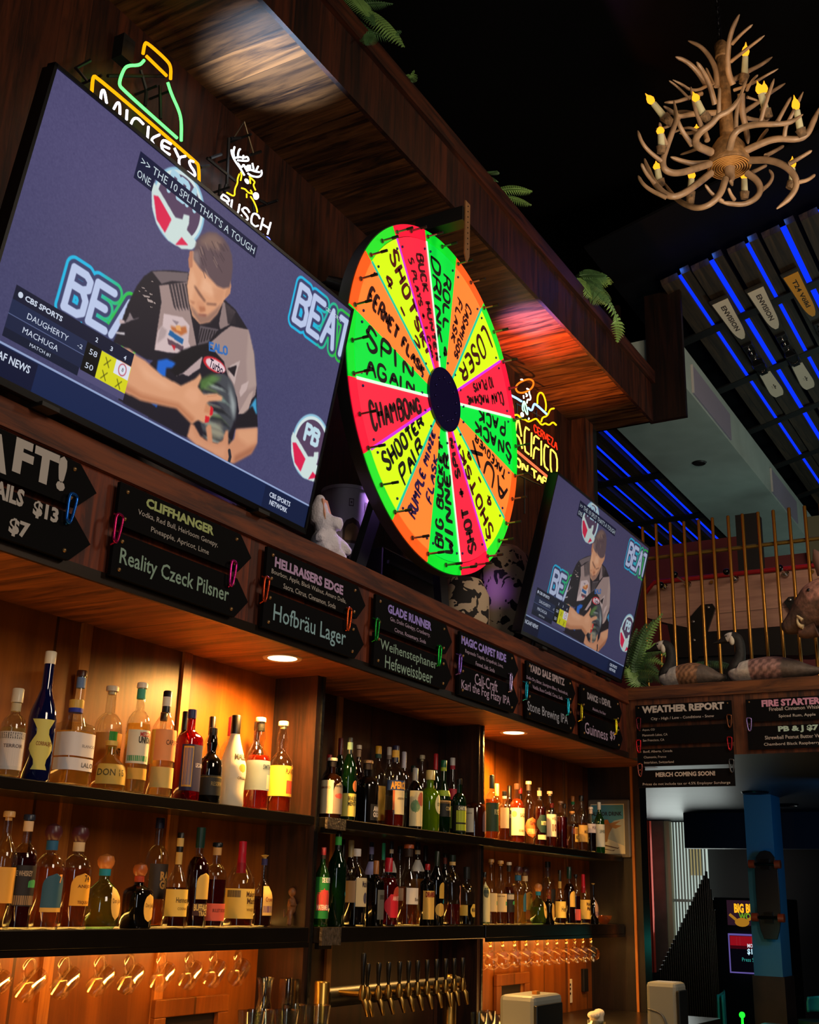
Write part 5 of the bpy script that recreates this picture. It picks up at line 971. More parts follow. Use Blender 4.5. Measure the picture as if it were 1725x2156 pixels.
B6 = [
 (0, 1020, 1944, 1836, 22, 'sq', 'clear', 'c8d8b0', .6, ('screw', '14120e'), [lb(.06, .82, 'd8cf9a', -85, 40, 'a'), lb(.50, .72, '3a4a40', -60, 10, 'o')], 'slim bottle with tall arched label at the divider'),
 (0, 1034, 1941, 1809, 24, 'tall', 'clear', 'a05c18', .40, ('cork', 'b08048'), [lb(.20, .48, 'e0c68c', -85, 70), lb(.30, .36, '4a9a70', 40, 66)], 'amber bottle with cream label and tall cork, first'),
 (0, 1054, 1943, 1812, 25, 'tall', 'clear', 'a05c18', .40, ('cork', 'c89858'), [lb(.20, .48, 'e4c98e', -85, 70, 'r', ('single malt', .44, .02, -60, 20, '6a4a2c', 0)), lb(.30, .36, '4a9a70', 30, 62)], 'amber bottle with cream label and tall cork, second'),
 (0, 1072, 1944, 1815, 22, 'tall', 'clear', '8a3c10', .60, ('cork', 'c0b098', '17120e'), [lb(.20, .50, '17140f', -80, 75), lb(.32, .38, '3a9a58', 20, 66, 'a'), lb(.40, .48, 'b8b0a0', -50, 40)], 'amber bottle with black label and green hill'),
 (0, 1091, 1946, 1822, 33, 'dome', 'clear', 'd8b048', .50, ('ball', '3a1c20', '1f5f88'), [lb(.22, .54, '285e78', 15, 70, 'a')], 'clear bottle with dark ball stopper and blue label'),
 (1, 1106, 1946, 1824, 30, 'dome', 'clear', 'c89030', .55, ('ball', '341a20', 'c8b088'), [lb(.24, .56, 'e8a838', -30, 70, 'a', ('74', .48, .06, 20, 50, '4a2a10', .02))], 'bottle with dark ball stopper and yellow arched label'),
 (0, 1134, 1948, 1859, 34, 'ball', 'teal', 'b0b048', .42, ('ball', 'b87840', '1480a0'), [lb(.14, .56, 'e4bc60', 18, 66, 'o', ('Don Julio', .36, .06, 24, 60, '6a4a20', 0))], 'round squat bottle with wooden stopper and blue neck band'),
 (0, 1156, 1946, 1870, 22, 'dj', 'dark', None, 0, ('ball', '6a3418', '8a3418'), [lb(.10, .62, 'e0b050', -20, 65, 'o')], 'small black bottle with oval yellow label'),
 (2, 1155, 1944, 1814, 30, 'rnd', 'clear', 'a89048', .30, ('screw', '17181c'), [lb(.25, .55, '3a3024', 0, 80)], 'tall clear round shouldered bottle at the back'),
 (0, 1180, 1946, 1832, 24, 'cog', 'clear', '5a200c', .45, ('long', '14110e'), [lb(.12, .42, 'e8c45c', -75, 65, 'r', ('Henn', .28, .07, -10, 55, '3a2410', 0)), lb(.66, .93, 'b89a50', -170, 170)], 'small looking cognac bottle with yellow label and gold neck'),
 (0, 1200, 1946, 1825, 23, 'dome', 'clear', '4a1008', .70, ('screw', '103028'), [lb(.30, .58, 'd8b050', -20, 72, 'a')], 'dark bottle with pale bison shaped label'),
 (0, 1214, 1946, 1841, 18, 'rnd', 'clear', '5a140c', .56, ('cork', '12161a'), [lb(.08, .30, 'e05a50', -80, 78)], 'narrow dark bottle with coral red lower label'),
 (0, 1230, 1945, 1840, 27, 'squat', 'clear', '6a2c10', .35, ('wax', 'b4142c'), [lb(.10, .48, 'e4bc54', -88, 70, 'r', ("Maker's", .40, .06, 0, 62, '4a2a10', .01), ('Mark', .31, .06, 4, 62, '4a2a10', .01))], 'bottle with red dipped wax neck and yellow label'),
 (0, 1251, 1944, 1859, 19, 'cog', 'dark', None, 0, ('knob', '8a7440'), [lb(.14, .60, 'b08a70', -10, 60, 'o'), lb(.20, .30, '4a2a5a', -8, 55)], 'dark bottle with gold stopper and pale oval label')]
for rows, z, where in ((B1, ZU, W1), (B2, ZL, W2), (B3, ZU, W3), (B4, ZU, W4), (B5, ZL, W5), (B6, ZL, W6)):
    for r, (yb_, rr_) in zip(rows, place_row(rows)): bottle(z, yb_, rr_, *r[:-1], label=r[-1]+' '+where, group=GRP[where])

# ------------------------------------------------------------------ hanging mugs
MUG = thin_glass('mug glass', 'fbf5e4', 0.07)
def mug_parts(t, p, R, L, ax, upv):
    """mug hanging by its handle from a hook: p is the hook, the cup lies along ax below it"""
    ax = np.array(ax, float); ax /= np.linalg.norm(ax); up_ = np.array(upv, float); up_ -= ax*(up_ @ ax); up_ /= np.linalg.norm(up_); sd = np.cross(ax, up_)
    c = np.array(p)-up_*(R+0.034); mb = MB(); v = []; f = []; n = 20
    prof = [(0.0, -.5), (.86, -.5), (.97, -.44), (1.0, -.2), (.96, .2), (1.0, .5), (.93, .5), (.89, .2), (.9, -.35), (0.0, -.38)]
    for r, z in prof:
        for j in range(n):
            a = 2*PI*j/n; v.append(c+ax*z*L+(up_*math.cos(a)+sd*math.sin(a))*r*R)
    for i in range(len(prof)-1):
        for j in range(n): f.append((i*n+j, i*n+(j+1) % n, (i+1)*n+(j+1) % n, (i+1)*n+j))
    mb.add(v, f).build('cup', MUG, t, smooth=50)
    hd = [c+ax*L*q+up_*(R*s+w_) for q, s, w_ in ((-.34, .92, 0), (-.36, 1, .016), (-.26, 1, .033), (0, 1, .038), (.26, 1, .033), (.36, 1, .016), (.34, .92, 0))]
    MB().tube(smooth_line(hd, 2), 0.0055, 8).build('handle', MUG, t, smooth=60)
def hook(p, top, lab):
    mb = MB().tube(smooth_line([(p[0], p[1], top), (p[0], p[1], p[2]+0.03), (p[0]+0.012, p[1]-0.004, p[2]+0.004), (p[0]-0.002, p[1]-0.002, p[2]-0.007), (p[0]-0.014, p[1], p[2]+0.006)], 2), 0.0028, 8)
    mb.lathe([(0.009, -0.003), (0.009, 0.0)], p[0], p[1], top, 10)
    o = mb.build('cup_hook', pbr('brass hook', 'b8862c', 0.25, 0.9), None, smooth=60); put(o, lab, 'hook', 'cup hooks under the shelves'); return o
NTH = ['first', 'second', 'third', 'fourth', 'fifth', 'sixth', 'seventh', 'eighth', 'ninth', 'tenth', 'eleventh', 'twelfth', 'thirteenth']
hx = [(-18, 2030), (60, 2020), (134, 2011), (209, 2008), (272, 2004), (339, 2001), (398, 2000), (449, 1997), (500, 1995)]
zb = ZL-0.052
for i, (u, v) in enumerate(hx):
    p = at(u, v, Y=2.60); q = (p[0], 2.60, zb-0.030)
    hook(q, zb, 'brass cup hook under the left bay shelf, %s of nine from the left' % NTH[i])
    t = thing('glass_mug', 'clear glass mug hanging under the left bay shelf, %s of nine from the left' % NTH[i], 'mug', (q[0], q[1], q[2]-0.08), 'glass mugs hanging on the left')
    mug_parts(t, (q[0], q[1], q[2]-0.004), 0.030, 0.092, (-0.85, -0.35, -0.38), (-0.3, 0, 1))
zb = ZL-0.056
for i, (u, v) in enumerate([(1007, 1979), (1031, 1980), (1057, 1980), (1082, 1980), (1106, 1979), (1130, 1979), (1151, 1978), (1171, 1978), (1191, 1977), (1209, 1977), (1226, 1977), (1243, 1976)]):
    p = at(u, v, Y=2.60); q = (p[0], 2.60, zb-0.026)
    hook(q, zb, 'brass cup hook under the right bay shelf, %s of twelve from the left' % NTH[i])
    t = thing('glass_mug', 'round glass mug hanging under the right bay shelf, %s of twelve from the left' % NTH[i], 'mug', (q[0], q[1], q[2]-0.08), 'glass mugs hanging on the right')
    mug_parts(t, (q[0], q[1], q[2]-0.004), 0.040, 0.066, (-0.80, -0.55, -0.12), (-0.1, 0.1, 1))

# ------------------------------------------------------------------ counter, taps and what stands there
CZ = 0.92
o = MB().box(-1.5, 6.85, 1.95, 2.715, CZ-0.05, CZ).box(-1.5, 6.85, 2.0, 2.7, 0.0, CZ-0.05).build('back_counter', pbr('counter top', '17110c', 0.3), None, bevel=0.004); put(o, 'dark wooden back counter under the shelves', 'counter')
BRASS = pbr('polished brass', 'a07c3c', 0.30, 1.0); BR2 = pbr('brass tube', '9a7436', 0.25, 1.0)
a, b = at(679, 2066, Y=2.42), at(948, 2052, Y=2.42)
t = thing('beer_tap_tower', 'wide brass beer tower with a row of black handled taps', 'beer taps', (a[0], 2.42, CZ))
for x, zt in ((a[0], a[2]), (b[0], b[2])):
    MB().lathe([(0.036, 0), (0.030, 0.01), (0.028, 0.02), (0.028, zt-CZ-0.006), (0.024, zt-CZ), (0, zt-CZ)], x, 2.42, CZ, 20).build('post', BRASS, t, smooth=40)
zp = at(690, 2100, Y=2.42)[2]
MB().tube([(a[0]+0.01, 2.42, zp), (b[0]+0.06, 2.42, zp)], 0.034, 16).build('manifold', pbr('black enamel', '080707', 0.4, spec=0.3), t, smooth=40)
def tap(x, zc, hh, y=2.385):
    f = MB().tube([(x, 2.42, zc), (x, y-0.03, zc)], 0.010, 10).lathe([(0.013, -.018), (0.015, 0.0), (0.011, 0.018), (0.008, 0.03)], x, y-0.03, zc, 12)
    f.tube([(x, y-0.03, zc-0.01), (x+0.002, y-0.042, zc-0.028), (x+0.008, y-0.05, zc-0.070)], [0.008, 0.0125, 0.006], 10)
    f = f.build('faucet', BRASS, t, smooth=50)
    MB().lathe([(0.005, 0), (0.007, 0.01), (0.0095, hh*0.6), (0.0095, hh*0.95), (0.007, hh), (0, hh)], x, y-0.03, zc+0.03, 14).build('tap_handle', pbr('gloss black handle', '060607', 0.35, spec=0.35), f, smooth=50)
for u in (774, 797, 818, 841, 860, 879, 899, 919, 938, 956, 974):
    q = at(u, 2075, Y=2.355); tap(q[0], zp+0.002, 0.078)
q = at(764, 2075, Y=2.30); tap(q[0], zp+0.015, 0.105, 2.33)
GLS = thin_glass('bar glass', 'e8ece8', 0.09)
stk = [(512, 2122, 2.30), (545, 2126, 2.26), (578, 2118, 2.34), (612, 2124, 2.30), (636, 2115, 2.38)]
for i, (u, v, y) in enumerate(stk):
    y = 2.26+0.03*(i % 2); p = (3.0+0.0875*i, y); z = 1.168-0.004*(i % 3)
    for k, zz in enumerate((z-0.145-0.036-0.02, z-0.145)):
        o = MB().lathe([(0.0, 0.006), (0.028, 0.0), (0.030, 0.004), (0.033, 0.06), (0.042, 0.145), (0.040, 0.145), (0.031, 0.06), (0.027, 0.014), (0.0, 0.012)], p[0], y, zz, 24).build('pint_glass', GLS, None, smooth=50)
        put(o, '%s glass of the %s stack of pint glasses on the counter' % (('lower', 'upper')[k], NTH[i]), 'glass', 'pint glasses stacked on the counter')
    o = MB().lathe([(0.05, 0), (0.05, z-0.201-CZ), (0.0, z-0.201-CZ)], p[0], y, CZ, 20).build('glass_riser', pbr('riser dark', '1a1512', 0.5), None, smooth=40)
    put(o, 'dark round riser under the %s stack of pint glasses' % NTH[i], 'stand', 'risers under the glass stacks')
p = at(560, 2058, Y=2.44); hh = p[2]-CZ
o = MB().lathe([(0.0, 0.004), (0.055, 0), (0.06, 0.02), (0.058, hh*0.45), (0.03, hh*0.66), (0.020, hh*0.8), (0.024, hh*0.95), (0.030, hh), (0.027, hh), (0.018, hh*0.82), (0.026, hh*0.66), (0.054, hh*0.44), (0.055, 0.02), (0.0, 0.012)], p[0], 2.44, CZ, 24).build('carafe', GLS, None, smooth=50); put(o, 'tall glass carafe with narrow neck behind the pint glasses', 'carafe')
p = at(610, 2060, Y=2.55); hh = p[2]-CZ
o = MB().lathe([(0.0, 0.004), (0.035, 0), (0.038, hh*0.9), (0.036, hh), (0.033, hh), (0.034, hh*0.9), (0.031, 0.015), (0, 0.012)], p[0], 2.55, CZ, 24).build('water_glass', GLS, None, smooth=50); put(o, 'tall straight glass behind the carafe at the bay divider', 'glass')
for i, (u, v) in enumerate(((1009, 2132), (1027, 2128), (1044, 2136))):
    p = at(u, v, Y=2.40); hh = p[2]-CZ
    o = MB().lathe([(0.0, 0.004), (0.03, 0), (0.036, hh), (0.034, hh), (0.028, 0.015), (0, 0.012)], p[0], 2.40, CZ, 20).build('tumbler', GLS, None, smooth=50); put(o, '%s clear tumbler left of the grey terminal' % NTH[i], 'glass', 'tumblers beside the terminal')
def terminal(x0, x1, y0, y1, zt, zb_, lab, cable=False):
    t = thing('payment_terminal', lab, 'terminal', ((x0+x1)/2, (y0+y1)/2, zb_), 'screens on the counter')
    MB().box(x0, x1, y0, y1, zb_+0.03, zt).build('housing', pbr('terminal grey', '7d7f78', 0.45), t, bevel=0.018)
    MB().box(x0-0.002, x1-0.03, y0-0.012, y0+0.004, zb_+0.06, zt-0.03).build('screen_bezel', pbr('terminal dark', '14181a', 0.3), t, bevel=0.004)
    MB().box(x0+0.02, x1-0.02, y0+0.02, y1-0.02, zb_, zb_+0.04).build('foot', pbr('terminal foot', '3a3a38', 0.5), t)
    return t
zt = at(1100, 2097, X=4.25)[2]; ya, yb = at(1126, 2110, X=4.25)[1], at(1050, 2110, X=4.25)[1]
t = terminal(4.25, 4.52, ya, yb, zt, CZ, 'grey point of sale screen seen from behind, below the right bay')
MB().box(4.36, 4.39, ya+0.04, ya+0.06, zt-0.002, zt+0.012).build('sensor', pbr('amber lens', 'c07828', 0.3), t)
o = MB().box(5.1, 6.8, 0.6, 1.70, 0.86, 0.92).box(5.15, 6.75, 0.65, 1.65, 0, 0.86).build('bar_counter', pbr('front counter', '120d0a', 0.35), None, bevel=0.004); put(o, 'dark bar counter in front of the doorway at the lower right', 'counter')
zt = at(1390, 2068, X=5.2)[2]; ya, yb = at(1426, 2100, X=5.2)[1], at(1360, 2100, X=5.2)[1]
t = terminal(5.2, 5.34, ya, yb, zt, 0.92, 'light grey point of sale screen seen from behind, at the doorway')
MB().tube(smooth_line([(5.195, yb-0.01, zt-0.11), (5.19, (ya+yb)/2, zt-0.12), (5.19, ya+0.05, zt-0.16), (5.19, ya+0.045, zt-0.22)], 2), 0.004, 6).build('cable', pbr('cable grey', '4a4a48', 0.5), t, smooth=60)
# towel in a glass, wall plate, black strip, cabinet frames
p = at(1256, 2150, Y=2.12); t = thing('rolled_towel', 'white bar towel stuffed in a glass at the right end', 'towel', (p[0], 2.12, CZ+.002))
zt = at(1256, 2124, Y=2.12)[2]
MB().ball((p[0]-0.03, 2.12, zt-0.024), (0.042, 0.03, 0.018), 12, 8).ball((p[0]+0.01, 2.11, zt-0.018), (0.030, 0.028, 0.020), 12, 8).ball((p[0]+0.035, 2.13, zt-0.032), (0.026, 0.026, 0.018), 12, 8).ball((p[0]+0.005, 2.12, zt-0.045), (0.036, 0.034, 0.028), 12, 8).build('towel', pbr('towel white', 'c8bca4', 0.9, noise=0.15, bump=0.6, nscale=40), t, smooth=80, mods=[('REMESH', dict(mode='VOXEL', voxel_size=0.007)), ('SMOOTH', dict(iterations=4))])
MB().lathe([(0, 0.004), (0.034, 0), (0.040, zt-CZ-0.05), (0.038, zt-CZ-0.05), (0.032, 0.008), (0, 0.008)], p[0], 2.12, CZ+.002, 20).build('holder_glass', GLS, t, smooth=50)
a, b = at(1192, 2062, Y=2.718), at(1204, 2111, Y=2.718)
t = thing('light_switch', 'white slider switch plate on the wooden panel', 'switch', ((a[0]+b[0])/2, 2.715, b[2]))
MB().box(a[0], b[0], 2.712, 2.72, b[2], a[2]).build('plate', pbr('switch white', 'd8cdb4', 0.4), t, bevel=0.002)
for z in (.35, .55, .72): MB().box((a[0]+b[0])/2-0.006, (a[0]+b[0])/2+0.006, 2.707, 2.7125, b[2]+(a[2]-b[2])*z, b[2]+(a[2]-b[2])*z+0.012).build('slider', pbr('switch dark', '1c1614', 0.4), t)
a, b = at(1225, 2040, Y=2.715), at(1235, 2087, Y=2.715)
o = MB().box(a[0], b[0], 2.70, 2.72, b[2], a[2]).build('knife_strip', BLACK, None, bevel=0.003); put(o, 'short black upright strip on the panel right of the switch', 'strip')
def frame(u0, v0, u1, v1, lab):
    a, b = at(u0, v0, Y=2.70), at(u1, v1, Y=2.70); z0, z1 = CZ+0.01, (a[2]+b[2])/2; w_ = 0.055
    t = thing('cabinet_hatch', lab, 'hatch', ((a[0]+b[0])/2, 2.70, z0), 'framed hatches in the back bar')
    MB().box(a[0], b[0], 2.695, 2.715, z1-w_, z1).box(a[0], a[0]+w_, 2.695, 2.715, z0, z1-w_).box(b[0]-w_, b[0], 2.695, 2.715, z0, z1-w_).build('frame', W_back, t, bevel=0.003)
    MB().box(a[0]+w_, b[0]-w_, 2.714, 2.7195, z0, z1-w_).build('panel', pbr('hatch dark', '1c0f07', 0.5), t)
frame(327, 2105, 482, 2093, 'framed wooden hatch under the hanging mugs of the left bay')
frame(1045, 2051, 1114, 2047, 'framed wooden hatch under the globe mugs of the right bay')
# little figure, small bowl and glass at the shelf ends
p = at(613, 1945, Y=2.58); t = thing('monkey_figurine', 'small brown figurine hugging a wrapped bottle at the shelf end', 'figurine', (p[0], 2.58, ZL))
x, y, z = p[0], 2.58, ZL
mb = MB().ball((x, y, z+0.07), (0.020, 0.018, 0.032), 12, 8).ball((x-0.004, y, z+0.118), (0.015, 0.015, 0.016), 12, 8)
for s in (-1, 1): mb.tube([(x+s*0.011, y, z+0.05), (x+s*0.016, y-0.004, z+0.025), (x+s*0.018, y-0.003, z+0.003)], [0.011, 0.009, 0.009], 8).tube([(x+s*0.016, y, z+0.092), (x+s*0.026, y-0.012, z+0.075), (x+0.018+s*0.004, y-0.016, z+0.072)], [0.008, 0.007, 0.006], 8)
mb.tube([(x-0.012, y+0.01, z+0.045), (x-0.03, y+0.012, z+0.03), (x-0.032, y+0.012, z+0.06)], 0.004, 6)
mb.build('body', pbr('figurine brown', '8a5630', 0.5, noise=0.5, nscale=60), t, smooth=80, mods=[('REMESH', dict(mode='VOXEL', voxel_size=0.0032)), ('SMOOTH', dict(iterations=3))])
MB().tube([(x+0.012, y-0.02, z+0.07), (x+0.03, y-0.016, z+0.125), (x+0.036, y-0.014, z+0.15), (x+0.042, y-0.012, z+0.172)], [0.013, 0.014, 0.010, 0.008], 10).build('wrapped_bottle', pbr('wrap cream', 'b8ac8c', 0.6, noise=0.25, nscale=50), t, smooth=60)
p = at(1272, 1946, Y=2.56)
o = MB().lathe([(0, 0.002), (0.02, 0), (0.045, 0.028), (0.048, 0.045), (0.045, 0.045), (0.040, 0.028), (0.018, 0.006), (0, 0.006)], p[0], 2.56, ZL, 22).build('glass_bowl', thin_glass('amber bowl glass', 'f0b060', 0.12, 0.25), None, smooth=50); put(o, 'small amber glass bowl at the right end of the lower shelf', 'bowl')
p = at(1297, 1946, Y=2.58)
o = MB().lathe([(0, 0.004), (0.018, 0), (0.022, 0.06), (0.020, 0.06), (0.016, 0.01), (0, 0.01)], p[0], 2.58, ZL, 18).build('shot_glass', GLS, None, smooth=50); put(o, 'small shot glass right of the amber bowl', 'glass')
# poster on the end panel
t = thing('poster', 'framed ski poster with an animal skiing, on the end panel', 'poster', (6.895, 2.58, 1.76))
X0 = 6.895
MB().box(X0-0.02, X0+0.004, 2.445, 2.715, 1.765, 2.105).build('frame', pbr('poster frame', '6a645c', 0.4), t, bevel=0.02)
def art(name, pts, c, d): # pts in 0..1 of the sheet, y up
    return MB().add([(X0-0.0205-d, 2.695-0.215*x, 1.785+0.292*y) for x, y in pts], [tuple(range(len(pts)))]).build(name, pbr('poster '+c, c, 0.6), t)
art('sheet', [(0, 0), (1, 0), (1, 1), (0, 1)], 'e4d8b0', 0.0); art('sky', [(.02, .35), (.98, .15), (.98, .98), (.02, .98)], '4f9ab4', .0004); art('mountain', [(.02, .30), (.98, .12), (.98, .70), (.7, .66), (.4, .5), (.2, .40), (.02, .42)], 'b8bca8', .0008); art('slope', [(.02, .02), (.98, .02), (.98, .16), (.6, .27), (.02, .38)], 'e6d9b2', .0012)
mb = MB(); text_on(mb, 'ALE FOR DRINK', (X0-0.0222, 2.69, 1.785+0.292*.76), -UY, UZ, 0.195, 0.024, 0.03); mb.build('lettering', pbr('poster ink', '20242c', 0.6), t)
art('animal', [(x+.12, y) for x, y in [(.22, .22), (.36, .24), (.42, .40), (.52, .52), (.62, .50), (.80, .56), (.60, .58), (.78, .66), (.52, .62), (.34, .60), (.22, .50), (.16, .36)]], 'a87a48', .0016); art('hat', [(.38, .58), (.56, .60), (.52, .68), (.42, .68)], 'c8742c', .002); art('ski', [(.02, .16), (.62, .07), (.72, .085), (.66, .055), (.02, .13)], '6a4428', .002); art('ski', [(.10, .23), (.78, .12), (.84, .13), (.79, .10), (.10, .20)], '6a4428', .002)

# ------------------------------------------------------------------ things on the ledge
p = at(688, 1160, Y=2.36); x, y, z = p[0], 2.36, FZ1
t = thing('plush_alligator', 'white plush alligator with open pink mouth on the ledge', 'plush toy', (x, y, z))
hz = at(672, 1035, Y=2.36)[2]-z
mb = MB().ball((x-0.01, y, z+0.055), (0.062, 0.055, 0.06), 16, 10).ball((x-0.02, y, z+0.125), (0.045, 0.042, 0.05), 14, 10)
mb.tube([(x-0.03, y+0.015, z+0.13), (x-0.035, y+0.02, z+0.19), (x-0.03, y+0.022, hz+z-0.01)], [0.040, 0.034, 0.019], 12).ball((x-0.03, y+0.022, hz+z-0.012), (0.020, 0.018, 0.016))
mb.tube([(x-0.005, y-0.022, z+0.125), (x+0.0, y-0.034, z+0.145), (x-0.002, y-0.038, z+0.158)], [0.040, 0.034, 0.022], 12)
mb.tube([(x+0.03, y-0.01, z+0.075), (x+0.075, y-0.02, z+0.062), (x+0.115, y-0.025, z+0.05)], [0.028, 0.025, 0.016], 10).tube([(x-0.05, y-0.01, z+0.075), (x-0.085, y-0.02, z+0.055)], [0.024, 0.016], 10)
mb.tube([(x+0.03, y-0.02, z+0.03), (x+0.075, y-0.03, z+0.012)], [0.026, 0.017], 10).tube([(x-0.04, y-0.02, z+0.03), (x-0.06, y-0.035, z+0.012)], [0.026, 0.017], 10).tube([(x, y+0.04, z+0.04), (x+0.03, y+0.10, z+0.02), (x+0.08, y+0.13, z+0.015)], [0.04, 0.026, 0.01], 10)
mb.build('body', pbr('plush white', 'dcd6e2', 0.95, bump=0.4, nscale=120), t, smooth=80, mods=[('REMESH', dict(mode='VOXEL', voxel_size=0.006)), ('SMOOTH', dict(iterations=4))])
mb = MB(); n = 9
L = [(x-0.055+0.006*i/8, y-0.022+0.022*i/8, z+0.135+(hz-0.155)*i/8) for i in range(n)]; Rr = [(x+0.008-0.02*(i/8), y-0.018+0.020*i/8, z+0.135+(hz-0.155)*i/8) for i in range(n)]
mb.add(L+Rr, [(i, i+1, n+i+1, n+i) for i in range(n-1)]).build('mouth_lining', pbr('plush peach', 'd89c78', 0.9), t, mods=[('SOLIDIFY', dict(thickness=0.006, offset=0.0))])
p0, p1 = at(697, 1180, Y=2.50), at(772, 1040, Y=2.50); bx = (at(690, 1180, Y=2.5)[0]+at(772, 1180, Y=2.5)[0])/2; br = 0.098; bh = at(735, 1040, Y=2.5)[2]-FZ1
t = thing('party_bucket', 'pale paper bucket with cave pictures behind the plush alligator', 'bucket', (bx, 2.52, FZ1))
rb = lambda q: br*(0.88+0.14*q)
MB().lathe([(0, 0.002), (rb(0), 0), (rb(1), bh), (rb(1)+0.006, bh), (rb(1)+0.006, bh+0.014), (rb(1)-0.006, bh+0.014), (rb(0)-0.006, 0.008), (0, 0.008)], bx, 2.52, FZ1, 40).build('tub', pbr('bucket paper', 'b4a6b0', 0.6, noise=0.06), t, smooth=40)
def decal(q0, q1, a0, a1, c, arch=False, k=0.0):
    v = []; f = []
    for j in range(9):
        for i in range(9):
            s = i/8*2-1; q = j/8
            if arch and q > 0.5: s *= math.sqrt(max(0, 1-((q-.5)/.5)**2))
            a = math.radians((a0+a1)/2+s*(a1-a0)/2-90); qq = q0+(q1-q0)*q; r = rb(qq)+0.001+k; v.append((bx+r*math.cos(a), 2.52+r*math.sin(a), FZ1+qq*bh))
    for j in range(8):
        for i in range(8): k0 = j*9+i; f.append((k0, k0+1, k0+10, k0+9))
    MB().add(v, f).build('printed_picture', pbr('bucket print '+c, c, 0.6), t, smooth=60)
for q, a in ((.36, -38), (.68, -75), (.08, -62), (.62, 30), (.05, 8)):
    pass
decal(.40, .68, -62, -14, '3c2418', True); decal(.43, .62, -56, -20, '7a5a34', True, .0008); decal(.10, .36, 2, 34, '3c2418', True); decal(.13, .32, 6, 30, '8a6a44', True, .0008)
decal(.75, .88, -5, 38, '4a2030'); decal(.78, .85, 2, 32, '9a7040', False, .0008); decal(.08, .30, -75, -40, '3c2418', True)
for q0, a0 in ((.80, -50), (.50, 5), (.18, -28), (.55, 42)):
    decal(q0, q0+.085, a0, a0+12, '5a4650'); decal(q0+.012, q0+.073, a0+2, a0+10, 'b4a6b0', False, .0008); decal(q0+.03, q0+.055, a0+4, a0+8, '5a4650', False, .0012)
a, b = at(783, 1260, Y=2.55), at(880, 1130, Y=2.55)
o = MB().box(a[0], b[0]+0.15, 2.50, 2.74, FZ1, FZ1+0.24).build('equipment_case', pbr('case black', '0d0c10', 0.3), None, bevel=0.008); put(o, 'black equipment case on the ledge behind the wheel bottom', 'case')
MB().box(a[0]+0.03, b[0]+0.12, 2.488, 2.502, FZ1+0.17, FZ1+0.185).build('handle', pbr('case handle', '4a4850', 0.4, 0.5), o)
def cowhide(name='cowhide'):
    mt = bpy.data.materials.new(name); mt.use_nodes = True; n = mt.node_tree.nodes; l = mt.node_tree.links; b_ = n['Principled BSDF']
    tc = n.new('ShaderNodeTexCoord'); nz = n.new('ShaderNodeTexNoise'); nz.inputs['Scale'].default_value = 15; nz.inputs['Detail'].default_value = 2; nz.inputs['Distortion'].default_value = 0.7
    rp = n.new('ShaderNodeValToRGB'); rp.color_ramp.interpolation = 'CONSTANT'; rp.color_ramp.elements[0].color = (*lin('b09a80'), 1); rp.color_ramp.elements[1].position = 0.55; rp.color_ramp.elements[1].color = (*lin('140e0c'), 1)
    l.new(tc.outputs['Object'], nz.inputs['Vector']); l.new(nz.outputs['Fac'], rp.inputs['Fac']); l.new(rp.outputs['Color'], b_.inputs['Base Color']); b_.inputs['Roughness'].default_value = 0.85; return mt
COW = cowhide()
cx = at(1082, 1300, Y=2.50)[0]; ch = at(1085, 1152, Y=2.50)[2]-FZ1
o = MB().lathe([(0, 0), (.80, 0.0), (.95, .05*ch*3), (.98, ch*.4), (.92, ch*.72), (.72, ch*.92), (.40, ch*.995), (0, ch)], 0, 0, 0, 36)
o.v = [(cx+v[0]*0.20*(1+0.03*math.sin(v[2]*30+v[0]*4)), 2.54+v[1]*0.15, FZ1+v[2]) for v in o.v]
o = o.build('cowhide_cushion', COW, None, smooth=60, loc=(cx, 2.54, FZ1)); put(o, 'black spotted cowhide cushion on the ledge right of the wheel', 'cushion')
cx2 = at(985, 1290, Y=2.48)[0]
o = MB().lathe([(0, 0), (.85, 0), (1, .06), (.98, .20), (.7, .27), (0, .29)], 0, 0, 0, 28)
o.v = [(cx2+v[0]*0.13, 2.50+v[1]*0.12, FZ1+v[2]) for v in o.v]
o = o.build('cowhide_cushion', COW, None, smooth=60, loc=(cx2, 2.50, FZ1)); put(o, 'smaller dark spotted cowhide cushion under the wheel', 'cushion')
# lamp heads clamped behind the nearer television
p = at(695, 605, Y=2.60); t = thing('clip_lamp', 'small clip lamp on the wall behind the nearer television corner', 'lamp', (p[0], 2.60, p[2]))
MB().tube([(p[0]-0.02, 2.60, p[2]+0.02), (p[0]+0.02, 2.52, p[2]-0.01)], [0.026, 0.034], 14).build('head', pbr('lamp head dark', '2a2420', 0.35), t, smooth=50)
MB().ball((p[0]+0.045, 2.55, p[2]-0.03), 0.022, 12, 8).build('bulb', pbr('bulb grey', '6a6058', 0.2), t, smooth=80)
MB().tube([(p[0]-0.02, 2.60, p[2]+0.02), (p[0]-0.03, WY, p[2])], 0.006, 6).build('arm', BLACK, t)

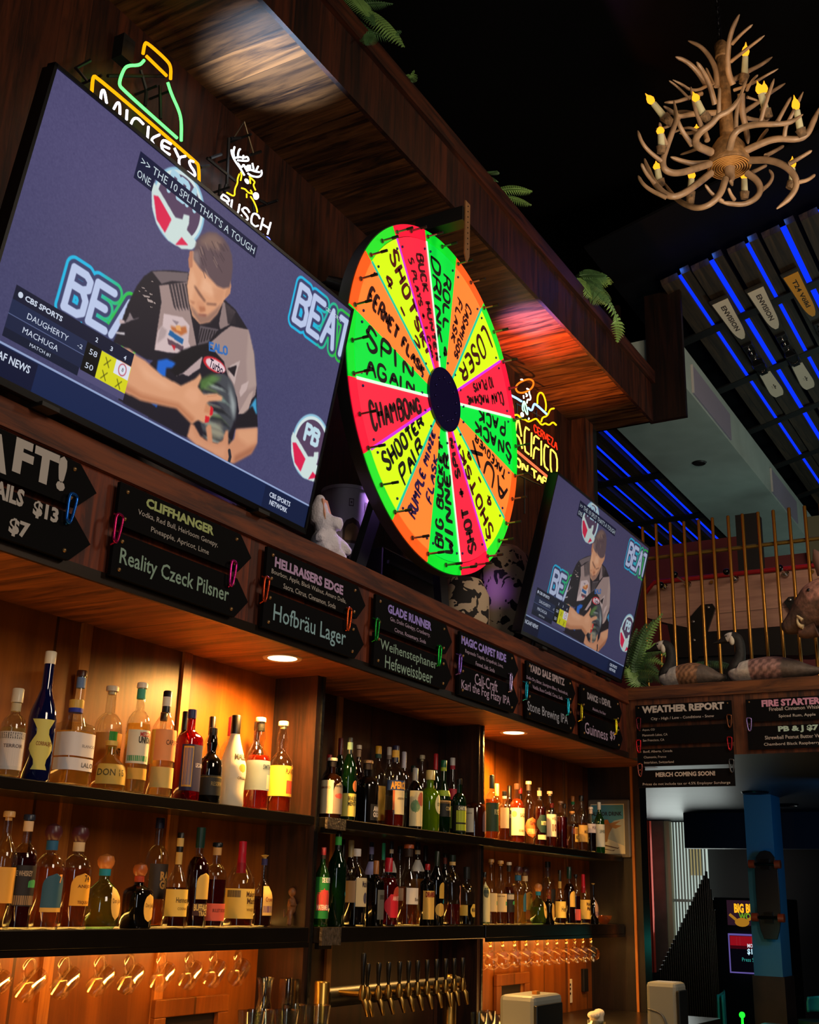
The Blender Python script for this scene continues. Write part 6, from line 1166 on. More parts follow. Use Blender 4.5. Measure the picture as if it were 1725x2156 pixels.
# ------------------------------------------------------------------ ferns
FERN = pbr('fern green', '7aa254', 0.5, noise=0.4, nscale=9); FERD = pbr('fern deep green', '4a7040', 0.5, noise=0.4, nscale=9)
def frond(P, wd, mat, t, nleaf=22, nrm=None, s0=0.0):
    """one fern frond: a midrib with pairs of tapering leaflets"""
    Q = smooth_line(P, 3); mb = MB().tube(Q, [0.0032*(1-0.6*i/len(Q)) for i in range(len(Q))], 5); N = len(Q)
    Lc = np.cumsum([0]+[np.linalg.norm(Q[i+1]-Q[i]) for i in range(N-1)]); T = Lc[-1]
    for i in range(nleaf):
        s = s0+(1-s0)*(i+0.8)/(nleaf+0.6); d = s*T; k = min(int(np.searchsorted(Lc, d)), N-1); k = max(k, 1)
        a = (d-Lc[k-1])/(Lc[k]-Lc[k-1]+1e-9); c = Q[k-1]*(1-a)+Q[k]*a; tg = Q[k]-Q[k-1]; tg /= np.linalg.norm(tg)+1e-9
        nv = np.array(nrm if nrm is not None else (-0.55, -0.55, 0.5)); sd = np.cross(tg, nv); sd /= np.linalg.norm(sd)+1e-9; nv = np.cross(sd, tg)
        ln = wd*math.sin(PI*min(1, 0.18+0.82*(s-s0)/(1-s0)))**0.7*(1.0 if s < 0.85 else 0.8)+0.004; bw = T*(1-s0)/nleaf*0.36
        for sg in (-1, 1):
            tip = c+sd*sg*ln+tg*ln*0.22-nv*ln*0.25; md = c+sd*sg*ln*0.5+tg*ln*0.10+nv*ln*0.05
            mb.add([c-tg*bw, c+tg*bw, md+tg*bw*1.05, tip, md-tg*bw*0.95], [(0, 1, 2, 4), (4, 2, 3)])
    return mb.build('frond', mat, t, mods=[('SOLIDIFY', dict(thickness=0.0012))])
def pp(pts, Y): return [at(u, v, Y=Y+dy) for u, v, dy in pts]
t = thing('fern', 'green fern hanging over the upper box at the top edge', 'fern', at(760, 20, Y=2.32), 'ferns along the upper box')
for P, wd, m_ in (([(735,0,.05),(770,20,-.02),(790,55,-.06)], .045, FERD), ([(755,15,.02),(800,40,-.06),(852,100,-.14)], .07, FERN), ([(760,60,.0),(805,75,-.06),(845,65,-.12)], .055, FERD), ([(735,10,.02),(790,5,-.04),(828,8,-.10)], .05, FERD), ([(720,-20,.05),(750,-5,-.02),(775,35,-.08)], .06, FERN), ([(750,40,.02),(780,70,-.03),(770,95,-.06)], .04, FERD)):
    frond(pp(P, 2.28), wd, m_, t, 20)
t = thing('fern', 'small fern tip behind the upper box, between top edge and bracket', 'fern', at(858, 160, Y=2.30), 'ferns along the upper box')
frond(pp([(852,170,.05),(862,160,0),(873,148,-.03)], 2.28), .04, FERN, t, 12); frond(pp([(850,172,.05),(858,168,0),(866,172,-.03)], 2.28), .025, FERD, t, 8)
t = thing('fern', 'pair of bright fern fronds behind the upper box beside the bracket', 'fern', at(1070, 410, Y=2.30), 'ferns along the upper box')
for P, wd, m_ in (([(1050,400,.05),(1085,395,-.02),(1121,402,-.08)], .055, FERN), ([(1060,412,.05),(1090,420,-.02),(1120,432,-.08)], .05, FERN), ([(1022,365,.05),(1035,362,0),(1046,360,-.04)], .04, FERD), ([(1025,370,.05),(1035,376,0),(1045,382,-.04)], .035, FERD)): frond(pp(P, 2.28), wd, m_, t, 16)
t = thing('fern', 'leafy fern with one long drooping frond at the right end of the box', 'fern', at(1245, 600, Y=2.28), 'ferns along the upper box')
for P, wd, m_ in (([(1225,595,.05),(1265,575,-.02),(1285,600,-.08)], .10, FERN), ([(1215,590,.05),(1245,610,0),(1275,640,-.06)], .11, FERN), ([(1220,580,.05),(1240,577,0),(1275,578,-.06)], .10, FERD), ([(1230,600,.02),(1262,610,-.06),(1280,640,-.10)], .11, FERD), ([(1212,585,.05),(1228,600,.0),(1250,628,-.04)], .08, FERN), ([(1255,600,-.02),(1285,640,-.08),(1306,680,-.10),(1300,722,-.10)], .055, FERN), ([(1230,588,.02),(1250,590,-.04),(1270,612,-.08)], .09, FERD)): frond(pp(P, 2.26), wd, m_, t, 20)
t = thing('fern', 'full green fern beside the farther television on the corner ledge', 'fern', (6.60, 2.22, 2.70), 'ferns along the upper box')
fb = [([(1322,1402),(1345,1366),(1375,1356),(1412,1386)],.060,FERN),([(1325,1425),(1345,1392),(1370,1384),(1398,1400)],.055,FERN),([(1326,1430),(1345,1410),(1365,1406),(1392,1428)],.055,FERN),([(1330,1420),(1350,1370),(1368,1330),(1396,1290)],.045,FERN),([(1330,1420),(1345,1370),(1358,1330),(1378,1304)],.045,FERD),
      ([(1328,1420),(1336,1375),(1346,1340),(1362,1312)],.045,FERD),([(1325,1410),(1328,1375),(1334,1345),(1342,1322)],.045,FERD),([(1322,1430),(1335,1400),(1360,1392),(1388,1416)],.06,FERD),([(1325,1437),(1345,1422),(1370,1420),(1400,1440)],.055,FERD),([(1335,1440),(1330,1415),(1322,1404),(1316,1420)],.06,FERN),([(1335,1442),(1345,1428),(1355,1424),(1375,1436)],.06,FERN),([(1330,1415),(1352,1385),(1378,1370),(1403,1372)],.05,FERD),([(1322,1395),(1330,1370),(1345,1358),(1362,1362)],.05,FERD)]
for i, (P, wd, m_) in enumerate(fb):
    frond([(6.76, 2.24, 2.735)]+[at(u, v, X=6.785-0.02*(i % 5)) for u, v in P], wd*.8, m_, t, 22, (-0.85, -0.3, 0.35), 0.28)
MB().lathe([(0, 0), (0.040, 0), (0.048, 0.05), (0.0, 0.05)], 6.755, 2.24, 2.70, 20).build('pot', pbr('pot dark', '1c1714', 0.6), t, smooth=40)
t = thing('fern_spray', 'flat dark fern frond lying behind the two decoy geese', 'fern', (6.78, 1.75, 2.70))
P = [at(u, v, X=6.92) for u, v in ((1450,1402),(1480,1396),(1520,1396),(1548,1408))]
frond(P, .05, FERD, t, 22, (-0.6, 0, 0.8)); MB().tube([P[0], (6.92, P[0][1]+0.03, 2.70)], 0.004, 6).tube([P[-1], (6.92, P[-1][1], 2.70)], 0.004, 6).build('stem', FERD, t)

# ------------------------------------------------------------------ antler chandelier
DC = depth(at(1535, 340, Y=1.15))
def cp(x, y, d=0.0):
    """a point of the chandelier: d metres nearer (+) or farther (-) than its axis"""
    r = ray(1300+x/4.059, y/4.059); return EYE+r*((DC-d)/F)
ANT = pbr('antler', '846a52', 0.40, noise=0.35, nscale=14, bump=0.25); ANTR = pbr('antler stump', '7a5a38', 0.6, noise=0.5, nscale=30, bump=0.8)
c0 = cp(935, 1100); t = thing('antler_chandelier', 'chandelier of tangled brown antlers with candle bulbs under the black ceiling', 'chandelier', (c0[0], c0[1], cp(960, 1440)[2]))
PXM = DC/F/4.059        # metres per detail pixel
def antler(lines, r0=30, r1=13):
    mb = MB()
    for i, P in enumerate(lines):
        Q = smooth_line([cp(*q) for q in P], 2); n = len(Q); s = 1.0 if i == 0 else 0.66
        rr = [(0.98 if i == 0 else 0.9)*PXM*s*(r0+(r1-r0)*(k/(n-1)))*(1 if k < n*0.8 else 1-0.75*((k/(n-1)-0.8)/0.2)) for k in range(n)]
        mb.tube(Q, rr, 8)
    mb.build('antler', ANT, t, smooth=70)
antler([[(790,1400,.10),(600,1465,.22),(480,1485,.30),(400,1450,.33),(385,1370,.32),(425,1255,.30),(480,1100,.28),(510,1000,.24),(485,860,.20)],[(395,1390,.32),(270,1295,.36),(205,1210,.38),(175,1115,.36)],[(425,1245,.30),(390,1160,.34),(360,1045,.34)]],32,20)
antler([[(800,1480,.10),(700,1560,.20),(580,1650,.28),(470,1690,.30),(380,1640,.26),(300,1540,.20),(260,1440,.16),(232,1355,.14)],[(420,1690,.30),(290,1630,.28),(215,1570,.26),(178,1500,.24)],[(330,1580,.22),(245,1480,.28),(205,1395,.30)]],32,22)
antler([[(925,1530,.16),(890,1650,.24),(800,1750,.26),(680,1785,.22),(570,1745,.12),(490,1690,.02),(400,1560,-.10)]],30,20)
antler([[(1110,1480,.08),(1200,1540,.12),(1232,1630,.14),(1180,1705,.16),(1080,1750,.18),(960,1742,.20),(865,1720,.20)],[(1230,1630,.14),(1305,1570,.12),(1335,1500,.10),(1298,1448,.08)],[(1000,1705,.19),(970,1660,.22),(950,1605,.24)],[(900,1722,.20),(810,1660,.24),(750,1575,.26)]],32,18)
antler([[(1130,1370,.06),(1300,1365,.14),(1440,1415,.20),(1520,1500,.24),(1540,1590,.26),(1470,1700,.28),(1362,1785,.28)],[(1470,1400,.22),(1570,1345,.26),(1665,1285,.28)],[(1540,1560,.26),(1630,1540,.24),(1692,1492,.20)],[(1270,1330,.12),(1350,1290,.06),(1425,1245,0)],[(1140,1480,.06),(1220,1440,.0),(1278,1412,-.06)]],34,22)
antler([[(1085,1295,.06),(1200,1240,.10),(1350,1180,.14),(1550,1195,.18),(1630,1150,.18),(1680,1030,.16),(1730,920,.14)],[(1430,1170,.16),(1440,1080,.18),(1500,970,.20),(1590,785,.20)],[(1200,1230,.10),(1240,1160,.06),(1290,1100,0)]],34,22)
antler([[(960,1270,.14),(990,1150,.20),(1060,1090,.22),(1200,1060,.26),(1350,1062,.30),(1480,1050,.30),(1588,978,.28)],[(1220,1055,.26),(1265,900,.28),(1342,672,.28)],[(1370,1040,.30),(1420,950,.30),(1487,828,.28)],[(1015,1090,.22),(1020,950,.22),(1060,800,.22),(1110,672,.20)]],34,18)
antler([[(800,1300,.12),(650,1235,.24),(700,1130,.30),(800,1070,.32),(860,990,.32),(960,950,.34),(1030,870,.34),(1068,785,.32)],[(868,975,.32),(870,860,.34),(876,745,.34)],[(725,1090,.30),(660,920,.30),(630,742,.28)]],36,16)
antler([[(988,725,.0),(942,600,.02),(948,400,.04),(980,250,.06),(1045,122,.08)],[(980,375,.05),(1060,290,.10),(1158,208,.14)],[(972,525,.03),(1080,440,.10),(1260,302,.18)]],30,18)
antler([[(850,740,-.02),(848,600,-.04),(790,480,-.06),(710,390,-.08),(605,348,-.10)]],28,14)
antler([[(760,720,.04),(680,600,.06),(590,520,.08),(498,485,.10)],[(760,735,.04),(700,770,.08),(620,770,.12),(560,725,.14),(475,682,.16)]],28,14)
antler([[(835,890,.06),(790,720,.10),(730,600,.12),(678,528,.14)],[(820,720,.04),(790,650,.02),(758,578,0)]],26,14)
antler([[(985,690,-.02),(1110,612,-.10),(1220,560,-.14),(1325,487,-.18)],[(1000,770,.02),(1150,720,.10),(1280,640,.14),(1378,587,.16)],[(1110,770,.08),(1150,690,.16),(1204,638,.18)]],26,13)
antler([[(1090,950,-.06),(1200,880,-.12),(1310,790,-.16),(1436,712,-.20)],[(1110,830,-.08),(1200,860,-.10)]],24,13)
antler([[(840,965,.0),(650,972,.06),(530,1000,.10),(480,965,.12),(395,905,.14)],[(640,965,.06),(560,948,.02),(440,970,-.02),(362,1012,-.06)],[(530,1010,.10),(430,1090,.04),(330,1098,0)]],28,14)
antler([[(640,1240,.16),(560,1130,.20),(520,1040,.22),(485,930,.2)],[(690,1120,.06),(600,1080,.04),(440,1150,.0)]],24,14)
antler([[(720,800,.0),(600,840,.06),(500,872,.08),(403,876,.10)],[(620,850,.06),(520,745,.08),(442,688,.10)]],22,12)
antler([[(775,1395,.08),(640,1400,.14),(545,1375,.16),(455,1340,.18)],[(740,1250,.0),(640,1290,-.06),(538,1322,-.10)]],30,14)
antler([[(1060,800,-.02),(1065,950,-.04),(1100,1090,-.06),(1120,1230,-.05)],[(1110,1010,-.06),(1200,1030,-.12),(1300,1020,-.16)]],34,22)
antler([[(770,1200,.0),(740,1090,-.05),(640,1140,-.12),(530,1140,-.16)]],26,13)
hub = MB()
axd = cp(960, 1440)-cp(935, 1200); c1 = cp(960, 1435, .02)
hub.lathe([(0, 0.0), (0.070, 0.002), (0.105, 0.004), (0.108, 0.012), (0.098, 0.05), (0.080, 0.12), (0.055, 0.16), (0, 0.17)], c1[0], c1[1], c1[2], 32)
hub.build('hub_stump', ANTR, t, smooth=50)
for k in range(8): MB().lathe([(0.102-k*0.012, -0.002), (0.0965-k*0.012, -0.005), (0.094-k*0.012, -0.002)], c1[0], c1[1], c1[2]+0.002, 40).build('growth_ring', pbr('carved ring', 'a07038', 0.4), t, smooth=60)
MB().tube([c1+[0, 0, .02], c1+[0, 0, -.035], c1+[-.01, -.01, -.07], c1+[-.035, -.01, -.10]], [0.03, 0.024, 0.016, 0.006], 10).tube([c1+[0, 0, -.045], c1+[.02, 0, -.075], c1+[.035, 0, -.082]], [0.016, 0.010, 0.004], 8).build('finial', ANT, t, smooth=70)
MB().lathe([(0.036, 0.15), (0.030, 0.6), (0.026, 0.66), (0.034, 0.665), (0.034, 0.74), (0.02, 0.76)], c1[0], c1[1], c1[2], 18).build('centre_stem', ANTR, t, smooth=50)
mb = MB(); zc = c1[2]+0.75
mb.tube([(c1[0]+0.012, c1[1], zc), (c1[0]+0.012, c1[1], 6.75)], 0.006, 6)
for k in range(34): mb.tube([(c1[0]-0.02+0.010*math.cos(a)*(k % 2), c1[1]+0.010*math.cos(a)*((k+1) % 2), zc+0.025+k*0.035+0.022*math.sin(a)) for a in np.linspace(0, 2*PI, 9)[:-1]], 0.003, 5, closed=True)
mb.build('chain', pbr('chain black', '16151a', 0.3, 0.6), t, smooth=60)
BARK = pbr('candle cup bark', '5c452c', 0.8, noise=0.6, nscale=60, bump=0.8); WAX = pbr('candle sleeve', 'b0aa88', 0.5, bump=0.3, nscale=40)
for i, (a, b, f_, d) in enumerate((((1072,715),(1088,640),(1100,360),.0), ((470,1060),(395,990),(240,798),.14), ((790,1040),(735,975),(645,782),.30), ((1300,1010),(1270,940),(1195,690),.24), ((1262,1000),(1258,930),(1255,690),-.16), ((1590,1165),(1565,1105),(1510,812),.20), ((372,1310),(378,1255),(365,1062),.34),
                                ((680,1270),(675,1225),(678,1060),-.14), ((385,1590),(360,1540),(330,1375),.12), ((625,1740),(625,1640),(642,1440),-.02), ((1088,1700),(1088,1640),(1085,1440),-.06), ((1470,1610),(1495,1560),(1497,1335),-.04))):
    A, B_, T = cp(*a, d), cp(*b, d), cp(*f_, d); dv = T-B_; Lq = np.linalg.norm(dv); dv /= Lq
    cu = MB().tube([A, B_], [PXM*32, PXM*44], 14).build('candle_cup', BARK, t, smooth=50)
    m1 = B_+dv*Lq*0.55; MB().tube([B_-dv*0.005, m1], [PXM*30, PXM*26], 12).build('candle', WAX, cu, smooth=50)
    MB().tube([m1, m1+dv*Lq*.06, m1+dv*Lq*.16, m1+dv*Lq*.27, m1+dv*Lq*.34, m1+dv*Lq*.45], [PXM*14, PXM*27, PXM*34, PXM*24, PXM*10, PXM*2], 12).build('flame_bulb', glow('candle bulb', 'ffa020', 1.9), cu, smooth=60)
lamp('chandelier_glow', 'POINT', tuple(cp(900, 700, 0.1)), 2.5, (1.0, 0.55, 0.2), size=0.25)
lamp('chandelier_uplight', 'AREA', (3.4, 0.2, 2.6), 9.5, (1.0, 0.78, 0.54), tuple(c1+[0, 0, .3]), 0.5, 0.5, spread=1.0)

# ------------------------------------------------------------------ brass railing, decoy geese, boar
t = thing('brass_railing', 'row of upright brass rods on the return ledge behind the geese', 'railing', (6.86, 1.6, 2.70))
XR = 6.83
for u0, v0 in ((1353,1110),(1381,1103),(1411,1100),(1440,1098),(1471,1094),(1500,1090),(1533,1086),(1563,1082),(1596,1078),(1628,1074),(1661,1069),(1694,1065),(1727,1061)):
    p = at(u0, v0, X=XR); MB().lathe([(0.0105, 0), (0.0105, p[2]-2.705), (0.008, p[2]-2.70), (0, p[2]-2.70)], XR, p[1], 2.70, 12).build('rod', pbr('aged brass', 'a8742e', 0.32, 0.85), t, smooth=50)
a = at(1365, 1177, X=XR+0.03); MB().tube([(XR+0.024, a[1]+0.06, a[2]), (XR+0.024, 0.95, a[2])], 0.013, 10).build('cross_bar', pbr('dull brass', '75602c', 0.4, 0.7), t, smooth=50)
def lerp(a, b, k): return [x+(y-x)*k for x, y in zip(a, b)]
def animal(path, cols, name, t, nr=26, noise=(26, 0.25), nm='feather', n_sub=3):
    """one continuous body: sections (x, y, z, half width across, half height) swept along a spine, coloured along its length"""
    P = [np.array(q[:3], float) for q in path]; W_ = [q[3] for q in path]; Hh = [q[4] for q in path]
    for _ in range(n_sub):
        P2, W2_, H2, C2 = [P[0]], [W_[0]], [Hh[0]], [cols[0]]
        for i in range(len(P)-1):
            P2 += [P[i]*.75+P[i+1]*.25, P[i]*.25+P[i+1]*.75]; W2_ += [W_[i]*.75+W_[i+1]*.25, W_[i]*.25+W_[i+1]*.75]; H2 += [Hh[i]*.75+Hh[i+1]*.25, Hh[i]*.25+Hh[i+1]*.75]; C2 += [cols[i], cols[i+1]]
        P, W_, Hh, cols = P2+[P[-1]], W2_+[W_[-1]], H2+[Hh[-1]], C2+[cols[-1]]
    N = len(P); v = []; c = []; f = []
    for i in range(N):
        tg = P[min(i+1, N-1)]-P[max(i-1, 0)]; tg /= np.linalg.norm(tg)+1e-9; sx = np.array([1.0, 0, 0]); sx -= tg*(sx @ tg); sx /= np.linalg.norm(sx)+1e-9; uz = np.cross(sx, tg)
        for j in range(nr):
            a = 2*PI*j/nr; v.append(P[i]+sx*math.cos(a)*W_[i]+uz*math.sin(a)*Hh[i]); cc = cols[i](math.cos(a), math.sin(a), i) if callable(cols[i]) else cols[i]; c.append(lin(cc))
    for i in range(N-1):
        for j in range(nr): f.append((i*nr+j, i*nr+(j+1) % nr, (i+1)*nr+(j+1) % nr, (i+1)*nr+j))
    f += [tuple(range(nr))[::-1], tuple(range((N-1)*nr, N*nr))]
    return MB().add(v, f, c).build(name, attr_mat(nm, 0, 0.7, *noise), t, smooth=80)
def goose(lab, yb, zb_, L, hx_, hz_, brown, X=6.60):
    t = thing('decoy_goose', lab, 'decoy goose', (X, yb-L*0.4, 2.70), 'decoy geese on the ledge')
    WHT, BK, BR, TL_ = 'c8c0b4', '15120f', brown, '5a4c42'
    path = [(X, yb-L, 2.755, .015, .012), (X, yb-L*.86, 2.752, .05, .026), (X, yb-L*.6, 2.765, .095, .060), (X, yb-L*.35, 2.775, .115, .075), (X, yb-L*.12, 2.772, .11, .073), (X, yb+.02, 2.766, .095, .068), (X, yb+.075, 2.765, .07, .055), (X, yb+.085, 2.80, .05, .04), (X, yb+.055, 2.845, .036, .034), (X, yb+.048, 2.89, .030, .029), (X, yb+.05, hz_-.02, .029, .028), (X, yb+.07, hz_+.012, .032, .032), (X, yb+.105, hz_+.014, .034, .034), (X, yb+.14, hz_+.002, .022, .020), (X, yb+.17, hz_-.008, .014, .010), (X, yb+.20, hz_-.013, .008, .005)]
    ck = lambda a, b, i: WHT if (abs(a) > 0.55 and b < 0.75) else BK
    fe = lambda a, b, i: BR if (i % 4 < 2) != (int((math.atan2(b, a)+PI)*6) % 2 == 0) else lighter(BR)
    cols = [TL_, TL_, TL_, fe, fe, WHT, WHT, BK, BK, BK, BK, BK, ck, BK, BK, BK]
    animal(path, cols, 'body', t, 30, (34, 0.28), 'goose feather')
    for s in (-1,): 
        # cheek patch and eye on the side that faces the room
        mb = MB(); n = 18
        mb.ball((X+s*0.019, yb+.088, hz_-.004), (.018, .017, .032), 14, 9).build('cheek_patch', pbr('goose cheek', 'cfc6b2', 0.7), t, smooth=80)
        MB().ball((X+s*0.030, yb+.118, hz_+.018), (.005, .005, .005), 8, 6).build('eye', pbr('glass eye', '050505', 0.1), t, smooth=80)
    return t
def lighter(c): return ''.join('%02x' % min(255, int(int(c[i:i+2], 16)*1.45+8)) for i in (0, 2, 4))
g1, g2 = at(1432, 1420, X=6.60), at(1582, 1410, X=6.60)
goose('nearer brown decoy goose with black neck beside the fern', g1[1], 2.76, 0.27, 0, at(1428, 1358, X=6.60)[2]-0.01, '6a4a32', 6.60)
goose('decoy goose with pinkish brown back, right of the other one', g2[1], 2.76, 0.40, 0, at(1578, 1342, X=6.60)[2]-0.01, '6a4e48', 6.58)
t = thing('boar_head', 'mounted boar head with white tusks at the right edge', 'boar head', at(1725, 1290, X=6.40))
b = lambda u, v, w_, h_: (*at(u, v, X=6.40), w_, h_)
tn, br_, dk = '6a4a3c', '4a3428', '2a1a16'
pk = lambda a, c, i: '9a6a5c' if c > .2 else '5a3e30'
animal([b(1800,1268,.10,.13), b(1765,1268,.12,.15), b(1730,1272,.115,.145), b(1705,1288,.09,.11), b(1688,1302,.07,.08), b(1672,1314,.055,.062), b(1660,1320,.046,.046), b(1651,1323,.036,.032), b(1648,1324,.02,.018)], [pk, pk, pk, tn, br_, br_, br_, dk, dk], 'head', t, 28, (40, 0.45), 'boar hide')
for P in ([(1690,1318),(1678,1312),(1676,1298)], [(1688,1330),(1680,1322),(1682,1308)]): MB().tube(smooth_line([at(u, v, X=6.33) for u, v in P], 2), [0.012]*3+[0.010]*3+[0.007]*2+[0.004]*20, 8).build('tusk', pbr('tusk ivory', 'cbb48a', 0.35), t, smooth=70) if False else None
def horn(P, X, r, nm, m_):
    Q = smooth_line([at(u, v, X=X) for u, v in P], 2); MB().tube(Q, [r*(1-0.75*i/(len(Q)-1)) for i in range(len(Q))], 8).build(nm, m_, t, smooth=70)
IV = pbr('tusk ivory', 'cbb48a', 0.35)
horn([(1692,1320),(1684,1318),(1679,1308),(1681,1296)], 6.335, .014, 'tusk', IV); horn([(1690,1306),(1684,1300),(1678,1296)], 6.325, .011, 'tusk', IV)
MB().tube(smooth_line([at(u, v, X=6.345) for u, v in ((1705,1330),(1690,1332),(1674,1328),(1662,1330))], 2), [.03]*3+[.026]*4+[.018]*20, 10).build('lower_jaw', pbr('boar jaw', '55392c', 0.7, noise=.4, nscale=40), t, smooth=70) if False else None
Q = smooth_line([at(u, v, X=6.37) for u, v in ((1720,1325),(1700,1332),(1683,1332))], 2); MB().tube(Q, [.045*(1-.45*i/(len(Q)-1)) for i in range(len(Q))], 10).build('lower_jaw', pbr('boar jaw', '55392c', 0.7, noise=.4, nscale=40), t, smooth=70)
p = at(1703, 1243, X=6.315); MB().ball(p, .011, 10, 7).build('eye', pbr('glass eye', '050505', 0.1), t, smooth=80)
p = at(1740, 1205, X=6.36); MB().tube([p, p+np.array([-.02, .03, .08]), p+np.array([-.02, .05, .13])], [.05, .035, .006], 10).build('ear', pbr('boar ear', '6a4a40', 0.8), t, smooth=70)
q = at(1800, 1268, X=6.40); MB().box(6.32, 6.78, q[1]-0.06, q[1], q[2]-0.12, q[2]+0.12).build('mount_board', pbr('mount wood', '2a1810', 0.5), t, bevel=0.01)

# ------------------------------------------------------------------ behind the railing
def quadX(X, pts, th, name, mat, parent=None, **k):
    P = [at(u, v, X=X) for u, v in pts]; n = len(P)
    return MB().add([tuple(p) for p in P]+[(X+th, p[1], p[2]) for p in P], [tuple(range(n))[::-1], tuple(range(n, 2*n))]+[(i, (i+1) % n, n+(i+1) % n, n+i) for i in range(n)]).build(name, mat, parent, **k)
c = at(1550, 1260, X=7.3); t = thing('game_table', 'big pale plywood game table on its side with red rim and black handles', 'game table', (7.3, c[1], 2.70))
quadX(7.3, [(1358,1250),(1378,1227),(1730,1190),(1730,1312),(1490,1330),(1405,1312),(1360,1300)], 0.10, 'panel', wood('pale plywood', '9a7060', 'b48872', 'Y', 'Z', 0.30, contrast=0.3), t)
Q = [at(u, v, X=7.29) for u, v in ((1358,1250),(1378,1226),(1730,1189))]; MB().tube(Q, 0.016, 8).build('red_rim', pbr('red rim', '98141c', 0.35), t, smooth=50)
quadX(7.28, [(1405,1313),(1490,1331),(1730,1313),(1730,1375),(1700,1380),(1560,1378),(1420,1385)], 0.14, 'lower_body', pbr('table black', '0e0b0a', 0.4), t)
quadX(7.275, [(1455,1312),(1453,1300),(1476,1273),(1500,1271),(1506,1280),(1490,1328),(1468,1390),(1454,1388)], 0.02, 'bracket', pbr('bracket black', '0b0a0a', 0.4), t)
quadX(7.275, [(1651,1268),(1660,1257),(1690,1253),(1690,1280),(1664,1286)], 0.02, 'bracket', pbr('bracket black', '0b0a0a', 0.4), t)
for u, v in ((1492,1279),(1460,1309),(1462,1348),(1664,1263)): p = at(u, v, X=7.272); MB().ball(p, (0.008, .012, .012), 10, 6).build('bolt', pbr('bolt steel', 'a09a96', 0.25, 0.9), t, smooth=80)
for (u, v), (ku, kv) in (((1399,1236),(1392,1232)), ((1449,1231),(1421,1210)), ((1549,1219),(1530,1204)), ((1655,1209),(1642,1196))):
    p = at(u, v, X=7.29); r = MB().tube([p, p-UX*0.012], [.024, .018], 16).build('rod_bearing', pbr('chrome', 'b8b0aa', 0.15, 1.0), t, smooth=40)
    k = at(ku, kv, X=7.12); MB().tube([p, k], 0.008, 8).build('rod', pbr('chrome', 'b8b0aa', 0.15, 1.0), r, smooth=50); MB().ball(k, 0.022, 12, 8).build('handle_knob', pbr('knob black', '0a0a0a', 0.2), r, smooth=80)
for u, v in ((1499,1226),(1711,1204)): p = at(u, v, X=7.292); MB().tube([p, p-UX*0.006], .012, 12).build('bearing_hole', pbr('brass ring', 'b08040', 0.3, 0.8), t, smooth=40)
p = at(1470, 1388, X=7.3); MB().box(7.30, 7.42, p[1]-0.25, p[1]+0.2, 2.66, p[2]+0.02).build('support', BLACK, t)
structure('wall_far', MB().box(9.6, 9.7, at(1560, 1150, X=9.6)[1], 7, 2.37, at(1480, 1138, X=9.6)[2]).box(9.6, 9.7, -3, at(1560, 1150, X=9.6)[1], 2.37, at(1660, 1168, X=9.6)[2]), pbr('far wall red', '5e1410', 0.6))
a, b_ = at(1548, 1085, X=8.6), at(1603, 1210, X=8.6)
o = MB().box(8.6, 8.75, b_[1], a[1], 2.36, a[2]).build('wood_post', pbr('post dark wood', '160f0b', 0.5), None); put(o, 'dark square post rising behind the brass rods to the pale beam', 'post')
structure('window_2', MB().box(9.45, 9.6, *sorted((at(1735, 1090, X=9.5)[1], at(1702, 1090, X=9.5)[1])), at(1702, 1185, X=9.5)[2], at(1702, 1092, X=9.5)[2]), pbr('pale window trim', '5a5238', 0.6))
# pale beam and its side boards
BEAM = pbr('beam plaster', '9aa6a0', 0.7, noise=0.08, nscale=5)
YB0 = 2.12; zb0 = at(1393, 752, Y=YB0)[2]; zb1 = at(1363, 627, Y=YB0)[2]; yb1 = at(1317, 920, Z=zb0)[1]
structure('trim_19', MB().box(7.18, 16, YB0, yb1, zb0, zb1), BEAM)
for u in (1457, 1625):
    p = at(u, 800 if u == 1457 else 1030, Y=YB0); o = MB().box(p[0], p[0]+1.0, YB0-0.012, YB0-0.0005, zb0+0.02, zb1-0.08).build('access_panel', pbr('access panel', '8c8496', 0.6), None); put(o, 'flat grey panel on the pale beam, %s one' % ('nearer' if u == 1457 else 'farther'), 'panel', 'panels on the pale beam')
    MB().box(p[0]-0.015, p[0], YB0-0.016, YB0-0.0005, zb0+0.02, zb1-0.08).build('edge_strip', pbr('edge strip', 'b8b4b0', 0.5), o)
p = at(1473, 974, Z=zb0); o = MB().lathe([(0.0, 0), (0.05, 0.0), (0.06, 0.012), (0, 0.012)], p[0], p[1], zb0-0.0125, 16).build('ceiling_fitting', BLACK, None, smooth=40); put(o, 'small dark fitting on the underside of the pale beam', 'fitting')
# slatted ceilings with blue light between the slats
SX, SY, SZ, SL = 7.0, 2.116, 5.596, 0.25
def on_slat(u, v, dz=0.0):
    d = ray(u, v); nrm = np.array([0, SL, 1.0]); k = (np.array([SX, SY, SZ+dz])-EYE) @ nrm/(d @ nrm); return EYE+d*k
SLM = wood('slat wood', '1c140c', '3e2f1e', 'X', 'Y', 0.4, rough=0.6); BLU = glow('blue light strip', '0a30ff', 1.15)
ca, sa = 1/math.hypot(1, SL), SL/math.hypot(1, SL); SDY, SDZ = np.array([0, -ca, sa]), np.array([0, sa, ca])
def slat(c, half, X1, th=0.05, lab='', grp=''):
    mb = MB()
    for X_ in (c[0], X1):
        pass
    v = [c*np.array([0, 1, 1])+np.array([X_, 0, 0])+SDY*s*half+SDZ*h_ for X_ in (c[0], X1) for s in (-1, 1) for h_ in (0, th)]
    o = mb.add(v, [(0, 1, 3, 2), (4, 6, 7, 5), (0, 2, 6, 4), (1, 5, 7, 3), (0, 4, 5, 1), (2, 3, 7, 6)]).build('ceiling_slat', SLM, None); put(o, lab, 'slat', grp); return o
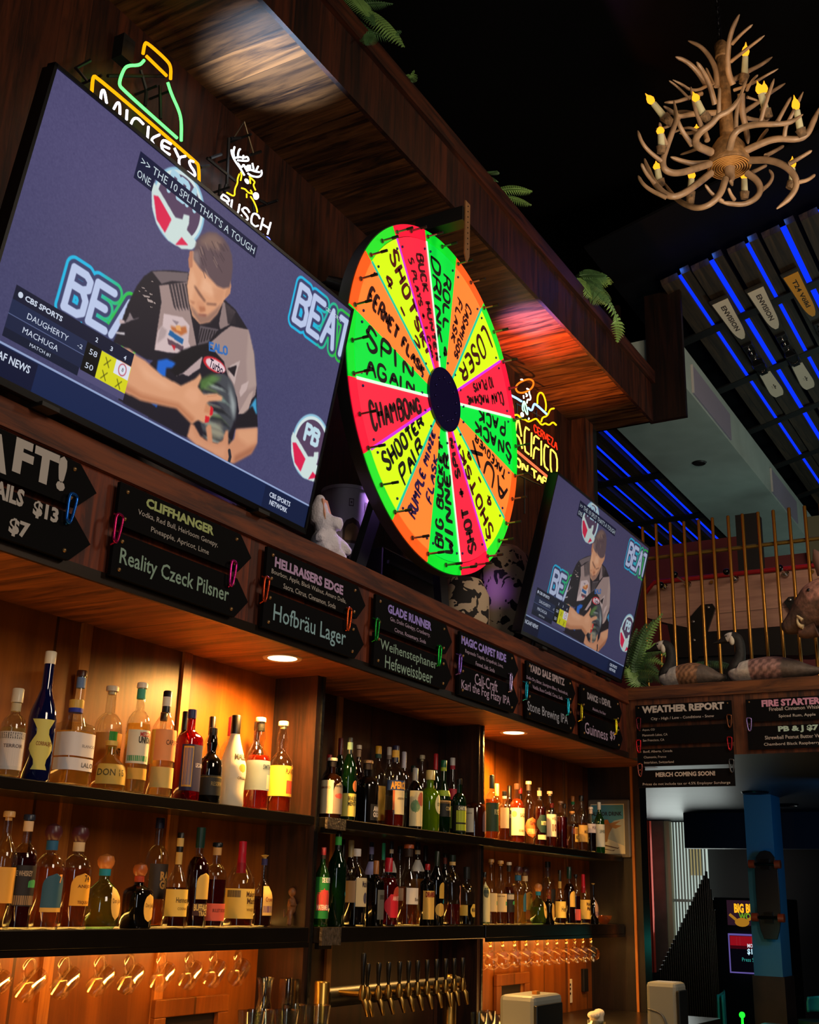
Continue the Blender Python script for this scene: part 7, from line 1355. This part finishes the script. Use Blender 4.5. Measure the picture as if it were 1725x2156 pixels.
wide = [(1412,597),(1477,568.5),(1553.7,535),(1627,505),(1707,468),(1785,433)]; nar = [(1445,587),(1513.6,555),(1588.8,522),(1667,490),(1745,455)]
for i, (u, v) in enumerate(wide):
    p = at(u, v, X=SX); c = np.array([SX, p[1], SZ+SL*(SY-p[1])])
    slat(c, 0.062, 15, 0.05, 'wide dark ceiling slat, %s from the pale beam' % NTH[i], 'wide ceiling slats')
    if i < 6:
        e = c-SDY*(-0.078); q = c+SDY*0.085+SDZ*0.03
        v8 = [np.array([X_, 0, 0])+q*np.array([0, 1, 1])+SDY*s*0.026+SDZ*h_ for X_ in (SX+0.03, 15) for s in (-1, 1) for h_ in (0, 0.012)]
        lamp('strip_end_glow', 'POINT', tuple(q+np.array([-.02, 0, .03])), 0.35, (0.02, 0.16, 1.0), size=.02)
        o = MB().add(v8, [(0, 1, 3, 2), (4, 6, 7, 5), (0, 2, 6, 4), (1, 5, 7, 3), (0, 4, 5, 1), (2, 3, 7, 6)]).build('light_strip', BLU, None); put(o, 'blue light strip beside the wide ceiling slat %s from the pale beam' % NTH[i], 'light', 'blue light strips')
for i, (u, v) in enumerate(nar):
    p = at(u, v, X=SX); c = np.array([SX, p[1], SZ+SL*(SY-p[1])+0.02]); slat(c, 0.032, 15, 0.05, 'narrow dark ceiling slat, %s from the pale beam' % NTH[i], 'narrow ceiling slats')
for k in range(8):
    X_ = SX+0.80+k*0.98; c = np.array([X_, 2.25, SZ+SL*(SY-2.25)-0.004]); v8 = [np.array([X_+dx_, c[1], c[2]])+SDY*s+SDZ*h_ for dx_ in (0, 0.10) for s in (-.02, 1.7) for h_ in (0.0, 0.012)]
    o = MB().add(v8, [(0, 1, 3, 2), (4, 6, 7, 5), (0, 2, 6, 4), (1, 5, 7, 3), (0, 4, 5, 1), (2, 3, 7, 6)]).build('cross_batten', BLACK, None); put(o, 'black batten across the ceiling slats, %s from their near ends' % NTH[k], 'batten', 'battens across the ceiling slats')
v8 = [np.array([X_, SY, SZ])+SDY*s+SDZ*(0.22+h_) for X_ in (6.5, 16) for s in (-.35, 3.0) for h_ in (0, 0.02)]
structure('ceiling', MB().add(v8, [(0, 1, 3, 2), (4, 6, 7, 5), (0, 2, 6, 4), (1, 5, 7, 3), (0, 4, 5, 1), (2, 3, 7, 6)]), pbr('sloped ceiling black', '0e0e10', 0.9, spec=0.02))
# the lower slats behind the beam
ZS = zb0+0.04
for i, y in enumerate((2.88, 3.06, 3.26, 3.46)):
    o = MB().box(7.3, 15, y-0.055, y+0.055, ZS, ZS+0.05).build('ceiling_slat', SLM, None); put(o, 'dark slat behind the pale beam, %s from it' % NTH[i], 'slat', 'slats behind the pale beam')
    o = MB().box(7.3, 15, y+0.075, y+0.105, ZS+0.03, ZS+0.04).build('light_strip', BLU, None); put(o, 'blue light strip behind the pale beam, %s from it' % NTH[i], 'light', 'blue light strips')
for k, X_ in enumerate((9.05, 10.25, 11.5)): o = MB().box(X_, X_+0.14, 2.80, 3.7, ZS-0.012, ZS-0.001).build('cross_batten', BLACK, None); put(o, 'black batten across the slats behind the pale beam, %s from the near end' % NTH[k], 'batten', 'battens behind the pale beam')
structure('ceiling', MB().box(7.2, 16, yb1, 6.8, ZS+0.16, ZS+0.2), pbr('sloped ceiling black', '08080c', 0.8))
# skis under the slats
def ski(lab, uv0, uv1, w0, top, ink, word, full=True):
    A, B_ = on_slat(*uv0, -0.05), on_slat(*uv1, -0.05); ax = B_-A; L = np.linalg.norm(ax); ax /= L; ay = np.cross(SDZ, ax); ay /= np.linalg.norm(ay)
    t = thing('ski', lab, 'ski', tuple(A), 'skis mounted under the ceiling slats')
    n = 24; P = []
    hw = lambda s: w0*(0.62+0.38*abs(2*s-1)**1.6)*(1 if s < .90 else math.sqrt(max(0.02, 1-((s-.9)/.1)**2)))
    P = [(s*L, hw(s)) for s in np.linspace(0, 1, n)]+[(s*L, -hw(s)) for s in np.linspace(1, 0, n)]
    mb = MB().prism(P, A, ax, ay, SDZ*0.012); body = mb.build('ski_board', pbr('ski edge', '2a2620', 0.4), t)
    for s0, s1 in ((0.02, 0.36), (0.72, 0.985)):
        Pq = [(s*L, hw(s)*0.88) for s in np.linspace(s0, s1, 14)]+[(s*L, -hw(s)*0.88) for s in np.linspace(s1, s0, 14)]
        if s0 < .1:
            Pq = [(s*L, hw(s)*0.88*(1 if s < .25 else math.sqrt(max(0.02, 1-((s-.25)/.115)**2)))) for s in np.linspace(s0, s1, 14)]; Pq = Pq+[(x_, -y_) for x_, y_ in Pq[::-1]]
        MB().prism(Pq, A-SDZ*0.003, ax, ay, SDZ*0.002).build('top_sheet', pbr('ski sheet '+top, top, 0.35), t)
    mb = MB(); text_on(mb, word, A-SDZ*0.0036+ax*L*0.06+ay*hw(.1)*0.30, ax, -ay, L*0.22, hw(.1)*0.62, 0.03); text_on(mb, '*', A-SDZ*0.0036+ax*L*0.85+ay*hw(.8)*0.4, ax, -ay, L*.05, hw(.8)*.8, .03); mb.build('lettering', pbr('ski ink '+ink, ink, 0.6), t)
    for s, l_, w_, h_ in ((0.43, .05, .8, .03), (0.50, .03, .6, .05), (0.62, .08, .85, .05), (0.68, .04, .6, .035)):
        MB().prism([(s*L-l_*L/2, w0*w_*.7), (s*L+l_*L/2, w0*w_*.7), (s*L+l_*L/2, -w0*w_*.7), (s*L-l_*L/2, -w0*w_*.7)], A, ax, ay, -SDZ*h_).build('binding', pbr('binding black', '101012', 0.3), t, bevel=0.004)
    for s in (0.43, 0.47): MB().ball(A+ax*s*L-SDZ*0.035, .016, 10, 7).build('binding_screw', pbr('chrome', 'b8b0aa', 0.15, 1.0), t, smooth=80)
    Q = [A+ax*L*(.58+.07*math.cos(a))+ay*w0*.62*math.sin(a)-SDZ*.055 for a in np.linspace(0, 2*PI, 14)[:-1]]; MB().tube(Q, .005, 6, closed=True).build('brake_wire', pbr('chrome', 'b8b0aa', 0.15, 1.0), t, smooth=60)
    MB().tube([A+ax*L*.5, A+ax*L*.5+SDZ*.07], .01, 6).build('mount', BLACK, t)
ski('pale ski nearest the pale beam, mounted under the slats', (1513, 630), (1643, 836), 0.068, 'd8c8b2', '3a2e28', 'ENVISION')
ski('second pale ski from the pale beam, mounted under the slats', (1588, 605), (1708, 820), 0.068, 'd8c8b2', '3a2e28', 'ENVISION')
ski('orange yellow ski farther right under the slats', (1662, 573), (1790, 800), 0.062, 'd89428', '1c1610', 'T24 Völkl')

# ------------------------------------------------------------------ the dark room beyond the doorway
structure('wall_room', MB().box(11.7, 11.8, -3, 6.5, 0, 2.30), pbr('room wall dark', '0c0a0a', 0.7))
XW = 11.55
def rng_y(u0, u1, v, X): return sorted((at(u0, v, X=X)[1], at(u1, v, X=X)[1]))
y0, y1 = rng_y(1402, 1492, 1850, XW); z1 = 2.285; z0 = at(1440, 2060, X=XW)[2]
o = thing('window_3', None, None, (XW, y0, z0)); o['kind'] = 'structure'
MB().box(XW, XW+0.02, y0, y1, z0, z1).build('pane', glow('daylight pane', 'b4c4ba', 1.0), o)
MB().box(XW-0.01, XW+0.001, y0+0.05, y1-0.25, z1-0.50, z1).build('warm_blind', glow('daylight blind', 'c0b078', 0.55), o)
for k in range(14):
    y = y1-(y1-y0)*(k+.5)/14; MB().box(XW-0.04, XW-0.02, y-0.0055, y+0.0055, z0, z1).build('shutter_slat', pbr('shutter slat', '8a968c', 0.5), o)
for zf in (.48, .18): MB().box(XW-0.045, XW-0.015, y0, y1, z0+(z1-z0)*zf, z0+(z1-z0)*zf+0.025).build('cross_rail', pbr('shutter slat', '8a968c', 0.5), o)
ya, yb = rng_y(1376, 1402, 1850, XW-0.1); MB().box(XW-0.12, XW, ya, yb, 0.9, 2.29).build('frame', pbr('window wood', '5a4a42', 0.6, noise=.2), o); MB().box(XW-0.09, XW, ya-0.05, ya, 0.9, 2.29).build('frame', pbr('window trim pale', 'a09878', 0.6), o)
ya, yb = rng_y(1361, 1372, 1850, XW-0.3); o2 = MB()
for k in range(6): o2.box(XW-0.3+0.02*(k % 2), XW-0.25+0.02*(k % 2), ya+(yb-ya)*k/6, ya+(yb-ya)*(k+1)/6, 0.9, 2.28)
o2 = o2.build('red_curtain', pbr('curtain red', 'c23a22', 0.8)); put(o2, 'narrow red curtain left of the bright window', 'curtain')
lamp('doorway_fill', 'AREA', (10.8, 3.0, 1.6), 1.6, (1.0, 0.92, 0.82), (XW, 3.4, 1.8), 0.15, 0.15)  # added fill that brightens the curtain and window frame from the front
lamp('window_daylight', 'AREA', (XW-0.15, (y0+y1)/2, 1.7), 7, (0.9, 1.0, 0.95), (8.0, 2.8, 2.2), 0.9, 0.9)
# organ-like rods
XO = 9.6; t = thing('pipe_screen', 'screen of dark metal pipes rising stepwise in front of the window', 'screen', (XO, at(1440, 2100, X=XO)[1], 0))
PIPE = pbr('dark pipe', '4a4038', 0.25, 0.9)
for k in range(24):
    u = 1391+k*(1487-1391)/23; v = 2041+k*(1835-2041)/23; p = at(u, v, X=XO); MB().lathe([(.012, 0), (.012, p[2]), (0, p[2]+.004)], XO, p[1], 0, 8).build('pipe', PIPE, t, smooth=50)
for k in range(4):
    p = at(1491+k*4.5, 1850+k*22, X=XO); MB().lathe([(.012, 0), (.012, p[2]), (0, p[2]+.004)], XO, p[1], 0, 8).build('pipe', PIPE, t, smooth=50)
for z in (.55, .95): p, q = at(1395, 2000, X=XO), at(1503, 2000, X=XO); MB().tube([(XO+.02, p[1], z), (XO+.02, q[1], z)], .014, 8).build('rail', pbr('dark red rail', '2a0c0a', 0.5), t, smooth=50)
# column with a skateboard
XC = 8.9; ya, yb = rng_y(1578, 1637, 1880, XC); TEAL = pbr('column teal', '3f86a0', 0.6)
zc = at(1610, 2055, X=XC)[2]
o = MB().box(XC, XC+0.28, ya, yb, zc, 2.30).build('column', TEAL, None); put(o, 'blue lit square column carrying the skateboard', 'column')
MB().box(XC-0.012, XC+0.29, ya-0.012, yb+0.012, 0, zc).build('column_base', pbr('column base wood', '3a2414', 0.6, noise=.3), o)
sa_, sb = at(1609, 1790, X=XC-0.09), at(1622, 1978, X=XC-0.09); t = thing('skateboard', 'dark skateboard with orange wheels hung upright on the blue column', 'skateboard', tuple(sb))
sw = abs(at(1590, 1880, X=XC-.09)[1]-at(1640, 1880, X=XC-.09)[1])/2; cy = (sa_[1]+sb[1])/2; hh = sa_[2]-sb[2]
prof = [(-.55, 0), (.55, 0), (.8, .10), (.95, .22), (1, .5), (.98, .78), (.80, .92), (.45, .985), (0, 1), (-.45, .985), (-.80, .92), (-.98, .78), (-1, .5), (-.95, .22), (-.8, .10)]
MB().prism([(a*sw, q*hh) for a, q in prof], (XC-.07, cy, sb[2]), UY, UZ, UX*.012).build('deck', pbr('deck dark', '11181a', 0.3), t, bevel=0.003)
for q in (.84, .24):
    z = sb[2]+hh*q; MB().tube([(XC-.10, cy-sw*1.05, z), (XC-.10, cy+sw*1.05, z)], .010, 8).box(XC-.10, XC-.07, cy-.03, cy+.03, z-.035, z+.035).build('truck', pbr('truck black', '0b0b0c', 0.3, .5), t)
    for s in (-1, 1): MB().tube([(XC-.10, cy+s*sw*.85, z), (XC-.10, cy+s*sw*1.35, z)], .030, 14).build('wheel', pbr('wheel orange', 'b8401c', 0.35), t, smooth=40)
MB().box(XC-.06, XC, cy-.02, cy+.02, sb[2]+hh*.5, sb[2]+hh*.55).build('hanger', BLACK, t)
for u, v in ((1590, 1669), (1655, 1695)):
    p = at(u, v, Z=2.295); o = MB().lathe([(.075, 0), (.09, -.012), (.10, 0)], p[0], p[1], 2.30, 24).build('ceiling_ring', pbr('ring dark', '10161c', 0.25), None, smooth=50); put(o, 'dark round ceiling fitting %s' % ('left above the blue column' if u == 1590 else 'right above the blue column'), 'fitting', 'round fittings in the low ceiling')
ya, yb = rng_y(1441, 1760, 1760, 10.6); o = MB().box(10.6, 10.75, ya, yb, at(1500, 1786, X=10.6)[2], 2.30).build('header_panel', pbr('header navy', '12243c', 0.6), None); put(o, 'dark navy header panel across the room behind the column', 'panel')
# arcade cabinet
XA = 10.2; ya, yb = rng_y(1500, 1640, 1950, XA); t = thing('arcade_cabinet', 'arcade hunting game cabinet with lit yellow marquee behind the column', 'arcade machine', (XA+.3, (ya+yb)/2, 0))
MB().box(XA+.06, XA+.75, ya, yb, 0, at(1560, 1890, X=XA)[2]).build('body', pbr('cabinet black', '0a0809', 0.4), t, bevel=.01)
def panel(nm, u0, v0, u1, v1, mat, X): a, b_ = at(u0, v0, X=X), at(u1, v1, X=X); return MB().box(X, X+.03, min(a[1], b_[1]), max(a[1], b_[1]), min(a[2], b_[2]), max(a[2], b_[2])).build(nm, mat, t)
panel('marquee', 1530, 1895, 1600, 1950, glow('marquee dusk', '3a2030', 0.5), XA)
panel('screen_frame', 1533, 1965, 1605, 2052, glow('screen rim', '7a6ac0', 0.55), XA); panel('screen', 1536, 1969, 1605, 2049, glow('screen dark', '0a0812', 0.5), XA-.004); panel('screen_scene', 1537, 1970, 1605, 1999, glow('screen red', '98101c', 0.8), XA-.006)
for u in (1551, 1558, 1583, 1590): panel('scene_trunk', u, 1972, u+1.5, 1998, glow('screen pink', 'c05a60', 0.6), XA-.008)
panel('scene_ground', 1537, 1990, 1605, 2000, glow('screen maroon', '4a0814', 0.6), XA-.009)
def scr(s, u0, v0, u1, hh, c, e, bd=.03):
    a, b_ = at(u0, v0, X=XA-.012), at(u1, v0, X=XA-.012); mb = MB(); text_on(mb, s, (XA-.012, a[1], a[2]-hh/2), -UY, UZ, a[1]-b_[1], hh, bd); mb.build('lettering', glow('screen letters '+c, c, e), t)
scr('BIG BUCK', 1546, 1912, 1608, .075, 'ffb420', 1.1, .05); scr('WORLD', 1556, 1929, 1606, .055, '70a020', .8, .04); scr('MONEY', 1574, 1991, 1600, .03, 'e0e0e8', .9); scr('$15.00', 1574, 2004, 1608, .05, 'c8f0ff', 1.0); scr('Press Start to', 1563, 2020, 1612, .03, '309a90', .9, 0)
mb = MB(); a = at(1563, 1942, X=XA-.012); mb.ball(a, (.006, .06, .035), 12, 8).tube([a+np.array([0, .05, .02]), a+np.array([0, .10, .06])], .012, 6).tube([a+np.array([0, -.05, .02]), a+np.array([0, -.10, .05])], .012, 6).build('marquee_animal', glow('marquee gold', 'b07820', .8), t)
p = at(1563, 2137, X=8.2); o = MB().ball(p, .02, 12, 8).tube([p, (8.2, p[1], 0)], .008, 6).build('button_light', glow('green button', '20ff30', 1.6), None, smooth=80); put(o, 'small green round light on a stalk, low in the dark room', 'light')
for u0, v0, u1, v1, lab in ((1508, 2085, 1528, 2200, 'curved teal lit stool back left of the column'), (1697, 2096, 1760, 2135, 'teal lit stool back at the right edge')):
    a, b_ = at(u0, v0, X=8.4), at(u1, v1, X=8.4); cy_, rr = (a[1]+b_[1])/2, abs(a[1]-b_[1])/2
    mb = MB(); n = 12; v = []; f = []
    for j in range(7):
        for i in range(n+1):
            an = PI*i/n; q = j/6; v.append((8.4+.12*math.sin(an)*(1), cy_+rr*math.cos(an)*(1-.25*max(0, q-.6)), b_[2]+(a[2]-b_[2])*q*(1-.08*abs(math.cos(an)))))
    for j in range(6):
        for i in range(n): k = j*(n+1)+i; f.append((k, k+1, k+n+2, k+n+1))
    t = thing('bar_stool', lab, 'stool', (8.45, cy_, 0), 'stools in the dark room')
    mb.add(v, f).build('backrest', pbr('stool teal', '1a8a80', 0.4), t, smooth=60, mods=[('SOLIDIFY', dict(thickness=.012))])
    MB().lathe([(0, 0), (.16, .0), (.16, .05), (0, .05)], 8.45, cy_, b_[2]-.10, 20).build('seat', pbr('stool seat', '14302e', 0.5), t, smooth=40); MB().lathe([(.14, 0), (.14, .02), (.02, .03), (.02, b_[2]-.10), (0, b_[2]-.10)], 8.45, cy_, 0, 16).build('pedestal', pbr('truck black', '0b0b0c', 0.3, .5), t, smooth=40); MB().tube([(8.5, cy_, b_[2]-.06), (8.52, cy_, b_[2]+.02)], .02, 8).build('back_stem', BLACK, t)
lamp('teal_glow', 'POINT', (8.15, 2.1, 1.25), 0.5, (0.05, 1.0, 0.8), size=.05)
